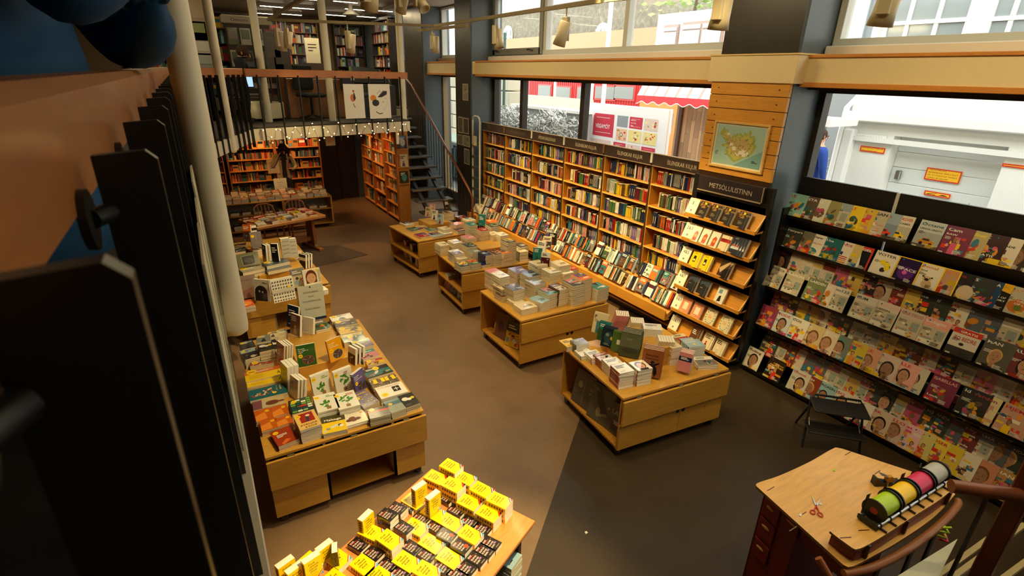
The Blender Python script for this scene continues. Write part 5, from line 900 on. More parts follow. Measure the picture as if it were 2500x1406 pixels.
def art_y(l1, l2, cols):
    w, h = .096, .14; A = Art(w, h); A.rect(0, 0, w, h, rgb(252, 214, 16)); ink = rgb(60, 40, 10)
    for i, s_ in enumerate((l1, l2, l2, l1)): A.text(s_, w*.2+(i % 2)*w*.06, h*(.78-.13*i), h*.12, ink, fit=w*(.42 if len(s_) < 6 else .56), bold=True, italic=True)
    A.text('orðabók', w*.3, h*.28, h*.05, rgb(130, 90, 20), fit=w*.34)
    A.poly([(w*.62, 0), (w, h*.26), (w, h*.21), (w*.7, 0)], cols[0]); A.poly([(w*.7, 0), (w, h*.21), (w, h*.15), (w*.78, 0)], cols[1]); A.poly([(w*.78, 0), (w, h*.15), (w, 0)], cols[2]); return A
def art_k():
    w, h = .074, .108; A = Art(w, h); A.rect(0, 0, w, h, rgb(30, 24, 24)); P_ = rgb(236, 206, 196); A.text('ENSK', w*.12, h*.82, h*.14, P_, fit=w*.4, bold=True); A.rect(w*.12, h*.77, w*.7, h*.8, rgb(200, 40, 30))
    for i, s_ in enumerate(('ÍSLENSK', 'ÍSLENSK', 'ENSK')): A.text(s_, w*.12, h*(.6-.17*i), h*.14, P_, fit=w*(.62 if i < 2 else .44), bold=True)
    A.rect(w*.56, h*.3, w*.8, h*.4, rgb(150, 110, 170)); A.rect(w*.35, h*.08, w*.8, h*.15, rgb(120, 108, 90)); A.ell(w*.82, h*.7, w*.06, w*.06, rgb(110, 90, 80)); return A
AY = {'f': art_y('Frönsk', 'íslensk', (rgb(30, 40, 110), WHITE, rgb(200, 40, 40))), 't': art_y('Þýsk', 'íslensk', (rgb(200, 40, 30), rgb(200, 60, 40), rgb(60, 20, 20))), 'e': art_y('Ensk', 'íslensk', (rgb(200, 60, 50), WHITE, rgb(90, 160, 210)))}
DMES = {k: book_mb(.096, .14, .042, rgb(250, 208, 14), rgb(240, 190, 10), PAGEW, a, 'gloss', seed=1, spart=False) for k, a in AY.items()}; DMES['k'] = book_mb(.074, .108, .032, rgb(30, 24, 24), rgb(44, 30, 24), PAGEW, art_k(), 'gloss', seed=3)
for k in 'fte':
    for j in range(6): DMES[k].box(-.0496, -.0484, -.055+j*.019, -.043+j*.019, .012, .03, rgb(80, 60, 20), 'paper')
AO = art_k(); AO.ell(.05, .03, .013, .013, rgb(226, 70, 30)); DMES['o'] = book_mb(.074, .108, .032, rgb(30, 24, 24), rgb(44, 30, 24), PAGEW, AO, 'gloss', seed=3)
DMES = {k: v.mesh('dictionary') for k, v in DMES.items()}
DN = {'f': 'yellow dictionary, blue stripe', 't': 'yellow dictionary, red stripe', 'e': 'yellow dictionary, pale blue stripe', 'k': 'small black dictionary', 'o': 'small black dictionary with red dot'}
rn = random.Random(77); DI = 0
DL = [('f', 1110, 160, .135, 0), ('t', 940, 290, .09, 4), ('t', 1130, 370, .135, 0), ('e', 1262, 300, .09, 3), ('f', 1455, 425, .135, 0), ('f', 1655, 545, .135, 1), ('t', 1312, 570, .09, 0), ('t', 1530, 695, .09, 0), ('e', 690, 560, .045, 0), ('e', 905, 680, .05, 0), ('e', 1100, 795, .045, 0), ('e', 1322, 935, .045, 0), ('e', 890, 1035, .045, 0), ('e', 1092, 1200, .045, 0), ('e', 715, 850, .045, 3), ('e', 415, 985, .09, -2), ('e', 215, 905, .045, 6), ('e', 130, 1275, .045, 0), ('e', 605, 1235, .045, 0), ('e', 835, 1345, .045, 2), ('e', 305, 1400, .045, 0),
      ('k', 640, 605, .033, 0), ('k', 510, 640, .066, 4), ('k', 395, 715, .099, 2), ('k', 580, 860, .066, 0), ('k', 70, 1050, .033, 2), ('k', 240, 1150, .033, 0), ('k', 400, 1280, .033, 0), ('k', 545, 1375, .033, 0), ('k', 780, 750, .033, 0), ('k', 935, 855, .033, 0), ('o', 1062, 945, .066, 2), ('o', 1225, 1065, .066, -2), ('k', 668, 1080, .033, 0), ('k', 838, 1170, .033, 0), ('k', 1172, 665, .033, 0), ('k', 1312, 795, .033, 0), ('k', 1462, 870, .033, 0), ('k', 1050, 525, .033, 0), ('k', 1560, 1035, .033, 1), ('k', 1485, 1120, .033, 2), ('k', 1395, 1210, .033, 0), ('k', 1280, 1315, .033, 1), ('k', 1180, 1390, .033, 0), ('k', 1015, 1305, .033, 0)]
SEEN = set(); FAR = ['k', 'e', 'k', 'k', 'e', 'k']
def dplace(k, x, y, hh, rot, lab):
    n = max(1, round(hh/(.033 if k in 'ko' else .0435)))
    for i in range(n): ob('dictionary', DMES[k], None, T(x, y, HT+i*(.0326 if k in 'ko' else .0426)+.0005) @ RZ(TH+rot+rn.uniform(-1.5, 1.5)), label=(lab + (', top copy' if i == n-1 else ', %s copy up' % nth(i+1))) if n > 1 else lab, cat='dictionary', group='pocket dictionaries on the orange table')
used = []
for j, (k, px, py, hh, rot) in enumerate(DL):
    p = az(*cd(px, py), HT+hh); q = DM.inverted() @ Vector((p.x, p.y, 0)); a = max(1, round((-q.x+.05)/.1)); bb = max(1, round(q.y/.1)); seen_ = (a, bb, k); used.append((q.x, q.y))
    if seen_ in SEEN: a = 'just beyond %s' % nth(a)
    SEEN.add(seen_)
    dplace(k, p.x, p.y, hh, rot, '%s, %s from corner, row %s' % (DN[k], a if isinstance(a, str) else nth(a), nth(bb)))
# the part of the table that runs out of the picture's foot, and copies in between
for i in range(17):
    for j in range(9):
        x, y = -.10-i*.10, .07+j*.103
        if x > -.62 - (.25 if j > 4 else 0) or any(abs(x-a) < .085 and abs(y-c) < .11 for a, c in used): continue
        k = rn.choice('eek'); used.append((x, y)); p = DM @ Vector((x, y, 0)); dplace(k, p.x, p.y, .04, 0, '%s in gap, %s from corner, row %s' % (DN[k], nth(i+1), nth(j+1)))
for k, conv, px, py, z, rot, lab in (('e', cd, 735, 560, HT+.045, TH-8, 'yellow dictionary standing upright at the far table edge'), ('e', cd, 885, 665, HT+.05, TH-6, 'yellow dictionary standing upright, nearer of the two by the red striped stack'), ('e', cd, 140, 900, HT, TH+4, 'yellow dictionary standing at the left rim behind the leaning stacks'), ('k', ce, 640, 1000, HT+.04, TH+50, 'black dictionary standing on end among yellow ones'), ('e', ce, 560, 990, HT, TH-4, 'yellow dictionary standing behind the black upright one'), ('e', ce, 445, 1100, HT+.04, TH-10, 'yellow dictionary standing at the table left, tallest in view'), ('f', ce, 215, 1140, HT, TH-6, 'yellow dictionary standing at the lower left edge'), ('f', ce, 300, 1190, HT, TH-6, 'second yellow dictionary standing at the lower left edge')):
    p = az(*conv(px, py), z); ob('dictionary', DMES[k], None, T(p.x, p.y, z) @ RZ(rot) @ T(0, 0, .07 if k != 'k' else .054) @ RX(90), label=lab, cat='dictionary', group='pocket dictionaries on the orange table')
# boxes of books on its shelf
for i in range(4): p = DM @ Vector((-.16, .12+i*.2, .225)); stack(p.x, p.y, .226, .13, .18, .03, 7, TH, 'pale blue', 'under the dictionary table, %s' % nth(i+1), 'books under the dictionary table', seed=640+i, look='blue grey book')
# ---------------------------------------------------------------- magazine rack
def y_at(px, x, z):
    lo, hi = -1.5, 9.0
    for _ in range(40):
        m = (lo+hi)/2; d = Vector((x, m, z))-EYEP; q = 1250+FPX*d.dot(_r)/d.dot(_f)
        if q > px: lo = m
        else: hi = m
    return lo
RY0, RY1 = -.7, 3.33
r = root('magazine_rack', T(0, 0, 0), label='tall black magazine rack under the right hand window', cat='magazine rack')
b = MB(); b.box(5.74, 5.78, RY0, 2.375, .1, 2.33, BLK, 'satin'); b.box(5.74, 5.78, 2.395, RY1+.02, .1, 2.33, BLK, 'satin'); b.box(5.735, 5.782, 2.37, 2.4, 1.95, 2.33, rgb(200, 200, 190), 'satin'); b.box(5.36, 5.8, RY0, RY1, .0, .03, rgb(30, 28, 26), 'satin'); b.build('back_panel', r)
b = MB(); b.box(5.5, 5.78, RY1+.005, RY1+.03, .02, 2.0, BLK, 'satin'); b.build('side_panel', r)
TIER = [(5.60, 1.90), (5.60, 1.54), (5.62, 1.24), (5.47, 1.08), (5.58, .80), (5.43, .60), (5.58, .42), (5.47, .24), (5.34, .06)]
for (x, z) in TIER:
    b = MB(); b.box(x-.02, 5.74, RY0, RY1, z-.012, z, BLK, 'satin'); b.box(x-.024, x-.02, RY0, RY1, z-.012, z+.018, rgb(70, 66, 62), 'metal'); b.build('shelf', r)
    b = MB(); b.add([(x-.026, RY0, z), (x-.026, RY1, z), (x-.034, RY1, z+.045), (x-.034, RY0, z+.045)], [(0, 1, 2, 3)], (1, 1, 1), 'acrylic'); b.build('clear_lip', r)
MW, MH = .205, .27
SK = rgb(214, 160, 128)
def portrait(A, w, h, cx, cy, s_, hair, top, rn):
    sk = sh(SK, rn.uniform(.4, .85)); A.poly([(cx-s_*1.5, 0), (cx-s_*1.2, cy-s_*1.5), (cx+s_*1.2, cy-s_*1.5), (cx+s_*1.5, 0)], top); A.ell(cx, cy+s_*.25, s_*.86, s_*1.05, hair); A.ell(cx-s_*.35, cy-s_*.2, s_*.5, s_*1.1, hair); A.rect(cx-s_*.35, cy-s_*1.7, cx+s_*.35, cy-s_*.6, sh(sk, .85)); A.ell(cx, cy, s_*.72, s_, sk)
    for q in (-.28, .28): A.ell(cx+q*s_, cy+s_*.12, s_*.1, s_*.045, rgb(90, 60, 48), 8); A.rect(cx+q*s_-s_*.18, cy+s_*.28, cx+q*s_+s_*.18, cy+s_*.34, sh(sk, .6))
    A.poly([(cx-s_*.08, cy-s_*.2), (cx+s_*.1, cy-s_*.2), (cx, cy+s_*.1)], sh(sk, .8)); A.ell(cx, cy-s_*.48, s_*.2, s_*.06, rgb(140, 56, 50), 8)
TW_ = ('STYLE', 'ANNO', 'de mode', 'LOVE', 'New', 'HAIR', 'PLUS', '50 tips', 'Issue', 'TREND', 'Sommer', 'GRATIS', 'HOT', 'Look')
def mag(title, bg, tc, kind, seed, sub=None, w=MW, h=MH, border=None, big=None):
    rn = random.Random(seed); A = Art(w, h); A.rect(0, 0, w, h, bg); ink = WHITE if lum(bg) < .3 else rgb(40, 34, 32); acc = [rgb(220, 60, 40), rgb(240, 200, 30), rgb(60, 120, 150), rgb(214, 90, 130), rgb(230, 150, 50)]
    if kind == 'car':
        A.rect(0, 0, w, h*.6, sh(bg, .7)); A.rect(0, 0, w, h*.16, rgb(96, 84, 64)); c = rn.choice(acc[:2]+[rgb(200, 130, 30)]); x = w*.2; y = h*.2
        A.poly([(x, y), (x+w*.62, y), (x+w*.62, y+h*.1), (x+w*.5, y+h*.12), (x+w*.44, y+h*.2), (x+w*.14, y+h*.2), (x+w*.08, y+h*.1), (x, y+h*.09)], c); A.poly([(x+w*.13, y+h*.11), (x+w*.43, y+h*.11), (x+w*.4, y+h*.18), (x+w*.17, y+h*.18)], rgb(50, 60, 66)); [A.ell(x+w*q, y, w*.07, w*.07, rgb(24, 24, 24)) for q in (.13, .5)]
    elif kind == 'face': portrait(A, w, h, w*rn.uniform(.48, .62), h*rn.uniform(.42, .5), w*rn.uniform(.24, .34), rn.choice((rgb(40, 26, 20), rgb(120, 80, 40), rgb(200, 160, 90), rgb(30, 24, 22))), rn.choice((rgb(150, 40, 36), rgb(180, 200, 214), rgb(60, 60, 70), rgb(40, 36, 34))), rn)
    elif kind == 'room':
        A.rect(0, 0, w, h*.7, rgb(196, 184, 164)); A.rect(w*.05, h*.06, w*.6, h*.24, rgb(226, 220, 206)); A.rect(w*.1, h*.24, w*.55, h*.32, rgb(160, 150, 140)); A.rect(w*.6, h*.3, w*.92, h*.62, rgb(150, 160, 150)); A.ell(w*.3, h*.52, w*.08, h*.06, rgb(236, 226, 200)); [A.ell(w*rn.uniform(.1, .9), h*rn.uniform(.08, .5), w*.05, h*.03, rn.choice((rgb(110, 120, 70), rgb(120, 100, 90), rgb(220, 120, 60), rgb(90, 90, 96)))) for _ in range(9)]
    elif kind == 'busy':
        for _ in range(11): x = rn.uniform(0, .7)*w; y = rn.uniform(.02, .68)*h; A.rect(x, y, x+w*rn.uniform(.15, .34), y+h*rn.uniform(.05, .16), rn.choice(acc+[rgb(236, 226, 206), rgb(200, 150, 130), rgb(80, 60, 54), rgb(240, 214, 60)]))
        for _ in range(3): portrait(A, w, h, w*rn.uniform(.2, .8), h*rn.uniform(.3, .55), w*.09, rn.choice((rgb(50, 34, 26), rgb(170, 120, 60))), rn.choice(acc), rn) if _ == 0 else A.ell(w*rn.uniform(.2, .8), h*rn.uniform(.2, .6), w*.06, h*.055, sh(SK, rn.uniform(.7, 1.1)))
    elif kind == 'art': [A.ell(w*rn.uniform(.2, .8), h*rn.uniform(.15, .6), w*rn.uniform(.05, .2), h*rn.uniform(.03, .12), sh(rn.choice(acc+[rgb(60, 90, 60), rgb(120, 90, 70)]), rn.uniform(.5, 1)), 10, rn.uniform(0, 90)) for _ in range(10)]
    if big: big(A, w, h)
    if border: [A.rect(*q, border) for q in ((0, 0, w*.05, h), (w*.95, 0, w, h), (0, 0, w, h*.035), (0, h*.965, w, h))]
    if title: A.text(title, w*.07, h*.82, h*.14, tc, fit=w*(.86 if len(title) > 3 else .5), bold=True)
    if sub: A.text(sub, w*.07, h*.68, h*.085, ink if not isinstance(tc, tuple) else ink, fit=w*.84, bold=True)
    if kind in ('face', 'busy', 'art') and rn.random() < .6: q_ = rn.choice((0, .62)); A.rect(w*q_, 0, w*(q_+.38), h*rn.uniform(.12, .3), sh(rn.choice(acc), .9)); A.text(rn.choice(TW_), w*.08, h*rn.uniform(.2, .34), h*.1, rn.choice((ink, WHITE, acc[1])), fit=w*rn.uniform(.5, .8), bold=True)
    A.lines(w*.07, h*.62, w*.34, 3, h*.035, ink, rn, .4); A.lines(w*.55, h*.2, w*.38, 4, h*.033, rn.choice((ink, acc[1], WHITE)), rn, .45); A.rect(w*.06, h*.04, w*.22, h*.1, rgb(240, 240, 236)); [A.rect(w*(.075+.02*i), h*.05, w*(.083+.02*i), h*.09, rgb(40, 40, 40)) for i in range(7)]
    A.ell(w*.2, h*.9, w*.035, w*.035, rgb(20, 110, 170), 8); return A
ORD = ['top row', 'second row', 'rear of third row', 'third row', 'rear of fourth row', 'fourth row', 'rear of bottom row', 'middle of bottom rows', 'bottom row']
def tri(A, w, h): A.rect(w*.08, h*.05, w*.92, h*.84, rgb(26, 26, 30)); A.poly([(w*.4, h*.2), (w*.5, h*.76), (w*.62, h*.2)], rgb(236, 230, 222)); A.rect(w*.42, h*.08, w*.6, h*.22, rgb(236, 230, 222))
def circ(A, w, h): rn = random.Random(4); [A.ell(w*(.5+.22*math.cos(i)), h*(.42+.15*math.sin(i)), w*.12, w*.12, rn.choice((rgb(240, 214, 40), rgb(50, 46, 44), rgb(150, 130, 110), rgb(230, 224, 210)))) for i in range(9)]
def pug(A, w, h): A.ell(w*.55, h*.22, w*.2, h*.16, rgb(206, 170, 130)); A.ell(w*.5, h*.42, w*.18, h*.11, rgb(214, 180, 140)); A.ell(w*.5, h*.39, w*.09, h*.055, rgb(50, 40, 36)); [A.ell(w*q, h*.45, w*.03, h*.018, rgb(30, 26, 24)) for q in (.4, .6)]; [A.ell(w*q, h*.49, w*.05, h*.03, rgb(60, 46, 40)) for q in (.33, .67)]
def head(A, w, h): A.poly([(w*.5, 0), (w*.46, h*.2), (w*.36, h*.24), (w*.4, h*.4), (w*.34, h*.44), (w*.42, h*.62), (w*.6, h*.74), (w, h*.68), (w, 0)], rgb(34, 28, 24)); A.text('THE', w*.5, h*.56, h*.07, WHITE, bold=True, fit=w*.2); A.text('WEB OF', w*.42, h*.47, h*.09, WHITE, bold=True, fit=w*.5); A.text('MEMORY', w*.3, h*.36, h*.09, WHITE, bold=True, fit=w*.64)
def nova(A, w, h): A.ell(w*.5, h*.4, w*.34, h*.26, rgb(90, 40, 120)); A.ell(w*.45, h*.42, w*.1, h*.08, rgb(214, 100, 180)); A.text('SPACE', w*.14, h*.5, h*.14, WHITE, bold=True, fit=w*.74)
def moon(A, w, h): A.ell(w*.85, h*.3, w*.3, h*.28, rgb(206, 186, 156)); A.text('PLUTO', w*.1, h*.46, h*.11, rgb(150, 146, 140), fit=w*.6)
def leafy(A, w, h): A.ell(w*.5, h*.36, w*.3, h*.24, rgb(196, 110, 40), 9); A.ell(w*.55, h*.3, w*.12, h*.1, rgb(100, 120, 50)); A.text('NEW ORDER', w*.1, h*.5, h*.09, WHITE, bold=True, fit=w*.8); A.text('OF LIFE', w*.4, h*.4, h*.09, WHITE, bold=True, fit=w*.5)
def globe(A, w, h): A.ell(w*.5, h*.22, w*.3, h*.16, rgb(60, 130, 150)); A.ell(w*.42, h*.25, w*.12, h*.07, rgb(190, 180, 90)); A.text('THE TRUTH', w*.08, h*.56, h*.08, rgb(190, 60, 50), fit=w*.8, bold=True)
def flag(A, w, h): [A.rect(w*.4, h*(.1+.08*i), w*.9, h*(.14+.08*i), rgb(190, 50, 50)) for i in range(4)]; A.rect(w*.4, h*.42, w*.62, h*.56, rgb(40, 60, 110))
def stones(A, w, h): A.text('THE ROLLING', w*.3, h*.74, h*.07, rgb(240, 200, 40), fit=w*.62, bold=True); A.text('STONES', w*.3, h*.62, h*.11, rgb(240, 200, 40), fit=w*.66, bold=True)
def gratis(A, w, h): A.rect(0, h*.8, w, h*.98, rgb(206, 60, 44)); A.text('GRATIS', w*.25, h*.84, h*.1, WHITE, fit=w*.6, bold=True); A.text('BO BEDRE', w*.12, h*.58, h*.18, rgb(170, 70, 60), fit=w*.78, bold=True); A.rect(0, 0, w, h*.34, rgb(58, 54, 50)); A.ell(w*.45, h*.46, w*.09, h*.05, rgb(50, 46, 44))
K = WHITE; Rd = rgb(200, 50, 44); DKs = rgb(40, 36, 36); CR = rgb(232, 222, 206); PK = rgb(232, 170, 160)
ROWS = {0: [(1912, 'LE', rgb(140, 190, 180), Rd, 'art'), (1938, 'PASTA', rgb(92, 72, 54), K, 'art'), (1962, 'REAL', rgb(214, 214, 190), rgb(240, 240, 230), 'art'), (1988, 'ST', rgb(150, 140, 90), rgb(220, 110, 50), 'art'), (2012, 'SEA', rgb(150, 164, 170), rgb(220, 214, 200), 'room', 'BEACH'), (2042, 'MAT', rgb(236, 200, 40), Rd, 'art'), (2068, 'KOK', rgb(214, 180, 60), Rd, 'busy'), (2095, 'VEGAN', rgb(190, 180, 160), DKs, 'busy', 'IDEAS'), (2122, 'auto', rgb(150, 170, 186), Rd, 'car', 'SUV'), (2152, 'LAND ROVER', rgb(214, 206, 188), Rd, 'car', 'PRIZE CAMEL'), (2222, 'Octane', rgb(190, 196, 196), rgb(30, 90, 100), 'car', 'LANCIA GREATS'), (2285, 'Cam', rgb(120, 50, 80), K, 'busy', 'RAW'), (2318, 'Outdoor', rgb(186, 170, 120), rgb(240, 220, 70), 'art', 'Photo'), (2362, 'PC', rgb(60, 30, 34), K, 'art', 'XC'), (2392, 'WEB', rgb(226, 214, 200), Rd, 'busy', 'UPGRADE'), (2418, 'Dark', rgb(60, 46, 38), K, 'face'), (2446, 'LINUX', CR, rgb(40, 60, 70), 'busy', 'USER'), (2500, 'NET', rgb(180, 60, 50), K, 'busy')],
 1: [(1905, 'Harpers', rgb(66, 70, 58), K, 'art'), (1930, 'FP', rgb(120, 116, 100), K, 'art'), (1955, 'Review', CR, DKs, '', None, None, globe), (1995, 'The', rgb(40, 106, 110), K, 'art'), (2018, 'MONDE', CR, Rd, '', None, None, flag), (2038, 'Die', rgb(214, 190, 120), Rd, 'busy', 'Leben'), (2062, 'SPIEGEL', rgb(206, 60, 44), K, '', None, None, tri), (2118, 'VOTER', CR, rgb(70, 64, 60), '', None, None, circ), (2172, None, rgb(40, 22, 66), K, '', None, Yl, nova), (2222, 'animal', CR, rgb(214, 120, 40), '', 'mind', Yl, pug), (2258, 'TRAVEL', rgb(196, 150, 116), rgb(230, 130, 60), 'art', None, Yl), (2290, 'Astro', rgb(44, 40, 44), Rd, '', None, None, moon), (2338, 'HS', rgb(60, 60, 62), K, 'art'), (2352, 'BIG IDEA', rgb(40, 70, 110), K, 'art'), (2374, 'MENSK', rgb(236, 180, 40), rgb(200, 150, 30), '', None, None, head), (2432, 'NATTEN', rgb(190, 184, 166), rgb(214, 150, 70), '', None, None, leafy), (2484, 'M', rgb(70, 44, 44), Rd, 'busy')],
 3: [(1862, 'INTERIOR', rgb(216, 206, 188), rgb(90, 84, 76), 'room'), (1905, 'MAISON', rgb(190, 180, 150), K, 'room'), (1955, 'GARDEN', rgb(120, 130, 90), K, 'art'), (1975, 'femina', rgb(226, 214, 200), K, 'art'), (2008, 'rom123', CR, rgb(70, 90, 110), 'room'), (2068, 'RUM', rgb(214, 206, 190), rgb(70, 80, 90), 'room'), (2118, 'HOUSE', rgb(222, 206, 190), rgb(236, 180, 170), 'room', 'DESIGN'), (2175, 'ELLE DECO', rgb(206, 190, 176), rgb(190, 100, 110), 'room'), (2232, 'boligliv', rgb(236, 166, 150), K, 'room'), (2302, None, rgb(214, 206, 194), K, '', None, None, gratis), (2378, 'MAN', rgb(86, 84, 74), K, 'face'), (2442, 'RUNE', rgb(110, 50, 44), K, 'face'), (2490, 'BIO', DKs, K, 'art')],
 5: [(1845, 'Vogue', rgb(150, 60, 90), Rd, 'busy'), (1878, 'MODE', rgb(206, 214, 214), Rd, 'face'), (1915, 'COS', CR, DKs, 'busy'), (1950, 'bb', rgb(214, 190, 140), K, 'face'), (1982, 'FASHION', rgb(226, 206, 180), K, 'face'), (2012, 'Tatler', rgb(120, 130, 120), rgb(60, 160, 130), 'face'), (2048, 'CHIC', rgb(214, 190, 60), rgb(220, 60, 120), 'busy'), (2078, 'ELLE', rgb(220, 160, 130), Rd, 'face'), (2122, 'ELLE', rgb(214, 190, 180), PK, 'face'), (2165, 'ELLE', PK, Rd, 'face'), (2185, 'L', rgb(206, 196, 176), rgb(80, 70, 66), 'face', None), (2252, 'ISABELLAS', rgb(120, 40, 70), PK, 'art'), (2325, 'Id', DKs, K, 'art'), (2345, 'verden', rgb(222, 206, 160), rgb(160, 60, 60), 'busy', 'Alles'), (2420, 'HJEM', rgb(196, 150, 130), Rd, 'busy'), (2480, 'UGE', rgb(214, 200, 180), Rd, 'busy')],
 8: [(1812, 'Rolling', rgb(228, 216, 200), DKs, 'face'), (1862, None, rgb(50, 36, 28), K, 'busy', None, None, stones), (1918, 'Uncut', rgb(206, 200, 190), Rd, 'face'), (1942, 'Mojo', rgb(140, 60, 40), K, 'face'), (1976, 'MAGASIN', rgb(150, 190, 200), DKs, 'face'), (2018, 'GQ', rgb(226, 214, 200), Rd, 'face'), (2062, 'TOK', rgb(236, 226, 214), DKs, 'face'), (2104, 'OK', rgb(214, 190, 170), Rd, 'face'), (2135, 'HELLO', rgb(214, 180, 166), Rd, 'face'), (2172, 'heat', rgb(240, 190, 200), rgb(230, 60, 140), 'busy'), (2200, 'now', rgb(220, 206, 130), rgb(220, 60, 60), 'busy'), (2230, 'CLOSER', rgb(240, 210, 80), Rd, 'busy'), (2262, 'new', rgb(226, 196, 60), K, 'busy'), (2300, 'Pet', CR, Rd, 'busy'), (2340, 'US', rgb(206, 140, 110), rgb(214, 40, 70), 'face'), (2392, 'DIANA', rgb(190, 140, 80), K, 'busy'), (2450, 'SUDOKU', Yl, DKs, 'busy')]}
rn = random.Random(9)
TN = ['Hobby', 'Craft', 'Dolce', 'VERANDA', 'Autumn', 'BOLIG', 'Living', 'Style', 'REAL', 'HISTORY', 'Cook', 'Knit', 'DOT', 'KRYDS', 'DRAMA', 'ART', 'Film', 'Bike', 'Golf', 'Time']
for ti, st0, p0, p1 in ((2, .115, 1880, 2520), (4, .12, 1880, 2560), (6, .10, 1870, 2560), (7, .105, 1850, 2560)):
    x, z = TIER[ti]; y = y_at(p0, x, z); L_ = []
    while y > -.55:
        bgc = sh(rn.choice((rgb(206, 190, 170), rgb(120, 60, 50), rgb(60, 66, 60), rgb(214, 180, 90), rgb(180, 90, 120), rgb(96, 100, 110), rgb(224, 214, 196), rgb(60, 46, 44))), rn.uniform(.8, 1.1)); L_.append((y, rn.choice(TN), bgc, rn.choice((K, Rd, PK, rgb(240, 200, 60))), rn.choice(('busy', 'face', 'art', 'room', 'busy')))); y -= st0*rn.uniform(.9, 1.25)
    ROWS[ti] = [(None, t, a, c, k, None, None, None, yy) for yy, t, a, c, k in L_]
def cname(c):
    return min(COLS, key=lambda q: sum((a-b_)**2 for a, b_ in zip([v**.5 for v in q[1]], [v**.5 for v in c])))[0]
for ti in sorted(ROWS):
    x, z = TIER[ti]
    for j, e in enumerate(ROWS[ti]):
        e = list(e)+[None]*(9-len(e)); y = e[8] if e[8] is not None else y_at(e[0], x, z); h = MH*(.97 if ti != 1 else .9); w = MW
        A = mag(e[1], e[2], e[3], e[4], ti*50+j, e[5], w, h, e[6], e[7]); mb = book_mb(w, h, .004, e[2], sh(e[2], .9), PAGEW, A, 'gloss', spart=False)
        lean = 20 if ti not in (2, 4, 6) else 10; what = {'car': 'a car', 'face': 'a portrait', 'room': 'a room', 'busy': 'small pictures', 'art': 'mixed shapes', '': 'one bold motif'}[e[4]]
        M = T(x-.012+.0, y-w/2, z+.001) @ RY(lean) @ RZ(-90-1.6) @ T(0, 0, h/2) @ RX(90) @ RZ(rn.uniform(-1.2, 1.2))
        mb.build('magazine', None, M, label='%s magazine, %s on cover, %s, %s from pillar' % (cname(e[2]), what, ORD[ti], nth(j+1)), cat='magazine', group='magazines in the %s of the black rack' % ORD[ti])
# clear wraps on a few
# ---------------------------------------------------------------- bestseller shelves on the pillar
r = root('bestseller_shelf', T(5.28, 3.39, 0), label='tier of sloping wooden bestseller shelves on the dark pillar', cat='shelf'); BZ = [1.735, 1.42, 1.10, .775, .44, .125]; BL = 1.0
for z in BZ:
    b = MB(); b.box(-.13, .0, 0, BL, z-.012, z, SHW, 'woody', b=.002); b.box(-.142, -.13, 0, BL, z-.02, z+.028, SHW, 'woody', b=.003)
    b.prism([(-.10, z), (-.09, z), (-.0, z+.19), (-.0, z+.02)], 0, BL, SHW, 'woody', Matrix(((1, 0, 0, 0), (0, 0, 1, 0), (0, 1, 0, 0), (0, 0, 0, 1)))); b.prism([(-.13, z), (0, z), (0, z+.17), (-.01, z+.17), (-.13, z+.03)], 0, .012, rgb(232, 180, 90), 'woody', Matrix(((1, 0, 0, 0), (0, 0, 1, 0), (0, 1, 0, 0), (0, 0, 0, 1)))); b.build('shelf', r)
b = MB(); b.box(.0, .02, .02, BL-.02, .05, 2.0, BLK, 'satin'); b.build('back_panel', r)
def bface(row, u, w, h, t, col, label, art=None, n=1, seed=0, page=PAGEW, gap=.004, hard=False, nm='display_book', dark=None):
    """u: metres from the far end of the shelf; n copies one in front of another, fanned towards the near end"""
    z = BZ[row]+.001; y = 3.39+BL-u-w/2; cc = CD[col] if isinstance(col, str) else col
    for i in range(n):
        M = T(5.28-.118+i*.0, y-i*(t*.9+gap), z) @ RY(24) @ RZ(-90-(12 if n > 1 else 3)) @ T(0, 0, h/2) @ RX(90)
        book_mb(w, h, t, cc, None, page, art if art else cover_art(w, h, cc, seed), 'gloss', hard, seed).build(nm, None, M, label=label+(', %s of %d' % (nth(i+1), n) if n > 1 else ''), cat='book', group='titles on the bestseller shelves')
for i, t in enumerate(('1', '2&3', '4&5', '6&7', '8&9', '10&11')):
    A = Art(.15, .21); A.rect(0, 0, .15, .21, rgb(236, 230, 212)); f_ = .03 if len(t) == 1 else .09 if len(t) == 3 else .125; A.text(t, .075-f_/2, .13, .06, rgb(36, 32, 30), fit=f_); A.rect(.064, .045, .086, .068, rgb(40, 36, 34)); A.rect(.07, .05, .08, .058, rgb(230, 226, 214))
    mb = book_mb(.15, .21, .012, rgb(236, 230, 212), None, PAGEW, A, 'paper', spart=False); mb.build('rank_card', None, T(5.28-.12, 3.39+BL-.06, BZ[i]) @ RY(24) @ RZ(-90) @ T(0, 0, .105) @ RX(90), label='white rank card on the %s bestseller shelf from the top' % nth(i+1), cat='card', group='rank cards on the bestseller shelves')
def a_gold(w, h): A = Art(w, h); A.rect(0, 0, w, h, rgb(42, 36, 32)); [A.ell(w*random.Random(i).random(), h*random.Random(i+50).uniform(.62, 1)*.97, w*.09, h*.05, rgb(130+i*2, 100+i, 50), 7) for i in range(20)]; A.ell(w*.6, h*.88, w*.13, w*.13, Yl); A.lines(w*.2, h*.42, w*.6, 3, h*.07, rgb(170, 150, 110), random.Random(1)); return A
for k, u in enumerate((.17, .34, .52, .72)): bface(0, u, .13, .2, .03, rgb(46, 40, 34), 'black novel with a gold crowd cover, %s along the top bestseller shelf' % nth(k+1), a_gold(.13, .2), 2 if k != 0 else 1, 700+k)
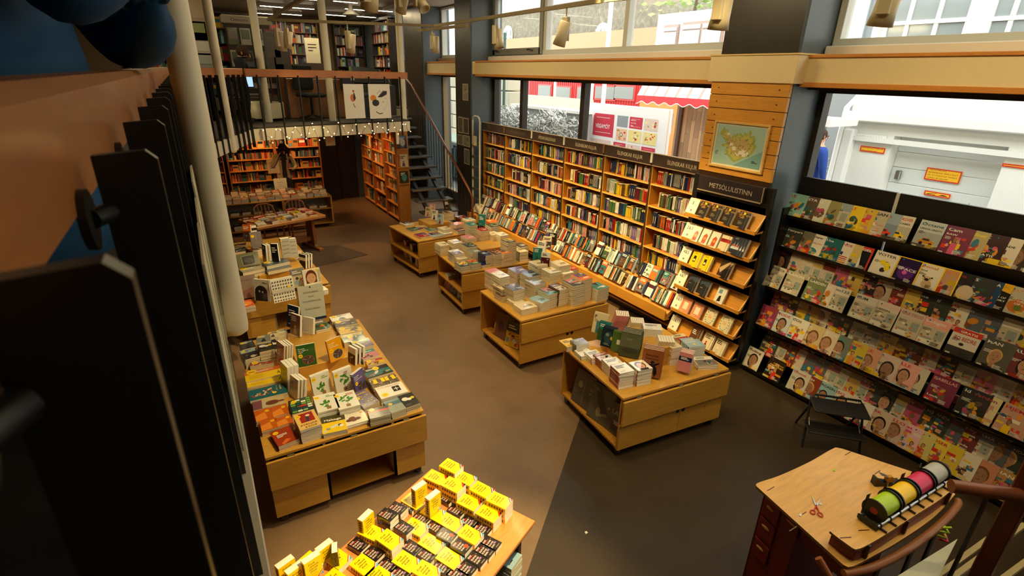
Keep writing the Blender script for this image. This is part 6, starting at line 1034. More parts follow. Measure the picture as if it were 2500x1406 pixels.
def a_fire(w, h): A = Art(w, h); A.rect(0, 0, w, h, rgb(226, 216, 196)); A.poly([(w*.3, h*.1), (w*.75, h*.08), (w*.8, h*.6), (w*.55, h*.72), (w*.32, h*.55)], rgb(190, 70, 24)); A.ell(w*.55, h*.4, w*.15, h*.1, rgb(240, 140, 40)); return A
for k, u in enumerate((.13, .27, .41)): bface(1, u, .125, .195, .03, 'cream', 'cream novel with a flame figure, %s along the second bestseller shelf' % nth(k+1), a_fire(.125, .195), 1, 710+k)
bface(1, .55, .12, .19, .03, 'cream', 'cream novel edge behind the flame figures', None, 2, 714)
def a_snow(w, h): A = Art(w, h); A.rect(0, 0, w, h, rgb(46, 50, 62)); [A.poly([(w*(.1+.1*i), h*.3), (w*(.15+.1*i), h*(.5+.12*(i % 3))), (w*(.2+.1*i), h*.3)], rgb(224, 226, 226)) for i in range(8)]; A.rect(w*.08, h*.3, w*.92, h*.42, rgb(210, 212, 212)); A.lines(w*.1, h*.52, w*.7, 1, h*.09, rgb(200, 70, 70), random.Random(2), .6); A.lines(w*.2, h*.92, w*.6, 2, h*.05, rgb(180, 180, 170), random.Random(4)); return A
bface(1, .70, .15, .215, .035, rgb(46, 50, 62), 'dark thriller with snowy spikes on the second bestseller shelf', a_snow(.15, .215), 3, 715)
def a_yc(w, h): A = Art(w, h); A.rect(0, 0, w, h, rgb(236, 200, 20)); A.rect(w*.34, h*.32, w*.68, h*.72, rgb(50, 42, 26)); A.ell(w*.5, h*.45, w*.13, h*.08, rgb(236, 220, 160)); A.rect(w*.3, h*.86, w*.7, h*.88, rgb(60, 50, 20)); return A
for k, u in enumerate((.17, .33)): bface(2, u, .13, .2, .03, rgb(236, 200, 20), 'yellow novel with a black square picture, %s on the third bestseller shelf' % ('left' if k == 0 else 'right'), a_yc(.13, .2), 2, 720+k)
def a_arm(w, h): A = Art(w, h); A.rect(0, 0, w, h, rgb(70, 50, 36)); A.poly([(0, h*.5), (w*.9, h), (w, h*.9), (w*.25, h*.25)], rgb(200, 166, 120)); A.poly([(w*.3, 0), (w, 0), (w, h*.6), (w*.6, h*.5)], rgb(36, 26, 22)); return A
bface(2, .60, .15, .22, .03, 'brown', 'brown novel with a bare arm on the third bestseller shelf', a_arm(.15, .22), 2, 722)
def a_blk(w, h): A = Art(w, h); A.rect(0, 0, w, h, rgb(32, 32, 36)); A.poly([(0, h*.6), (w*.4, h*.75), (w, h*.62), (w, h), (0, h)], rgb(60, 70, 84)); A.lines(w*.2, h*.5, w*.6, 1, h*.06, rgb(190, 180, 160), random.Random(1)); return A
for k, u in enumerate((.18, .36)): bface(3, u, .13, .205, .03, rgb(32, 32, 36), 'black mountain novel, %s on the fourth bestseller shelf' % ('left' if k == 0 else 'right'), a_blk(.13, .205), 2, 730+k)
def a_bird(w, h): A = Art(w, h); A.rect(0, 0, w, h, rgb(226, 220, 204)); A.poly([(w*.3, h*.1), (w*.7, h*.15), (w*.6, h*.5), (w*.4, h*.45)], rgb(40, 40, 40)); A.rect(w*.2, h*.6, w*.55, h*.85, rgb(110, 150, 160)); return A
bface(3, .63, .13, .205, .03, 'white', 'white novel with black and blue shapes on the fourth bestseller shelf', a_bird(.13, .205), 1, 732)
def a_let(w, h): A = Art(w, h); A.rect(0, 0, w, h, rgb(212, 140, 104)); A.rect(w*.28, h*.28, w*.74, h*.74, rgb(236, 216, 190)); A.lines(w*.1, h*.18, w*.7, 1, h*.06, rgb(240, 220, 190), random.Random(1)); return A
for k, u in enumerate((.12, .31)): bface(4, u, .16, .21, .02, rgb(212, 140, 104), 'salmon book with a cream panel, %s on the fifth bestseller shelf' % ('left' if k == 0 else 'right'), a_let(.16, .21), 1, 740+k)
def a_frame(w, h): A = Art(w, h); A.rect(0, 0, w, h, rgb(222, 206, 166)); [A.ell(w*(.5+.38*math.cos(t_)), h*(.5+.4*math.sin(t_)), w*.06, w*.06, rgb(110, 160, 150), 6) for t_ in [i*.42 for i in range(15)]]; A.lines(w*.3, h*.62, w*.4, 3, h*.07, rgb(200, 110, 80), random.Random(1)); return A
for k, u in enumerate((.52, .74)): bface(4, u, .155, .215, .02, rgb(222, 206, 166), 'cream book with a green leafy border, %s on the fifth bestseller shelf' % ('left' if k == 0 else 'right'), a_frame(.155, .215), 1 if k == 0 else 2, 742+k)
for k, (u, cl) in enumerate(((.36, 'brown'), (.56, 'cream'), (.74, 'cream'))): bface(5, u, .13, .2, .03, cl, '%s novel, %s along the lowest bestseller shelf' % (cl, nth(k+1)), None, 2, 750+k)
# sign and map over it
b = MB(); b.box(5.24, 5.28, 3.45, 4.34, 2.045, 2.225, rgb(52, 42, 46), 'satin', b=.004); so = b.build('header_sign', None, label='dark sign reading METSÖLULISTINN over the bestseller shelves', cat='sign')
b = MB(); b.box(5.232, 5.241, 3.45, 4.34, 2.045, 2.058, rgb(180, 160, 130), 'satin'); b.box(5.232, 5.241, 3.45, 3.458, 2.045, 2.225, rgb(180, 160, 130), 'satin'); b.build('trim_strip', so)
A = Art(.89, .18); A.text('METSÖLULISTINN', .17, .06, .066, rgb(206, 196, 176), fit=.58, tall=1.2); b = MB(); A.put(b, Matrix(((0, 0, -1, 5.239), (-1, 0, 0, 4.34), (0, 1, 0, 2.045), (0, 0, 0, 1)))); b.build('lettering', so)
r = root('framed_map', Matrix(((0, 0, -1, 5.298), (-1, 0, 0, 4.27), (0, 1, 0, 2.345), (0, 0, 0, 1))), label='framed relief map of an island hung on the slatted pillar', cat='picture'); w, h = .72, .52
b = MB(); FR = rgb(222, 176, 100)
for q in ((0, w, 0, .025), (0, w, h-.025, h), (0, .025, .025, h-.025), (w-.025, w, .025, h-.025)): b.box(q[0], q[1], q[2], q[3], 0, .022, FR, 'wood', b=.003)
b.build('frame', r); A = Art(w-.05, h-.05); W_, H_ = w-.05, h-.05; A.rect(0, 0, W_, H_, rgb(232, 226, 206)); A.rect(.018, .018, W_-.018, H_-.018, rgb(168, 196, 188)); A.poly([(.3, .018), (W_-.018, .018), (W_-.018, .22)], rgb(128, 170, 172))
isl = [(.11, .80), (.16, .90), (.21, .83), (.24, .86), (.26, .76), (.22, .68), (.27, .66), (.30, .71), (.34, .64), (.36, .78), (.40, .74), (.44, .80), (.47, .74), (.50, .82), (.55, .76), (.58, .84), (.63, .80), (.67, .90), (.71, .84), (.70, .76), (.76, .78), (.80, .70), (.79, .62), (.84, .56), (.82, .47), (.78, .36), (.70, .28), (.62, .24), (.55, .18), (.47, .12), (.40, .17), (.33, .26), (.26, .27), (.29, .33), (.24, .40), (.30, .42), (.27, .47), (.20, .45), (.15, .50), (.24, .52), (.26, .57), (.20, .62), (.15, .66), (.17, .70), (.10, .72)]
rn = random.Random(2); sm = []
for i in range(len(isl)):
    (x0, y0), (x1, y1) = isl[i], isl[(i+1) % len(isl)]; sm.append((x0, y0))
    for f in (.33, .66): sm.append((x0+(x1-x0)*f+rn.uniform(-.008, .008), y0+(y1-y0)*f+rn.uniform(-.008, .008)))
def put_is(k, col, dx=0, dy=0): cx, cy = .47, .5; A.poly([((cx+(x-cx)*k+dx)*W_, (cy+(y-cy)*k+dy)*H_) for x, y in sm], col)
put_is(1.0, rgb(166, 172, 90)); put_is(.84, rgb(196, 186, 104), .01, -.01); put_is(.58, rgb(196, 168, 118), .03, -.02)
for (x, y, a, c_) in ((.62, .36, .1, .06), (.42, .44, .05, .035), (.50, .32, .04, .03), (.36, .52, .035, .03), (.27, .76, .03, .02)): A.ell(x*W_, y*H_, a*W_, c_*W_, rgb(230, 222, 206), 9)
for i in range(70): x = rn.uniform(.2, .78); y = rn.uniform(.28, .74); A.ell(x*W_, y*H_, .012, .004, rn.choice((rgb(150, 120, 80), rgb(120, 140, 70), rgb(206, 184, 130), rgb(170, 130, 100))), 6, rn.uniform(0, 180))
A.lines(.42*W_*1.9, .1, .08, 2, .014, rgb(60, 60, 50), rn); A.lines(.04, .16, .05, 4, .01, rgb(110, 120, 110), rn)
b = MB(); b.box(.025, w-.025, .025, h-.025, .002, .006, rgb(232, 226, 206), 'paper'); A.put(b, T(.025, .025, .006), 'paper', base=.0004); b.build('print', r); b = MB(); b.add([(.025, .025, .016), (w-.025, .025, .016), (w-.025, h-.025, .016), (.025, h-.025, .016)], [(0, 1, 2, 3)], (1, 1, 1), 'glass'); b.build('picture_glass', r)
# ---------------------------------------------------------------- near balustrade
RWD = rgb(160, 100, 48); IRON = rgb(34, 32, 28)
def balus(r, x0, x1, y, z0, z1, M=None, th=.012):
    b = MB(); pr = [(x0, z0), (x1, z0), (x1, z1-.008), (x1-.008, z1), (x0, z1-.003)]
    b.prism(pr, y-th/2, y+th/2, IRON, 'satin', (M or Matrix()) @ Matrix(((1, 0, 0, 0), (0, 0, -1, 0), (0, 1, 0, 0), (0, 0, 0, 1))) if False else (M or Matrix()) @ Matrix(((1, 0, 0, 0), (0, 0, 1, 0), (0, 1, 0, 0), (0, 0, 0, 1)))); b.build('baluster', r)
r = root('balustrade', label='near balustrade with wooden handrail and flat black iron bars at the left', cat='railing')
b = MB(); b.box(-.155, -.09, -1.2, 7.6, 3.175, 3.288, RWD, 'woody', b=.012); b.build('handrail', r)
y = -.423
while y < 7.6:
    balus(r, -.078, -.03, y, 2.06, 3.23); m = MB(); m.cyl((-.091, y-.03, 3.178), (-.084, y-.03, 3.178), .026, rgb(30, 28, 25), 'satin', 18); m.cyl((-.086, y-.03, 3.178), (-.075, y-.006, 3.178), .009, rgb(26, 25, 23), 'satin', 8); m.build('rail_bracket', r); y += .335
b = MB(); b.box(-.112, -.10, -1.2, 7.6, 2.14, 2.36, rgb(206, 196, 168), 'plaster'); b.build('fascia', r)
# leaflets and clear pockets fixed outside the bars
for k, (y0, y1, z0, z1, lb) in enumerate(((.95, 1.24, 2.62, 3.0, 'nearest'), (1.32, 1.6, 2.55, 2.98, 'second'), (1.72, 2.02, 2.6, 3.0, 'third'), (2.1, 2.38, 2.5, 2.95, 'farthest'))):
    r = root('leaflet_pocket', label='clear leaflet pocket hung outside the near balustrade, %s of four' % lb, cat='leaflet holder', group='clear pockets on the near balustrade')
    b = MB(); b.box(-.022, -.018, y0, y1, z0, z1, rgb(226, 218, 184), 'paper'); b.build('leaflet', r); b = MB(); b.box(-.012, -.009, y0-.01, y1+.01, z0-.01, z1-.04, (1, 1, 1), 'acrylic'); b.box(-.028, -.009, y0-.01, y1+.01, z0-.013, z0-.01, (1, 1, 1), 'acrylic'); b.build('clear_cover', r)
# columns
CW = rgb(240, 234, 206)
for k, (px, py, z, rad, lb) in enumerate(((576, 800, 2.15, .056, 'thick white steel column close at left, leaning over the trolleys'), (568, 368, 2.15, .062, 'second white column from the left, at the bend of the mezzanine'), (661, 326, 2.16, .068, 'third white column from the left, left end of the back mezzanine'), (816, 322, 2.16, .068, 'white column in the middle of the back mezzanine'), (987, 312, 2.16, .068, 'white column at the right end of the back mezzanine'))):
    p = az(px, py, z); b = MB(); b.lathe([(rad*.55, z-.03), (rad*.92, z-.015), (rad, z+.02), (rad, 4.9)], CW, 'satin', 28, T(p.x, p.y, 0)); b.lathe([(0, z-.03), (rad*.55, z-.03)], CW, 'paint', 28, T(p.x, p.y, 0))
    ro = b.build('column', None, label=lb, cat='column', group='white steel columns carrying the mezzanine edge'); m = MB(); m.box(p.x-.22 if k < 2 else p.x-.03, p.x if k < 2 else p.x+.03, p.y-.02, p.y+.02 if k < 2 else p.y+.16, z-.03, z+.02, CW, 'paint'); m.build('bracket', ro)
# far balustrades
def run(P0, P1, label, n, tops=3.20, bot=2.07, w=.05):
    r = root('balustrade', label=label, cat='railing'); P0 = Vector(P0); P1 = Vector(P1); L_ = (P1-P0).length; a = math.degrees(math.atan2(P1.y-P0.y, P1.x-P0.x)); M = T(P0.x, P0.y, 0) @ RZ(a)
    b = MB(); b.box(-.02, L_+.02, .01, .06, 3.165, 3.29, rgb(176, 108, 50), 'wood', M, b=.006); b.build('handrail', r)
    for i in range(n):
        x = L_*(i+.4)/n; m = MB(); m.box(x-.006, x+.006, -.06, -.012, bot, tops, IRON, 'satin', M); m.build('baluster', r)
    return r
run((-.07, 7.62, 0), (.9, 10.08, 0), 'slanting balustrade at the bend of the mezzanine with close black bars', 11, w=.07)
run((.95, 10.08, 0), (3.96, 10.87, 0), 'back mezzanine balustrade with thin bars and wooden handrail', 9)
# fairy lights
P0 = Vector((.98, 10.04, 0)); P1 = Vector((3.9, 10.81, 0)); rn = random.Random(12); r = root('string_lights', label='string of small warm fairy lights wound along the back mezzanine edge', cat='fairy lights'); pts = []
for i in range(90): f = i/89; p = P0.lerp(P1, f); pts.append((p.x+rn.uniform(-.01, .01), p.y-.035+rn.uniform(-.02, 0), 2.24+.11*math.sin(i*.75)+rn.uniform(-.04, .05)))
b = MB(); b.tube(pts, .0035, rgb(40, 34, 26), 'matte', 4); b.build('cable', r)
for i in range(2, 90): 
    if i % 2: p = pts[i]; m = MB(); m.ball((p[0]+rn.uniform(-.03, .03), p[1]-.006, p[2]+rn.uniform(-.03, .03)), .009, (1, .62, .22), 'bulb', 6, 4); m.build('bulb', r)
# two drawings hung on the bars
def hang(tl, br, yy, name, label, draw, rot=14.6, bg=rgb(226, 222, 208)):
    a = ay(tl[0], tl[1], yy); c = ay(br[0], br[1], yy+.1); w = ((c.x-a.x)**2+.01)**.5; h = a.z-c.z; A = Art(w, h); A.rect(0, 0, w, h, bg); draw(A, w, h); b = MB(); b.box(0, w, 0, h, -.006, 0, bg, 'paper'); A.put(b, Matrix()); return b.build(name, None, T(a.x, a.y, c.z) @ RZ(rot) @ RX(90), label=label, cat='poster' if name == 'poster' else 'notice')
def d1(A, w, h): A.ell(w*.42, h*.6, w*.12, h*.11, rgb(206, 110, 60)); A.poly([(w*.5, h*.5), (w*.58, h*.6), (w*.52, h*.74), (w*.48, h*.78), (w*.46, h*.6)], rgb(40, 38, 40)); A.ell(w*.48, h*.8, w*.05, h*.03, rgb(180, 70, 50)); [A.ell(w*(.44+.02*i), h*(.42-.03*i), w*.03, h*.012, rgb(60, 56, 54)) for i in range(4)]; [A.ell(w*x, h*y, w*.012, h*.004, rgb(120, 116, 110)) for x, y in ((.62, .4), (.7, .34), (.8, .28), (.82, .24), (.76, .18), (.68, .16))]
def d2(A, w, h): A.ell(w*.2, h*.6, w*.14, h*.09, rgb(214, 130, 50)); A.ell(w*.3, h*.46, w*.17, h*.1, rgb(50, 46, 46), 9); A.poly([(w*.4, h*.62), (w*.66, h*.8), (w*.86, h*.8), (w*.84, h*.7), (w*.6, h*.62)], rgb(50, 40, 50)); [A.ell(w*(.4+.06*i), h*(.74+.03*(i % 3)), w*.012, h*.03, rgb(120, 116, 110)) for i in range(6)]; A.poly([(w*.3, h*.22), (w*.45, h*.15), (w*.6, h*.17), (w*.6, h*.14), (w*.45, h*.12), (w*.28, h*.19)], rgb(90, 86, 80)); A.ell(w*.66, h*.48, w*.03, h*.012, rgb(130, 100, 90)); [A.ell(w*x, h*y, w*.01, h*.012, rgb(110, 104, 98)) for x, y in ((.78, .58), (.84, .5), (.82, .44), (.8, .38), (.74, .3), (.66, .26))]
hang((837, 205), (893, 288), 10.36, 'poster', 'left white poster with an orange and black head drawing', d1); hang((898, 205), (957, 288), 10.5, 'poster', 'right white poster with a black braided head drawing', d2)
hang((499, 258), (523, 342), 8.3, 'poster', 'grey landscape poster hanging between the second column bars', lambda A, w, h: (A.rect(w*.05, h*.12, w*.95, h*.97, rgb(130, 124, 110)), A.rect(w*.3, h*.3, w*.6, h*.8, rgb(84, 80, 74))), 69)
hang((794, 335), (815, 354), 10.75, 'notice', 'small paper notice hanging under the back mezzanine edge', lambda A, w, h: A.lines(w*.2, h*.5, w*.6, 2, h*.1, rgb(90, 80, 60), random.Random(1)), bg=rgb(190, 150, 100))
b = MB(); v = ay(970, 335, 10.85); b.box(v.x-.03, v.x+.03, v.y-.02, v.y+.02, v.z-.14, v.z+.12, rgb(226, 222, 210), 'satin', b=.006); b.build('power_strip', None, label='white power strip hanging at the right end of the mezzanine edge', cat='power strip')
# ---------------------------------------------------------------- track lights
def bar(p, q, lab): b = MB(); b.tube([p, q], .026, rgb(140, 126, 96), 'matte', 4); b.build('light_track', None, label=lab, cat='light track', group='cream lighting tracks')
TZ = 3.95; A0 = az(655, 48, TZ); A1 = az(1060, 63, TZ); A2 = az(1480, 0, TZ); bar(A0, A1, 'cream lighting track running across in front of the back mezzanine'); bar(A1, A1.lerp(A2, .985), 'cream lighting track running from the pillars towards the top edge'); B1 = A0+(az(735, -2, TZ)-A0)*1.3; bar(A0, B1, 'short cream lighting track slanting up at left'); q = az(1020, 75, TZ-.06); bar(q, az(1140, 62, TZ-.06), 'stub of lighting track by the far pillar')
bar(az(1480, 0, TZ), Vector((3.9, 1.2, TZ)), 'lighting track above the frame')
def pxof(P): d = P-EYEP; return 1250+FPX*d.dot(_r)/d.dot(_f)
def head(px, py, s_, tilt, rz, label, lit=False, z=None):
    onbar = z is None; z = z or TZ; p = az(px, py, z-.02-s_*.2)
    if onbar:
        P_, Q_ = (A0, A1) if px < 1060 else (A1, A2); best = min(range(401), key=lambda i: abs(pxof(P_.lerp(Q_, i/400)+Vector((0, 0, -.2)))-px)); p = P_.lerp(Q_, best/400); p = Vector((p.x, p.y, TZ-.02-s_*.2))
    r = root('track_light', T(p), label=label, cat='spotlight', group='cream track spotlights'); CC = rgb(206, 192, 158)
    b = MB(); b.box(-.03*s_, .03*s_, -.03*s_, .03*s_, -.1*s_, .12*s_, CC, 'satin', RZ(rz), b=.004); b.build('gear_box', r); b = MB(); b.cyl((0, 0, .12*s_), (0, 0, .02+s_*.2), .008, CC, 'satin', 8); b.build('stem', r)
    b = MB(); M = T(.05*s_, 0, -.02) @ RX(tilt); b.lathe([(.0, .1*s_), (.055*s_, .1*s_), (.058*s_, -.06*s_), (.066*s_, -.13*s_), (.058*s_, -.13*s_), (.05*s_, -.1*s_), (0, -.1*s_)], CC, 'satin', 20, RZ(rz) @ M); h_ = b.build('lamp_head', r)
    if lit: m = MB(); m.lathe([(0, -.105*s_), (.05*s_, -.105*s_)], (1, .72, .4), 'glow', 16, RZ(rz) @ M); m.build('lit_face', h_)
for e in ((678, 62, 1.1, 10, 20, 'left track spotlight near the slanting track, seen from the side'), (700, 50, 1.0, 15, 60, 'track spotlight just right of the leftmost one'), (850, 80, 1.1, 14, 30, 'track spotlight with a glowing rim between the columns', True), (1055, 88, 1.0, 5, 0, 'small track spotlight before the far upper window'), (1209, 72, .95, -14, 10, 'track spotlight beside the second pillar'), (1381, 48, 1.0, -18, 200, 'double bodied track spotlight before the upper window', True)): head(*e)
for (px, py, z, s_, t_, lb) in ((1757, 6, 3.72, .95, 4, 'large track spotlight cut by the top edge beside the big pillar'), (890, -34, 3.9, 1.1, 20, 'large cream spotlight cut by the top edge above the back mezzanine'), (975, -6, 3.85, .7, 30, 'cream spotlight at top right of the back mezzanine'), (1016, -8, 3.85, .7, -40, 'tilted cream spotlight next to the far upper window'), (2168, -14, 3.7, .9, 6, 'cream spotlight peeping in at the top edge by the right window')): head(px, py, s_, t_, 15, lb, z=z+.02+s_*.2)
r = root('pendant_lamp', T(ay(857, 36, 14.5)), label='white enamel pendant lamp over the mezzanine', cat='pendant lamp'); b = MB(); b.lathe([(.02, .32), (.05, .3), (.05, .14), (.1, .08), (.2, .0), (.19, -.01), (.0, .02)], rgb(214, 208, 190), 'satin', 24); b.build('lamp_shade', r); b = MB(); b.cyl((0, 0, .32), (0, 0, .75), .008, rgb(60, 56, 50), 'matte', 6); b.build('cord', r)
k = 0
for (x, y, lit) in ((2.4, 16.5, 1), (3.15, 16.35, 1), (2.45, 18.7, 1), (3.2, 18.4, 1), (4.35, 15.6, 1), (5.0, 15.4, 1), (4.3, 17.6, 1), (5.15, 17.4, 1), (2.9, 14.2, 1), (3.7, 14.1, 1), (.2, 14.6, 1), (.9, 14.5, 1), (.2, 16.9, 1), (-.8, 12, 1)):
    k += 1; b = MB(); b.box(x-.29, x+.29, y-.035, y+.035, 4.80, 4.88, rgb(190, 186, 170), 'satin'); o = b.build('strip_light', None, label='slim fluorescent ceiling strip over the mezzanine, %s in order from the columns' % nth(k), cat='ceiling light', group='fluorescent strips in the mezzanine ceiling'); m = MB(); m.box(x-.28, x+.28, y-.028, y+.028, 4.792, 4.8, (1, .86, .6), 'tube'); m.build('tube', o)
# ---------------------------------------------------------------- stairs by the far pillar
r = root('staircase', label='open black metal staircase climbing to the mezzanine along the far wall', cat='staircase'); SX0, SX1 = 4.12, 4.98
def sy(z): return 10.1+.31*(z/.2)
for i in range(1, 12): z = .2*i; b = MB(); b.box(SX0, SX1, sy(z)-.02, sy(z)+.27, z-.035, z, rgb(74, 78, 80), 'satin', b=.004); b.box(SX0, SX1, sy(z)-.024, sy(z)-.014, z-.034, z+.002, rgb(150, 152, 150), 'metal'); b.build('tread', r)
for x in (SX0+.15, SX1-.2): b = MB(); b.tube([(x, sy(0), -.0), (x, sy(2.2)+.15, 2.1)], .05, IRON, 'satin', 4); b.build('stringer', r)
b = MB(); hp = [(SX1+.02, 10.05, .0), (SX1+.02, 10.05, .82), (SX1+.02, sy(.1), 1.0), (SX1+.02, sy(2.1)+.1, 3.0), (SX1+.02, sy(2.3)+.2, 3.15)]; b.tube(hp, .028, rgb(110, 62, 36), 'satin', 10); b.build('handrail', r)
for i in range(22): z = .1+i*.1; b = MB(); b.cyl((SX1+.02, sy(z), z-.1), (SX1+.02, sy(z), z+.88), .008, IRON, 'satin', 6); b.build('baluster', r)
# ladder against the pillar
r = root('step_ladder', T(5.27, 10.42, 0), label='tall folded aluminium step ladder leaning by the second pillar', cat='ladder'); AL = rgb(206, 202, 188)
b = MB(); b.tube([(0, .13, 0), (0, .13, 2.36), (.0, .10, 2.43), (.0, .04, 2.46), (0, -.1, 2.46), (0, -.17, 2.43), (0, -.2, 2.36), (0, -.2, 0)], .019, AL, 'satin', 8); b.build('frame', r)
for i in range(8): b = MB(); b.box(-.04, .05, -.19, .12, .2+i*.235, .225+i*.235, rgb(60, 58, 54) if i < 7 else rgb(90, 88, 82), 'satin'); b.build('tread', r)
b = MB(); b.box(-.045, -.03, -.12, .04, 1.86, 2.06, rgb(190, 186, 170), 'paper'); b.box(-.047, -.045, -.1, -.04, 1.88, 1.93, rgb(220, 200, 60), 'paper'); b.build('warning_label', r)
# pictures pinned on the dark pillar
rn = random.Random(5)
for k, (p0, p1, c_) in enumerate((((1129, 204), (1143, 246), rgb(130, 126, 110)), ((1118, 284), (1130, 326), rgb(90, 84, 72)), ((1131, 287), (1144, 328), rgb(70, 66, 60)), ((1117, 327), (1130, 355), rgb(100, 94, 76)), ((1131, 329), (1147, 360), rgb(120, 116, 92)), ((1133, 362), (1146, 403), rgb(90, 92, 92)))):
    a = ax(p0[0], p0[1], 5.338); c = ax(p1[0], p1[1], 5.338); w = a.y-c.y; h = a.z-c.z; A = Art(w, h); A.rect(0, 0, w, h, rgb(180, 170, 140)); A.rect(w*.07, h*.05, w*.93, h*.95, c_); [A.ell(w*rn.uniform(.25, .75), h*rn.uniform(.2, .7), w*.15, h*.08, sh(c_, rn.uniform(.5, 1.6))) for _ in range(5)]
    b = MB(); b.box(0, w, 0, h, -.004, 0, rgb(180, 170, 140), 'paper'); A.put(b, Matrix()); b.build('picture', None, Matrix(((0, 0, -1, 5.338), (-1, 0, 0, a.y), (0, 1, 0, c.z), (0, 0, 0, 1))), label='small framed picture on the dark second pillar, %s' % ('topmost', 'left of upper pair', 'right of upper pair', 'left of lower pair', 'right of lower pair', 'lowest')[k], cat='picture', group='small pictures on the second pillar')
b = MB(); p = Vector((5.9, 14.1, 3.56)); b.box(5.5, 5.85, 13.95, 14.35, 3.55, 3.86, rgb(190, 44, 48), 'satin', b=.01); b.build('box', None, label='red box standing on the beam ledge by the far window', cat='box'); b = MB(); b.box(5.5, 5.7, 13.6, 13.85, 3.55, 3.72, rgb(150, 120, 110), 'satin', b=.01); b.build('tray', None, label='small clear brown tray beside the red box on the beam ledge', cat='box')
# ---------------------------------------------------------------- rear of the shop
def shelfcase(name, M, w, d, H, zs, label, wood=rgb(200, 132, 58), back=rgb(96, 62, 34), glow=False, fill=1.0, seed=0, cols=None, frame=rgb(150, 92, 42), stuffname='shelved_books', bh=(.16, .24), tk=(.012, .035), grp=None):
    """open bookcase facing -y in its own frame, and the mass of its spines as stuff"""
    r = root(name, M, label=label, cat='bookcase', group=grp); rn = random.Random(seed); b = MB(); b.box(0, .03, 0, d, 0, H, frame, 'woodv'); b.box(w-.03, w, 0, d, 0, H, frame, 'woodv'); b.box(.0, w, d-.015, d, 0, H, back, 'woodv'); b.box(0, w, 0, d, H-.03, H, frame, 'wood'); b.build('case', r)
    for z in zs: b = MB(); b.box(.03, w-.03, 0, d-.015, z-.022, z, wood, 'wood', b=.002); b.build('shelf', r)
    s = MB()
    for z in zs:
        x = .04
        while x < w-.06:
            t = rn.uniform(*tk); h = rn.uniform(*bh); c = sh(rn.choice(cols or [q[1] for q in COLS]), rn.uniform(.6, 1.05))
            if rn.random() < .05: x += .05; continue
            if rn.random() < .10: t = rn.uniform(.1, .15); s.box(x, min(x+t, w-.04), .05, .07, z, z+h, c, 'satin'); s.box(x+.01, min(x+t, w-.04)-.01, .048, .05, z+h*.5, z+h*.8, sh(rn.choice(COLS)[1], .9), 'satin')
            else: s.box(x, x+t-.001, .06+rn.uniform(0, .02), d-.03, z, z+h, c, 'satin')
            x += t+.001
    s.build(stuffname, None, M, label='packed books filling the %s' % label.replace(',', ''), cat='books', kind='stuff'); return r
WARMC = [rgb(200, 130, 70), rgb(60, 100, 130), rgb(190, 60, 40), rgb(220, 190, 120), rgb(50, 90, 80), rgb(226, 150, 60), rgb(120, 150, 160), rgb(90, 60, 40)]
z5 = [.12, .42, .72, .98, 1.24, 1.50, 1.76]
shelfcase('bookcase', T(.62, 14.3, 0), 1.08, .28, 2.1, z5, 'lit bookcase on the back wall, left of the reading woman', seed=1, cols=WARMC, bh=(.14, .21)); shelfcase('bookcase', T(1.70, 14.3, 0), 1.08, .28, 2.1, z5, 'lit bookcase on the back wall, behind the reading woman', seed=2, cols=WARMC, bh=(.14, .21)); shelfcase('bookcase', T(-.5, 14.3, 0), 1.05, .28, 2.1, z5, 'dim bookcase on the back wall behind the thick column', seed=3, cols=WARMC, bh=(.14, .21))
# run of bookcases along the passage, facing left
for k, (y0, w, lb) in enumerate(((14.35, .95, 'farthest passage bookcase beside the dark doorway'), (13.38, .95, 'middle passage bookcase left of the stairs'), (12.41, .86, 'nearest passage bookcase left of the stairs'))):
    shelfcase('bookcase', T(3.84, y0, 0) @ RZ(-90), w, .24, 2.1, [.1, .42, .74, 1.04, 1.32, 1.6, 1.86] if k == 2 else [.1, .5, .85, 1.2, 1.5, 1.8], lb, seed=10+k, cols=WARMC+[rgb(230, 220, 200), rgb(226, 210, 180)], bh=(.16, .26), wood=rgb(222, 150, 70), frame=rgb(170, 104, 44))
r = root('end_panel', T(3.86, 11.5, 0), label='wooden end panel of the passage bookcases with three face-out books', cat='panel'); b = MB(); b.box(0, .27, 0, .05, 0, 2.12, rgb(196, 130, 58), 'woodv', b=.004); b.build('board', r)
for i, z in enumerate((.95, 1.32, 1.72)): b = MB(); b.box(.02, .26, -.05, .0, z-.02, z, rgb(210, 146, 70), 'wood'); b.build('ledge', r)
for i, (z, c, lb) in enumerate(((.95, 'black', 'lowest, black and teal'), (1.32, 'cream', 'middle, cream with a red edge'), (1.72, 'dark blue', 'top, blue with a white figure'))): A = cover_art(.2, .26, CD[c], 900+i, None, 'figure'); (A.rect(0, 0, .02, .26, rgb(190, 60, 40)) if i == 1 else A.ell(.1, .13, .06, .08, rgb(50, 150, 160) if i == 0 else rgb(200, 200, 190))); stand(3.99, 11.47, z+.002, .2, .27, .02, 0, 6, c, 'picture book on the passage end panel, %s' % lb, 'books on the passage end panel', art=A, seed=900+i, hard=True)
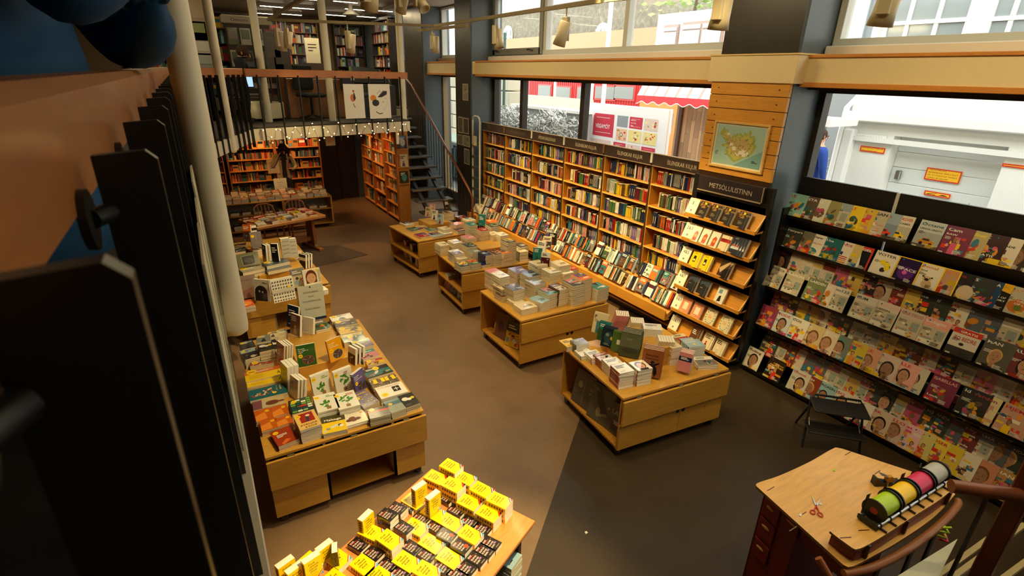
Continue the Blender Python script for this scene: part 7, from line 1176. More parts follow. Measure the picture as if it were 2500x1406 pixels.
# low display table on castors in front of the back shelves
r = root('display_counter', T(.34, 11.98, 0), label='long low wooden display counter with open shelves near the back wall', cat='display counter'); W_ = 2.12; b = MB(); b.box(0, W_, 0, .75, .68, .705, TW, 'wood', b=.003); b.build('counter_top', r)
b = MB(); b.box(0, .03, 0, .75, .1, .68, TWD, 'woodv'); b.box(W_-.03, W_, 0, .75, .1, .68, TW, 'woodv'); b.box(1.08, 1.13, 0, .75, .1, .68, TWD, 'woodv'); b.box(0, W_, .4, .42, .1, .68, rgb(136, 136, 120), 'satin'); b.box(0, W_, 0, .75, .09, .11, TWD, 'wood'); b.build('carcass', r)
for x0, x1 in ((.03, 1.08), (1.13, W_-.03)): b = MB(); b.box(x0, x1, 0, .4, .42, .44, TWD, 'wood'); b.build('shelf', r)
for cx in (.12, W_-.12): caster(r, cx, .1, .09)
rn = random.Random(31); wh = 'on counter near back wall'
for j in range(4):
    for i in range(13):
        x = .42+i*.158+rn.uniform(-.01, .01); y = 12.07+j*.175; n = rn.choice((2, 3, 3, 4)) if j < 3 else rn.choice((3, 4, 5)); c = rn.choice(('orange', 'cream', 'red', 'brown', 'cream', 'grey', 'dark blue', 'white')); stack(x, y, .706, .135, .16, .028, n, rn.uniform(-3, 3), c, '%s along row %s, %s' % (nth(i+1), nth(j+1), wh), 'stacks on the counter near the back wall', seed=800+j*13+i, jit=3)
for i in range(9): stack(.5+i*.21+(.08 if i > 3 else 0), 12.16, .441, .16, .22, .018, rn.choice((2, 3)), rn.uniform(-8, 8), rn.choice(('dark grey', 'cream', 'brown')), '%s on middle shelf, counter near back wall' % nth(i+1), 'books on the back counter shelves', seed=860+i)
for i in range(4): stack(.52+i*.2, 12.16, .111, .17, .24, .02, 5, 0, 'dark grey', '%s on lowest shelf, counter near back wall' % nth(i+1), 'books on the back counter shelves', seed=870+i)
for i in range(3): stand(1.75+i*.2, 12.2, .112, .17, .25, .02, rn.uniform(-8, 8), 12, ('white', 'cream', 'maroon')[i], 'face-out picture book low in the back counter, %s' % ('left', 'middle', 'right')[i], 'face-out books in the back counter', seed=880+i)
NL = [('Barnabækur', .7, .5), ('nýjar', .55, .3), ('tilboð', .4, .4)]
notice('notice_stand', cv(0, 0, 1), (669, 436), (700, 433), (672, 470), .72, NL, 'white notice in a stand in the middle of the back counter', stem=.03); 
v = ay(665, 415, 13.9); A = Art(.26, .33); A.rect(0, 0, .26, .33, rgb(206, 186, 150)); A.lines(.05, .25, .16, 4, .04, rgb(110, 90, 70), random.Random(3)); b = MB(); b.box(0, .26, 0, .33, -.006, 0, rgb(206, 186, 150), 'paper'); A.put(b, Matrix()); r = root('notice_stand', T(v.x-.13, 13.6, 1.0), label='tan notice on a stand beside the reading woman', cat='notice'); b.build('paper', r, RX(86)); b = MB(); b.cyl((.13, 0.01, -1.0), (.13, 0.01, .02), .01, rgb(60, 56, 50), 'metal', 8); b.cyl((.13, 0.01, -1.0), (.13, .01, -.98), .12, rgb(60, 56, 50), 'metal', 16); b.build('stand', r)
# trestle reading table with two chairs
TAW = rgb(158, 98, 50); r = root('table', T(.70, 9.86, 0) @ RZ(17.5), label='dark wooden trestle table covered with flat books at the back left', cat='table'); b = MB(); b.box(0, 1.32, 0, .78, .665, .72, rgb(186, 124, 66), 'wood', b=.008); b.build('table_top', r)
for x in (.12, 1.15): b = MB(); b.prism([(.2, 0), (.58, 0), (.53, .1), (.50, .66), (.28, .66), (.25, .1)], x, x+.055, TAW, 'woodv', Matrix(((0, 0, 1, 0), (1, 0, 0, 0), (0, 1, 0, 0), (0, 0, 0, 1)))); b.box(x-.02, x+.075, .04, .74, 0, .065, TAW, 'woody', b=.01); b.build('leg', r)
b = MB(); b.box(.15, 1.18, .37, .41, .16, .24, TAW, 'wood'); b.build('stretcher', r)
rn = random.Random(8); TM = T(.70, 9.86, 0) @ RZ(17.5)
for i, (u, v_, n, c) in enumerate(((.14, .14, 1, 'white'), (.33, .13, 2, 'brown'), (.52, .15, 2, 'yellow'), (.72, .15, 1, 'pale blue'), (.92, .17, 2, 'cream'), (1.13, .16, 1, 'maroon'), (.12, .38, 1, 'red'), (.32, .36, 1, 'teal'), (.52, .38, 1, 'white'), (.72, .38, 1, 'white'), (.92, .40, 2, 'yellow'), (1.14, .40, 2, 'red'), (.1, .62, 1, 'maroon'), (.3, .60, 1, 'red'), (.52, .62, 1, 'white'), (.74, .62, 1, 'purple'), (.95, .64, 2, 'red'), (1.17, .62, 1, 'cream'))): p = TM @ Vector((u, v_, 0)); stack(p.x, p.y, .721, .15, .19, .022, n, 17+rn.uniform(-22, 22), c, 'on trestle table, %s column %s row' % (nth(i % 6+1), ('front', 'middle', 'back')[i//6]), 'flat books on the trestle table', seed=890+i)
def chair(x, y, rot, label):
    r = root('wooden_chair', T(x, y, 0) @ RZ(rot), label=label, cat='chair', group='bentwood chairs at the trestle table'); c = rgb(176, 108, 54); b = MB(); b.box(-.21, .21, -.2, .2, .425, .455, c, 'wood', b=.012); b.build('seat', r)
    for sx, sy_ in ((-.18, -.17), (.18, -.17), (-.17, .17), (.17, .17)): b = MB(); b.tube([(sx*1.1, sy_*1.15, 0), (sx, sy_, .43)], .018, c, 'satin', 8); b.build('leg', r)
    b = MB(); b.tube([(-.19, .18, .44), (-.2, .22, .62), (-.17, .25, .78), (-.08, .27, .83), (.08, .27, .83), (.17, .25, .78), (.2, .22, .62), (.19, .18, .44)], .017, c, 'satin', 8); b.build('back_frame', r)
    for x_ in (-.1, -.035, .035, .1): b = MB(); b.tube([(x_, .19, .45), (x_, .24, .65), (x_, .262, .815)], .011, c, 'satin', 6); b.build('spindle', r)
    for z in (.18, .26): b = MB(); b.tube([(-.18, -.17, z), (.18, -.17, z)], .01, c, 'satin', 6); b.tube([(-.19, .18, z), (.19, .18, z)], .01, c, 'satin', 6); b.build('stretcher', r)
chair(1.02, 10.93, 12, 'bentwood chair behind the trestle table, left of two'); chair(1.58, 11.05, 4, 'bentwood chair behind the trestle table, right of two')
b = MB(); b.prism([(.4, 9.2), (1.75, 9.45), (2.55, 9.66), (2.2, 10.5), (.5, 10.9)], .0022, .006, rgb(84, 66, 50), 'cloth'); b.build('floor_patch', None, label='dark floor mat under the trestle table', cat='mat')  # darker patch laid over the floor around the trestle table
# ---------------------------------------------------------------- upper floor at the back
zu = [2.75, 3.1, 3.42, 3.74, 4.06, 4.36]
for k, (x0, w) in enumerate(((1.0, 1.5), (2.5, 1.5), (-.6, 1.55))): shelfcase('bookcase', T(x0, 18.9, 2.37), w, .3, 2.3, [z-2.37 for z in zu], 'upstairs bookcase on the far wall, %s' % ('middle', 'right', 'left')[k], seed=40+k, cols=[q[1] for q in COLS]+[CD['cream'], CD['white'], CD['yellow']], bh=(.18, .29), tk=(.02, .07), frame=rgb(120, 84, 44), wood=rgb(140, 100, 56))
shelfcase('bookcase', T(4.5, 18.9, 2.37) @ RZ(0), .95, .3, 2.3, [z-2.37 for z in zu], 'upstairs bookcase in the far right corner', seed=50, frame=rgb(50, 38, 26), wood=rgb(70, 50, 34), bh=(.18, .29), tk=(.02, .06))
shelfcase('bookcase', T(5.2, 17.2, 2.37) @ RZ(-90), 1.6, .3, 2.3, [z-2.37 for z in zu], 'upstairs bookcase along the window wall', seed=51, frame=rgb(50, 38, 26), wood=rgb(70, 50, 34), bh=(.18, .29), tk=(.02, .06))
for k, (px, yy, w, lb) in enumerate(((345, 12.4, 1.0, 'upstairs bookcase behind the thick column'), (520, 13.0, 1.3, 'upstairs bookcase between the two left columns'))): v = ay(px, 100, yy); shelfcase('bookcase', T(v.x-.4, yy, 2.37), w, .3, 1.95, [.1, .42, .74, 1.06, 1.38, 1.66], lb, seed=60+k, frame=rgb(44, 34, 24), wood=rgb(60, 44, 30), cols=[q[1] for q in COLS]+[CD['white'], CD['yellow'], CD['cream']], bh=(.18, .28), tk=(.015, .05))
b = MB(); v = ay(600, 46, 12.6); A = Art(.9, .12); A.rect(0, 0, .9, .12, rgb(214, 204, 178)); A.text('Ostern', .16, .03, .08, rgb(90, 84, 70), fit=.3)
r = root('card_rack', T(v.x-.4, 12.5, 2.37), label='tall display rack of calendars upstairs with a curved white header', cat='display rack'); b.box(0, .8, 0, .35, 0, v.z-2.37-.1, rgb(70, 56, 40), 'satin'); b.build('body', r); b = MB(); b.box(-.05, .85, -.03, .35, v.z-2.37-.1, v.z-2.37+.05, rgb(214, 204, 178), 'satin', b=.02); h_ = b.build('header', r); b = MB(); A.put(b, T(-.05, -.031, v.z-2.37-.09) @ RX(90)); b.build('lettering', h_)
rn = random.Random(71); k = 0
for zz in (.15, .55, .95, 1.35):
    for xx in (.02, .24, .46, .68):
        b = MB(); b.box(xx, xx+.19, -.02, -.005, zz, zz+.3, rn.choice((rgb(206, 200, 186), rgb(150, 60, 60), rgb(120, 130, 100), rgb(130, 140, 150), rgb(220, 214, 200))), 'gloss'); b.box(xx+.02, xx+.17, -.024, -.02, zz+.1, zz+.27, rn.choice((rgb(90, 80, 70), rgb(120, 130, 110), rgb(160, 150, 140))), 'gloss'); k += 1
        b.build('calendar', None, T(v.x-.4, 12.5, 2.37), label='picture calendar in the white headed rack upstairs, %s column %s row up' % (nth(int(xx/.22)+1), nth(int(zz/.4)+1)), cat='calendar', group='calendars in the upstairs rack')
for k, (px, py, w, h, c_) in enumerate(((478, 30, .3, .9, rgb(170, 150, 130)), (482, 75, .3, .3, rgb(130, 140, 90)), (490, 120, .34, .3, rgb(190, 190, 180)), (497, 152, .34, .3, rgb(160, 166, 166)), (668, 130, .3, .7, rgb(90, 90, 84)), (690, 150, .3, .5, rgb(80, 76, 70)))):
    v = ay(px, py, 11.6); b = MB(); b.box(v.x-w/2, v.x+w/2, 11.58, 11.62, max(2.4, v.z-h/2), v.z+h/2, sh(c_, .8), 'gloss', b=.003); b.box(v.x-w*.4, v.x+w*.4, 11.575, 11.58, v.z-h*.1, v.z+h*.4, c_, 'gloss'); b.box(v.x-.02, v.x+.02, 11.62, 11.66, 2.37, v.z, rgb(60, 60, 60), 'metal'); b.build('poster_stand', None, label='upstairs poster display panel, %s' % ('topmost beside the thick column', 'second down, green', 'third down, pale', 'lowest beside the thick column', 'dark tall one behind the middle bars', 'dark one next to the tall one')[k], cat='display panel')
for k, (px, y0, w, h, c_, lb) in enumerate(((775, 11.9, 1.1, .55, rgb(150, 100, 54), 'low wooden cabinet behind the middle of the back balustrade'), (695, 12.4, .2, .75, rgb(150, 96, 50), 'narrow wooden post cabinet left of the low cabinet'))): v = ay(px, 250, y0); b = MB(); b.box(v.x-w/2, v.x+w/2, y0, y0+.4, 2.37, 2.37+h+.2, c_, 'woodv', b=.006); b.build('cabinet', None, label=lb, cat='cabinet')
v = ay(648, 275, 11.3); b = MB(); b.lathe([(.38, 0), (.38, .28), (.36, .28), (.36, .01), (0, .01)], rgb(206, 198, 166), 'satin', 32, T(v.x, v.y+.3, 2.42)); b.build('drum_stool', None, label='round cream drum behind the back balustrade bars', cat='stool')
# suitcase display, dark chairs, monitor
v = ay(905, 150, 12.2); r = root('suitcase', T(v.x, 12.2, 3.02), label='open suitcase with a green lid lying upstairs near the right column', cat='suitcase'); b = MB(); b.box(-.42, .42, 0, .4, .0, .12, rgb(30, 30, 32), 'satin', b=.04); b.build('body', r); b = MB(); b.box(-.36, .36, -.02, .06, 0, .38, rgb(50, 78, 46), 'satin', T(0, .38, .12) @ RX(-52) @ RY(8), b=.05); b.build('lid', r); b = MB(); b.box(-.3, .3, -.03, -.02, .03, .34, rgb(24, 24, 26), 'matte', T(0, .38, .12) @ RX(-52) @ RY(8)); b.build('lining', r)
b = MB(); b.box(v.x-.5, v.x+.5, 12.15, 12.75, 2.37, 3.01, rgb(46, 40, 36), 'satin'); b.build('plinth', None, label='dark plinth that carries the open green suitcase', cat='plinth')
for k, px in enumerate((738, 845)):
    v = ay(px, 158, 11.7); r = root('office_chair', T(v.x, 11.75, 2.37) @ RZ(20+k*30), label='black office chair behind the back balustrade, %s' % ('left' if k == 0 else 'right'), cat='chair'); b = MB(); b.box(-.22, .22, .0, .06, .55, 1.02 if k == 0 else .9, rgb(30, 30, 32), 'cloth', b=.03); b.build('backrest', r); b = MB(); b.box(-.23, .23, -.42, .0, .42, .5, rgb(30, 30, 32), 'cloth', b=.03); b.build('seat', r); b = MB(); b.cyl((0, -.2, .06), (0, -.2, .42), .03, rgb(50, 50, 50), 'metal'); [b.tube([(0, -.2, .08), (.26*math.cos(a), -.2+.26*math.sin(a), .03)], .02, rgb(40, 40, 40), 'satin', 6) for a in [i*1.257 for i in range(5)]]; b.build('base', r)
for k, (px, py, c_, lb) in enumerate(((763, 120, rgb(226, 220, 200), 'white placard standing among books upstairs'),)):
    v = ay(px, py, 13.0); b = MB(); b.box(v.x-.15, v.x+.15, 13.0, 13.02, v.z-.28, v.z+.22, c_, 'paper'); A = Art(.3, .5); A.lines(.06, .38, .18, 3, .06, rgb(60, 50, 44), random.Random(2)); A.put(b, T(v.x-.15, 12.999, v.z-.28) @ RX(90)); b.box(v.x-.2, v.x+.2, 12.95, 13.3, 2.37, v.z-.28, rgb(70, 52, 34), 'satin'); b.build('placard', None, label=lb, cat='sign')
v = ay(730, 138, 13.0); b = MB(); b.box(v.x-.35, v.x+.35, 12.9, 13.4, 2.37, 3.05, rgb(60, 44, 30), 'satin', b=.01); b.build('sales_desk', None, label='dark sales desk upstairs under the orange topped book pile', cat='desk')
for i in range(8): b = book_mb(.26, .2, .04, (rgb(226, 120, 50), rgb(206, 190, 160), rgb(120, 170, 190), rgb(210, 206, 190))[i % 4 if i < 7 else 0], None, PAGE, None, 'satin', False, i); b.build('stacked_book', None, T(v.x, 13.1, 3.05+i*.0405) @ RZ(i*3-8), label='large book in the upstairs pile on the sales desk, %s from bottom' % nth(i+1), cat='book', group='book pile on the upstairs desk')
v = ay(785, 150, 12.6); 
for i in range(9): b = book_mb(.24, .18, .03, rgb(200, 196, 180), None, PAGE, None, 'satin', False, i); b.build('stacked_book', None, T(v.x, 12.6, 2.9+i*.0305) @ RZ(i*2-5), label='grey book in the tall upstairs pile beside the column, %s from bottom' % nth(i+1), cat='book', group='tall grey book pile upstairs')
b = MB(); b.box(v.x-.2, v.x+.2, 12.45, 12.8, 2.37, 2.9, rgb(50, 40, 30), 'satin'); b.build('side_table', None, label='small dark table under the tall grey book pile upstairs', cat='table')
v = ay(583, 110, 12.2); r = root('side_table', T(v.x, 12.2, 2.37), label='black metal shelf table upstairs between the left columns', cat='table'); b = MB(); b.box(-.35, .35, 0, .4, .88, .91, rgb(26, 26, 26), 'satin'); b.box(-.35, .35, 0, .4, .4, .42, rgb(26, 26, 26), 'satin'); b.build('top', r)
for sx in (-.33, .33):
    for sy_ in (.02, .38): b = MB(); b.cyl((sx, sy_, 0), (sx, sy_, .9), .015, rgb(26, 26, 26), 'metal', 6); b.build('leg', r)
# ---------------------------------------------------------------- packing counter
def cq(px, py, z): v = az(px, py, z); return (v.x, v.y)
CT = rgb(226, 176, 96); CB = rgb(112, 26, 18); c2 = cv(1900, 1130, 4.167)
def curve(pts, n=8):
    out = []
    for i in range(len(pts)-1):
        p0 = pts[max(i-1, 0)]; p1 = pts[i]; p2 = pts[i+1]; p3 = pts[min(i+2, len(pts)-1)]
        for k in range(n):
            t = k/n; out.append(tuple(.5*((2*b_)+(-a+c)*t+(2*a-5*b_+4*c-d)*t*t+(-a+3*b_-3*c+d)*t**3) for a, b_, c, d in zip(p0, p1, p2, p3)))
    return out+[tuple(pts[-1])]
r = root('counter', label='plywood topped dark red packing counter at the lower right', cat='counter', M=Matrix())
back = [cq(2040, 1092, .9), cq(2056, 1095, .9)]; right = [cq(2320, 1182, .9), cq(2334, 1192, .9), cq(2331, 1208, .9)]
outer = curve([cq(2331, 1208, .9), cq(2280, 1262, .9), cq(2200, 1318, .9), cq(2130, 1358, .9), cq(2088, 1380, .9), cq(2070, 1384, .9)]); left = curve([cq(1846, 1186, .9), cq(1852, 1178, .9), cq(1905, 1160, .9), cq(1975, 1128, .9), cq(2020, 1102, .9), cq(2040, 1092, .9)])
top = back+right+outer[1:]+[cq(2058, 1378, .9)]+left[:-1]
b = MB(); b.prism(top, .882, .9, CT, 'wood', side=rgb(120, 84, 44)); [b.box(v.x-.035, v.x+.035, v.y-.003, v.y+.003, .8995, .9012, rgb(110, 78, 40), 'satin', T(0, 0, 0)) for v in (az(*c2(250, 520), .9), az(*c2(150, 670), .9), az(*c2(1010, 95), .9), az(2070, 1107, .9), az(1882, 1193, .9))]; b.build('counter_top', r)
def inset(pts, k=.95, dx=0): cx = sum(p[0] for p in pts)/len(pts); cy = sum(p[1] for p in pts)/len(pts); return [(cx+(x-cx)*k, cy+(y-cy)*k) for x, y in pts]
P = inset(top, .93); b = MB(); lp = [cq(1858, 1190, .88), cq(2062, 1376, .88)]
a0 = Vector((*lp[0], 0)); a1 = Vector((*lp[1], 0)); d = (a1-a0).normalized(); n_ = Vector((-d.y, d.x, 0)); 
if n_.x < 0: n_ = -n_
L_ = (a1-a0).length; rot = math.degrees(math.atan2(d.y, d.x)); M = T(a0.x, a0.y, 0) @ RZ(rot)
sg = 1 if (RZ(rot) @ Vector((0, 1, 0))).dot(n_) > 0 else -1
def cb(x0, x1, y0, y1, z0, z1, c_, m='satin', bb=0.0): B_ = MB(); B_.box(x0, x1, min(sg*y0, sg*y1), max(sg*y0, sg*y1), z0, z1, c_, m, M, b=bb); return B_
cb(.01, L_*.48, .03, .05, .05, .88, CB).merge(cb(.01, .03, .03, .5, .05, .88, CB)).merge(cb(L_*.48-.02, L_*.48, .05, .5, .05, .88, CB)).merge(cb(L_*.48, L_, .05, .07, .72, .88, CB)).merge(cb(L_-.03, L_, .03, .3, .05, .88, CB)).merge(cb(.03, L_*.47, .48, .5, .05, .88, CB)).build('body', r)
for i, z in enumerate((.76, .60, .42)):
    dr = cb(.03, L_*.26, .018, .03, z-.07, z+.07, sh(CB, 1.15), 'satin', .003).build('drawer', r); h_ = MB(); h_.ball((0, 0, 0), (.032, .006, .012), rgb(196, 140, 80), 'satin', 14, 6, M @ T(.09, sg*.016, z+.02)); h_.build('handle_slot', dr)
h_ = MB(); h_.ball((0, 0, 0), (.04, .006, .01), rgb(196, 140, 80), 'satin', 14, 6, M @ T(L_*.40, sg*.028, .80)); h_.build('handle_slot', r)
# raised curved shelf on it
ZT = 1.0; o2 = curve([cq(*c2(1815, 235), ZT), cq(*c2(1640, 375), ZT), cq(*c2(1350, 560), ZT), cq(*c2(1080, 735), ZT), cq(*c2(880, 850), ZT), cq(*c2(790, 880), ZT)]); i2 = curve([cq(*c2(760, 870), ZT), cq(*c2(545, 710), ZT), cq(*c2(560, 680), ZT), cq(*c2(800, 565), ZT), cq(*c2(1200, 360), ZT), cq(*c2(1500, 170), ZT), cq(*c2(1640, 110), ZT), cq(*c2(1800, 205), ZT), cq(*c2(1820, 225), ZT)])
b = MB(); b.prism(o2+i2, ZT-.015, ZT, CT, 'wood', side=rgb(120, 84, 44)); [b.box(-.032, .032, -.003, .003, ZT-.0005, ZT+.0012, rgb(96, 30, 18), 'satin', T(az(*c2(px, py), ZT).x, az(*c2(px, py), ZT).y, 0) @ RZ(-25)) for px, py in ((685, 760), (870, 685))]; b.build('raised_shelf', r)
b = MB(); pts = inset(o2[2:-1]+i2[2:-3], .955); b.prism(pts, .9005, ZT-.015, CB, 'satin'); b.build('riser_panel', r)
for f in (.12, .42, .75): q = o2[int(len(o2)*f)]; b = MB(); b.box(q[0]-.008, q[0]+.008, q[1]-.012, q[1]+.012, .905, ZT-.002, rgb(60, 24, 16), 'satin'); b.build('slot', r)
# ribbon rack
p0 = az(*c2(1000, 640), 1.03); p1 = az(*c2(1700, 186), 1.03); r = root('ribbon_dispenser', p0 and T(p0.x, p0.y, ZT), label='black ribbon dispenser with silver rods on the raised counter shelf', cat='dispenser'); ax_ = (p1-p0); LR = ax_.length; rot = math.degrees(math.atan2(ax_.y, ax_.x)); RM = RZ(rot); sd = 1
b = MB(); b.cyl((0, 0, .022), (LR, 0, .022), .012, rgb(190, 190, 186), 'metal', 14, M=RM); b.cyl((.0, .085, .022), (LR, .085, .022), .012, rgb(190, 190, 186), 'metal', 14, M=RM); b.build('rod', r)
for i in range(8): b = MB(); x = .03+i*(LR-.06)/7; b.cyl((x-.004, 0, .022), (x+.004, 0, .022), .016, rgb(26, 26, 26), 'satin', 12, M=RM); b.box(x-.004, x+.004, -.045, .0, .001, .012, rgb(26, 26, 26), 'satin', RM); b.box(x-.004, x+.004, .0, .1, .0, .008, rgb(26, 26, 26), 'satin', RM); b.build('clip', r)
b = MB(); b.box(-.012, .0, -.015, .1, .005, .04, rgb(26, 26, 26), 'satin', RM, b=.008); b.build('end_cap', r)
RC = (rgb(176, 214, 20), rgb(250, 206, 10), rgb(214, 44, 96), rgb(176, 178, 178)); RN_ = ('lime green', 'bright yellow', 'magenta pink', 'silver grey')
for i in range(4):
    x0 = .03+i*(LR-.03)/4; w = (LR-.03)/4-.02; rr = root('ribbon_roll', T(p0.x, p0.y, ZT) @ RM, label='%s roll of ribbon in the black dispenser' % RN_[i], cat='ribbon', group='ribbon rolls in the dispenser'); b = MB(); b.cyl((x0+.01, .045, .085), (x0+w-.005, .045, .085), .055, RC[i], 'satin', 28); b.build('ribbon', rr)
    b = MB(); b.cyl((x0, .045, .085), (x0+.008, .045, .085), .066, rgb(24, 24, 24), 'satin', 28); fb_ = MB(); fb_.cyl((x0+w-.004, .045, .085), (x0+w+.004, .045, .085), .066, rgb(24, 24, 24), 'satin', 28); fb_.build('flange', rr); b.prism([(.0, .02)]*0 or [(0, .02), (.012, .02), (.012, .15), (0, .17)], 0, .012, rgb(24, 24, 24), 'satin', T(x0, .09, 0) @ Matrix(((0, 0, 1, 0), (1, 0, 0, 0), (0, 1, 0, 0), (0, 0, 0, 1)))); fl = b.build('flange', rr); b = MB(); b.cyl((x0-.002, .045, .085), (x0, .045, .085), .02, rgb(170, 50, 24), 'satin', 18); b.build('hub', fl)
# tape dispenser, scissors, scraps
v = az(*c2(1080, 215), .9); r = root('tape_dispenser', T(v.x, v.y, .901) @ RZ(-28), label='black tape dispenser with a yellow roll beside the ribbon rolls', cat='tape dispenser'); b = MB(); b.prism([(-.08, 0), (.09, 0), (.09, .03), (.05, .022), (.01, .02), (-.04, .03), (-.07, .06), (-.08, .06)], -.022, .022, rgb(24, 24, 26), 'satin', Matrix(((1, 0, 0, 0), (0, 0, 1, 0), (0, 1, 0, 0), (0, 0, 0, 1)))); b.build('body', r); b = MB(); b.cyl((.02, -.012, .04), (.02, .012, .04), .026, rgb(196, 140, 30), 'satin', 20); b.build('tape_roll', r); b = MB(); b.box(-.08, -.02, -.014, .014, .056, .060, rgb(190, 200, 206), 'metal', T(-.0, 0, .0) @ RY(22)); b.build('cutter', r)
v = az(*c2(385, 445), .9); r = root('scissors', T(v.x, v.y, .906) @ RZ(-58), label='open red handled scissors lying on the counter', cat='scissors'); RS = rgb(200, 60, 54)
for sg_ in (-1, 1):
    m = RZ(sg_*17); b = MB(); ring = [(.013*math.cos(t), -.068+.018*math.sin(t), 0) for t in [2*PI*i/14 for i in range(15)]]; b.tube(ring, .0035, RS, 'satin', 6, M=m, cap=False); b.tube([(0, -.05, 0), (0, -.005, 0)], .004, RS, 'satin', 6, M=m); b.build('handle', r); b = MB(); b.prism([(-.005, -.005), (.005, -.005), (.001, .085), (-.001, .085)], -.001, .001, rgb(196, 198, 196), 'metal', m); b.build('blade', r)
for px, py, c_, lb in ((568, 75, rgb(170, 210, 40), 'tiny lime ribbon scrap on the counter top'), (225, 532, rgb(230, 228, 220), 'tiny white paper scrap on the counter by the scissors'), (430, 418, rgb(220, 216, 206), 'small white tag lying at the scissor blades')): v = az(*c2(px, py), .9); b = MB(); b.box(-.012, .012, -.006, .006, 0, .002, c_, 'paper', RZ(20)); b.build('paper_scrap', None, T(v.x, v.y, .9015), label=lb, cat='scrap')
v = az(1431, 1301, 0); b = MB(); b.prism([(-.012, -.01), (.012, -.008), (.01, .012), (-.008, .01)], .002, .005, rgb(226, 222, 206), 'paper'); b.build('paper_scrap', None, T(v.x, v.y, .0005), label='small white scrap of paper on the dark floor', cat='scrap')
# folding step stool
fa = az(1958, 1092, 0); fb = az(2097, 1116, 0); d = fb-fa; W_ = d.length; r = root('step_stool', T(fa) @ RZ(math.degrees(math.atan2(d.y, d.x))), label='black folding step stool in front of the magazine rack', cat='stool'); IR = rgb(30, 32, 38)
b = MB(); b.tube([(0, 0, 0), (.02, .17, .44), (.05, .19, .50), (W_-.05, .19, .50), (W_-.02, .17, .44), (W_, 0, 0)], .011, IR, 'satin', 8); b.build('front_frame', r)
for x in (.03, W_-.03): b = MB(); b.tube([(x, .42, 0), (x, .14, .44)], .011, IR, 'satin', 8); b.build('rear_leg', r); b = MB(); b.tube([(x, .03, .2), (x, .2, .33)], .006, rgb(170, 168, 160), 'metal', 6); b.build('brace', r)
b = MB(); b.box(.01, W_-.01, .02, .24, .425, .45, rgb(34, 34, 36), 'satin', RX(6), b=.01); b.build('top_step', r); b = MB(); b.box(.0, W_, -.05, .16, .205, .225, rgb(24, 24, 26), 'satin', b=.008); [b.box(.02, W_-.02, -.04+i*.022, -.03+i*.022, .225, .228, rgb(44, 44, 46), 'satin') for i in range(8)]; b.build('lower_step', r)
# ---------------------------------------------------------------- stair rail at the lower right corner
r = root('stair_rail', label='reddish wooden stair rail with black bars curving round the counter at lower right', cat='railing'); HW = rgb(122, 66, 34)
b = MB(); b.tube([az(2322, 1186, 1.42), az(2390, 1196, 1.42), az(2520, 1212, 1.42), az(2700, 1235, 1.42)], .034, HW, 'satin', 12, flat=1.0); b.build('handrail', r)
b = MB(); pq = [az(2060, 1400, .86), az(2130, 1385, .86), az(2210, 1345, .86), az(2290, 1285, .86), az(2336, 1236, .86), az(2338, 1222, .86)]; b.tube([Vector(p) for p in curve([tuple(p) for p in pq], 6)], .022, rgb(150, 92, 44), 'satin', 10); b.build('handrail', r)
b = MB(); b.tube([az(1998, 1362, .92), az(2020, 1400, .86), az(2050, 1450, .78)], .02, rgb(150, 84, 40), 'satin', 10); b.build('handrail', r)
q = az(2496, 1200, 1.42); b = MB(); b.box(q.x-.04, q.x+.04, q.y-.04, q.y+.04, .0, 1.9, rgb(104, 48, 26), 'woodv', b=.006); b.build('newel_post', r)
for (px, py) in ((2412, 1210), (2150, 1372), (2235, 1325), (2290, 1285)): z = 1.38 if px > 2400 else .84; q = az(px, py, z); b = MB(); b.box(q.x-.025, q.x+.025, q.y-.006, q.y+.006, 0, z+.02, IRON, 'satin', RZ(0)); b.build('baluster', r)
for k, (pa, pb) in enumerate((((2480, 1268), (2270, 1420)), ((2500, 1282), (2300, 1430)), ((2520, 1360), (2440, 1420)))): b = MB(); b.tube([az(*pa, .55), az(*pb, .75)], .02, rgb(176, 160, 112), 'satin', 4); b.build('stringer', r)
b = MB(); v = az(2338, 1315, .95); u = az(2285, 1420, .95); w_ = az(2160, 1425, .95); b.add([tuple(v), tuple(u), tuple(w_)], [(0, 1, 2)], rgb(190, 190, 170), 'paper'); b.add([(v.x, v.y, v.z-.006), (u.x, u.y, u.z-.006), (w_.x, w_.y, w_.z-.006)], [(0, 1, 2)], rgb(190, 190, 170), 'paper'); b.build('placard', None, label='pale placard corner held on the stair rail at the bottom edge', cat='sign')
v = az(*c2(1690, 700), .95); b = MB(); pts = [(v.x+.02*math.cos(t*2.2), v.y+.02*math.sin(t*2.2), .9+.012*t) for t in range(9)]; b.tube(pts, .006, rgb(176, 214, 20), 'satin', 6); b.tube([(x+.02, y-.01, z-.03) for x, y, z in pts[:5]], .006, rgb(214, 44, 96), 'satin', 6); b.build('ribbon_curl', None, label='curl of lime and pink ribbon hanging under the counter edge', cat='ribbon')
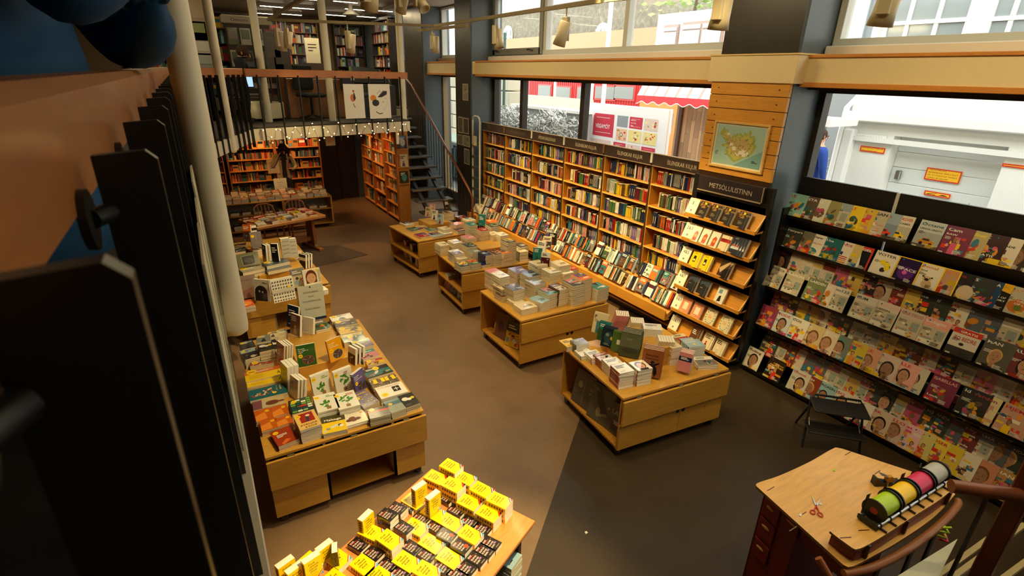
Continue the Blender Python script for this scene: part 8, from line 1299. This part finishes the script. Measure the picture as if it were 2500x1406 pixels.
# ---------------------------------------------------------------- people
def person(name, M, J, radii, colour, label, extra=None):
    """J: joints {name: (x, y, z)}; the body is one skinned surface, coloured by region"""
    r = root(name, M, label=label, cat='person'); ks = []; vs = []; ed = []; rd = []
    def chain(names, last=None):
        prev = last
        for n in names:
            if n not in ks: ks.append(n); vs.append(J[n]); rd.append(radii[n.split('.')[0].rstrip('LR').rstrip('_')])
            i = ks.index(n)
            if prev is not None: ed.append((prev, i))
            prev = i
        return prev
    chain(['pelvis', 'waist', 'chest', 'collar', 'neck', 'jaw', 'head', 'crown'])
    for s_ in 'LR':
        chain(['shoulder_'+s_, 'elbow_'+s_, 'wrist_'+s_, 'palm_'+s_], ks.index('collar')); pw = Vector(J['wrist_'+s_]); pp = Vector(J['palm_'+s_]); d = (pp-pw).normalized(); sd = d.cross(Vector((0, 0, 1))); sd = sd.normalized() if sd.length > .1 else Vector((1, 0, 0)); nr = sd.cross(d)
        for k, (o, l_) in enumerate(((-.033, .062), (-.011, .074), (.012, .070), (.033, .054), (.042, .045))):
            base = pp+sd*o+d*(.02 if k < 4 else -.035); a = base+d*l_*.5+(sd*.02 if k == 4 else Vector()); c = a+d*l_*.42-nr*.02
            j0 = len(vs); vs.extend([tuple(base), tuple(a), tuple(c)]); rd.extend([.010, .0085, .007]); ks.extend(['f%s%d%d' % (s_, k, q) for q in range(3)]); ed.extend([(ks.index('palm_'+s_), j0), (j0, j0+1), (j0+1, j0+2)])
        chain(['hip_'+s_, 'knee_'+s_, 'ankle_'+s_, 'toe_'+s_], 0)
    me = bpy.data.meshes.new('body'); me.from_pydata(vs, ed, []); o = bpy.data.objects.new('body', me); C.objects.link(o); m = o.modifiers.new('s', 'SKIN')
    for i, q in enumerate(me.skin_vertices[0].data): w = rd[i]; q.radius = (w, w) if not isinstance(w, tuple) else w; q.use_root = (i == 0)
    sb = o.modifiers.new('u', 'SUBSURF'); sb.levels = 2; sb.render_levels = 2; bpy.context.view_layer.update()
    m2 = bpy.data.meshes.new_from_object(o.evaluated_get(bpy.context.evaluated_depsgraph_get())); bpy.data.objects.remove(o)
    b = MB(); b.add([tuple(v.co) for v in m2.vertices], [tuple(p.vertices) for p in m2.polygons], (1, 1, 1), 'cloth', smooth=True); b.c = [colour(p.center) for p in m2.polygons]; b.build('body', r)
    hd = Vector(J['head']); fw = Vector(J['face']); rt = fw.cross(Vector(J['crown'])-hd).normalized(); up = rt.cross(fw).normalized(); f = MB()
    for q in (-.032, .032): f.ball(hd+fw*.098+rt*q+up*.01, (.012, .012, .007), rgb(30, 24, 20), 'satin', 8, 6); f.ball(hd+rt*q*2.9-up*.005, (.012, .012, .03), rgb(190, 140, 110), 'skin', 8, 6)
    f.cyl(hd+fw*.1+up*.02, hd+fw*.122-up*.03, .009, rgb(200, 150, 120), 'skin', 6, r2=.015); f.ball(hd+fw*.095-up*.055, (.022, .014, .006), rgb(150, 70, 60), 'skin', 8, 5); f.build('face', r)
    if extra: extra(r, hd, fw, rt, up)
    return r
RD = {'pelvis': (.15, .11), 'waist': (.125, .09), 'chest': (.15, .105), 'collar': (.10, .08), 'neck': .052, 'jaw': (.06, .07), 'head': (.082, .09), 'crown': (.05, .055), 'shoulder': .062, 'elbow': .042, 'wrist': .028, 'palm': (.038, .018), 'hip': .088, 'knee': .056, 'ankle': .038, 'toe': .035}
def stance(h=1.68, face=(0, -1, 0), bow=0.0, arms=None, legs=None):
    k = h/1.7; J = {'pelvis': (0, 0, .95*k), 'waist': (0, 0, 1.1*k), 'chest': (0, -.01-bow*.1, 1.28*k), 'collar': (0, -bow*.25, 1.42*k), 'neck': (0, -.01-bow*.45, 1.50*k-bow*.03), 'jaw': (0, -.03-bow*.7, 1.54*k-bow*.06), 'head': (0, -.02-bow*.75, 1.60*k-bow*.08), 'crown': (0, 0-bow*.7, 1.67*k-bow*.06), 'face': face}
    for s_, q in (('L', 1), ('R', -1)): J.update({'shoulder_'+s_: (q*.19, -bow*.15, 1.40*k), 'elbow_'+s_: (q*.25, -.02, 1.13*k), 'wrist_'+s_: (q*.26, -.08, .9*k), 'palm_'+s_: (q*.26, -.1, .82*k), 'hip_'+s_: (q*.09, 0, .88*k), 'knee_'+s_: (q*.10, -.02, .48*k), 'ankle_'+s_: (q*.10, .02, .07), 'toe_'+s_: (q*.11, -.13, .035)})
    if arms: J.update(arms)
    return J
SKN = rgb(206, 156, 124)
def hair(c, lenh):
    def f(r, hd, fw, rt, up):
        b = MB(); n = 0; Mh = Matrix((( *rt, 0), (*fw, 0), (*up, 0), (0, 0, 0, 1))).transposed(); Mh.translation = hd
        b.ball((0, -.022, .03), (.103, .108, .1), c, 'cloth', 16, 10, Mh)
        if lenh: b.ball((0, -.06, -lenh*.45), (.105, .07, lenh*.75), c, 'cloth', 14, 10, Mh); [b.tube([(q, .05, .07), (q*1.25, .04, -.05), (q*1.15, .03, -lenh)], [.03, .035, .015], c, 'cloth', 8, Mh) for q in (-.085, .085)]
        b.build('hair', r)
    return f
# reading woman
v = ay(690, 400, 13.75); W0 = T(v.x, 13.75, 0) @ RZ(8)
def colw(p):
    if p.z > 1.49: return SKN
    if p.z < .06: return rgb(30, 26, 24)
    if p.z < .85: return rgb(40, 36, 38)
    if abs(p.x) < .065 and p.y < 0: return rgb(34, 28, 30)
    if p.z < .99 and abs(p.x) > .2: return SKN
    return rgb(168, 152, 124)
person('person', W0, stance(1.66, face=(-.1, -.85, -.5), bow=.22, arms={'elbow_L': (.27, -.1, 1.12), 'wrist_L': (.14, -.3, 1.08), 'palm_L': (.08, -.36, 1.1), 'elbow_R': (-.27, -.12, 1.14), 'wrist_R': (-.2, -.26, 1.34), 'palm_R': (-.15, -.27, 1.42)}), RD, colw, 'woman with long dark hair reading with bowed head in a light cardigan', hair(rgb(40, 22, 16), .2))
# person in blue outside
v = ax(1990, 395, 8.6)
def colb(p): return SKN if p.z > 1.5 or (p.z < .9 and p.z > .7 and abs(p.x) > .2) else rgb(40, 60, 110) if p.z > .85 else rgb(50, 54, 66)
person('person', T(8.6, v.y+.02, v.z-1.25) @ RZ(60), stance(1.75, arms={'elbow_L': (.34, .04, 1.16), 'wrist_L': (.2, -.14, 1.0), 'palm_L': (.14, -.18, .98)}), {**RD, 'chest': (.17, .13), 'waist': (.16, .12), 'shoulder': .08, 'elbow': .06}, lambda p: rgb(36, 70, 150) if .85 < p.z < 1.5 and colb(p) != SKN else colb(p), 'person in a blue jacket standing outside by the kiosk', hair(rgb(60, 44, 32), 0))
b = MB(); b.box(8.1, 9.2, v.y-.5, v.y+.6, 0, v.z-1.25, rgb(165, 163, 158), 'plaster', b=.01) if v.z > 1.3 else None
if b.v: b.build('paved_step', None, label='raised pavement under the person in blue outside', cat='pavement')
# dark clad person upstairs at a lit screen
v = ay(597, 230, 10.9)
def cold(p): return SKN if p.z > 1.49 or (p.z < .95 and abs(p.x) > .22) else rgb(22, 22, 26)
person('person', T(v.x, 11.0, 2.37) @ RZ(70), stance(1.25, face=(0, -.9, -.35), bow=.1, arms={'elbow_L': (.24, -.08, .86), 'wrist_L': (.16, -.28, .8), 'palm_L': (.12, -.34, .8), 'elbow_R': (-.24, -.08, .86), 'wrist_R': (-.16, -.28, .8), 'palm_R': (-.12, -.34, .8)}), {k_: (tuple(x*.9 for x in q) if isinstance(q, tuple) else q*.9) for k_, q in RD.items()}, lambda p: SKN if p.z > 1.11 else rgb(22, 22, 26), 'dark clothed person working upstairs behind the close bars', hair(rgb(60, 40, 28), 0))
v = ay(600, 196, 11.5); r = root('monitor', T(v.x, 11.5, v.z), label='small lit computer screen upstairs by the dark clothed person', cat='monitor'); b = MB(); b.box(-.13, .13, 0, .03, -.13, .13, rgb(24, 24, 26), 'satin', b=.005); b.cyl((0, .04, -.3), (0, .04, 0), .015, rgb(24, 24, 26), 'satin', 8); b.build('casing', r); b = MB(); b.box(-.115, .115, -.003, .0, -.11, .115, rgb(130, 160, 220), 'screen'); b.build('screen', r)
b = MB(); b.box(v.x-.4, v.x+.4, 11.35, 11.9, v.z-.34, v.z-.3, rgb(60, 44, 30), 'satin'); [b.box(v.x+q, v.x+q+.03, 11.37, 11.88, 2.37, v.z-.34, rgb(40, 30, 22), 'satin') for q in (-.38, .35)]; b.build('desk', None, label='dark desk carrying the lit computer screen upstairs', cat='desk')
# customer in a blue coat leaning over the near handrail
BLU = rgb(0, 66, 108)
def colc(p):
    if p.z > 1.46: return SKN
    if p.z < .8: return rgb(18, 22, 40)
    return BLU
JJ = stance(1.72, face=(.5, -.8, -.2), bow=.1, arms={'shoulder_L': (.21, -.08, 1.40), 'elbow_L': (.40, -.25, .97), 'wrist_L': (.16, -.30, 1.03), 'palm_L': (.06, -.31, 1.07), 'shoulder_R': (-.21, -.08, 1.40), 'elbow_R': (-.30, -.20, 1.03), 'wrist_R': (-.24, -.27, 1.10), 'palm_R': (-.19, -.27, 1.15)})
CM = T(-.34, 1.6, 2.37) @ RZ(90)
cp_ = person('person', CM, JJ, {**RD, 'chest': (.24, .17), 'waist': (.24, .17), 'pelvis': (.22, .16), 'collar': (.15, .12), 'shoulder': .13, 'elbow': .10, 'wrist': .065}, colc, 'person in a dark blue coat leaning on the handrail at top left', hair(rgb(40, 30, 24), 0))
b = MB(); vs = []; n = 28; prof = [(.19, 1.36), (.30, 1.25), (.36, 1.08), (.385, .92), (.39, .72), (.40, .55)]
for rx, z in prof:
    for j in range(n): a = 2*PI*j/n; k = 1+.04*math.sin(a*5+z*9); vs.append((rx*math.cos(a)*k, rx*.48*math.sin(a)*k+.03, z))
b.add(vs, [(i*n+j, i*n+(j+1) % n, (i+1)*n+(j+1) % n, (i+1)*n+j) for i in range(len(prof)-1) for j in range(n)], BLU, 'cloth', smooth=True); b.build('coat', cp_)
flush_stacks()
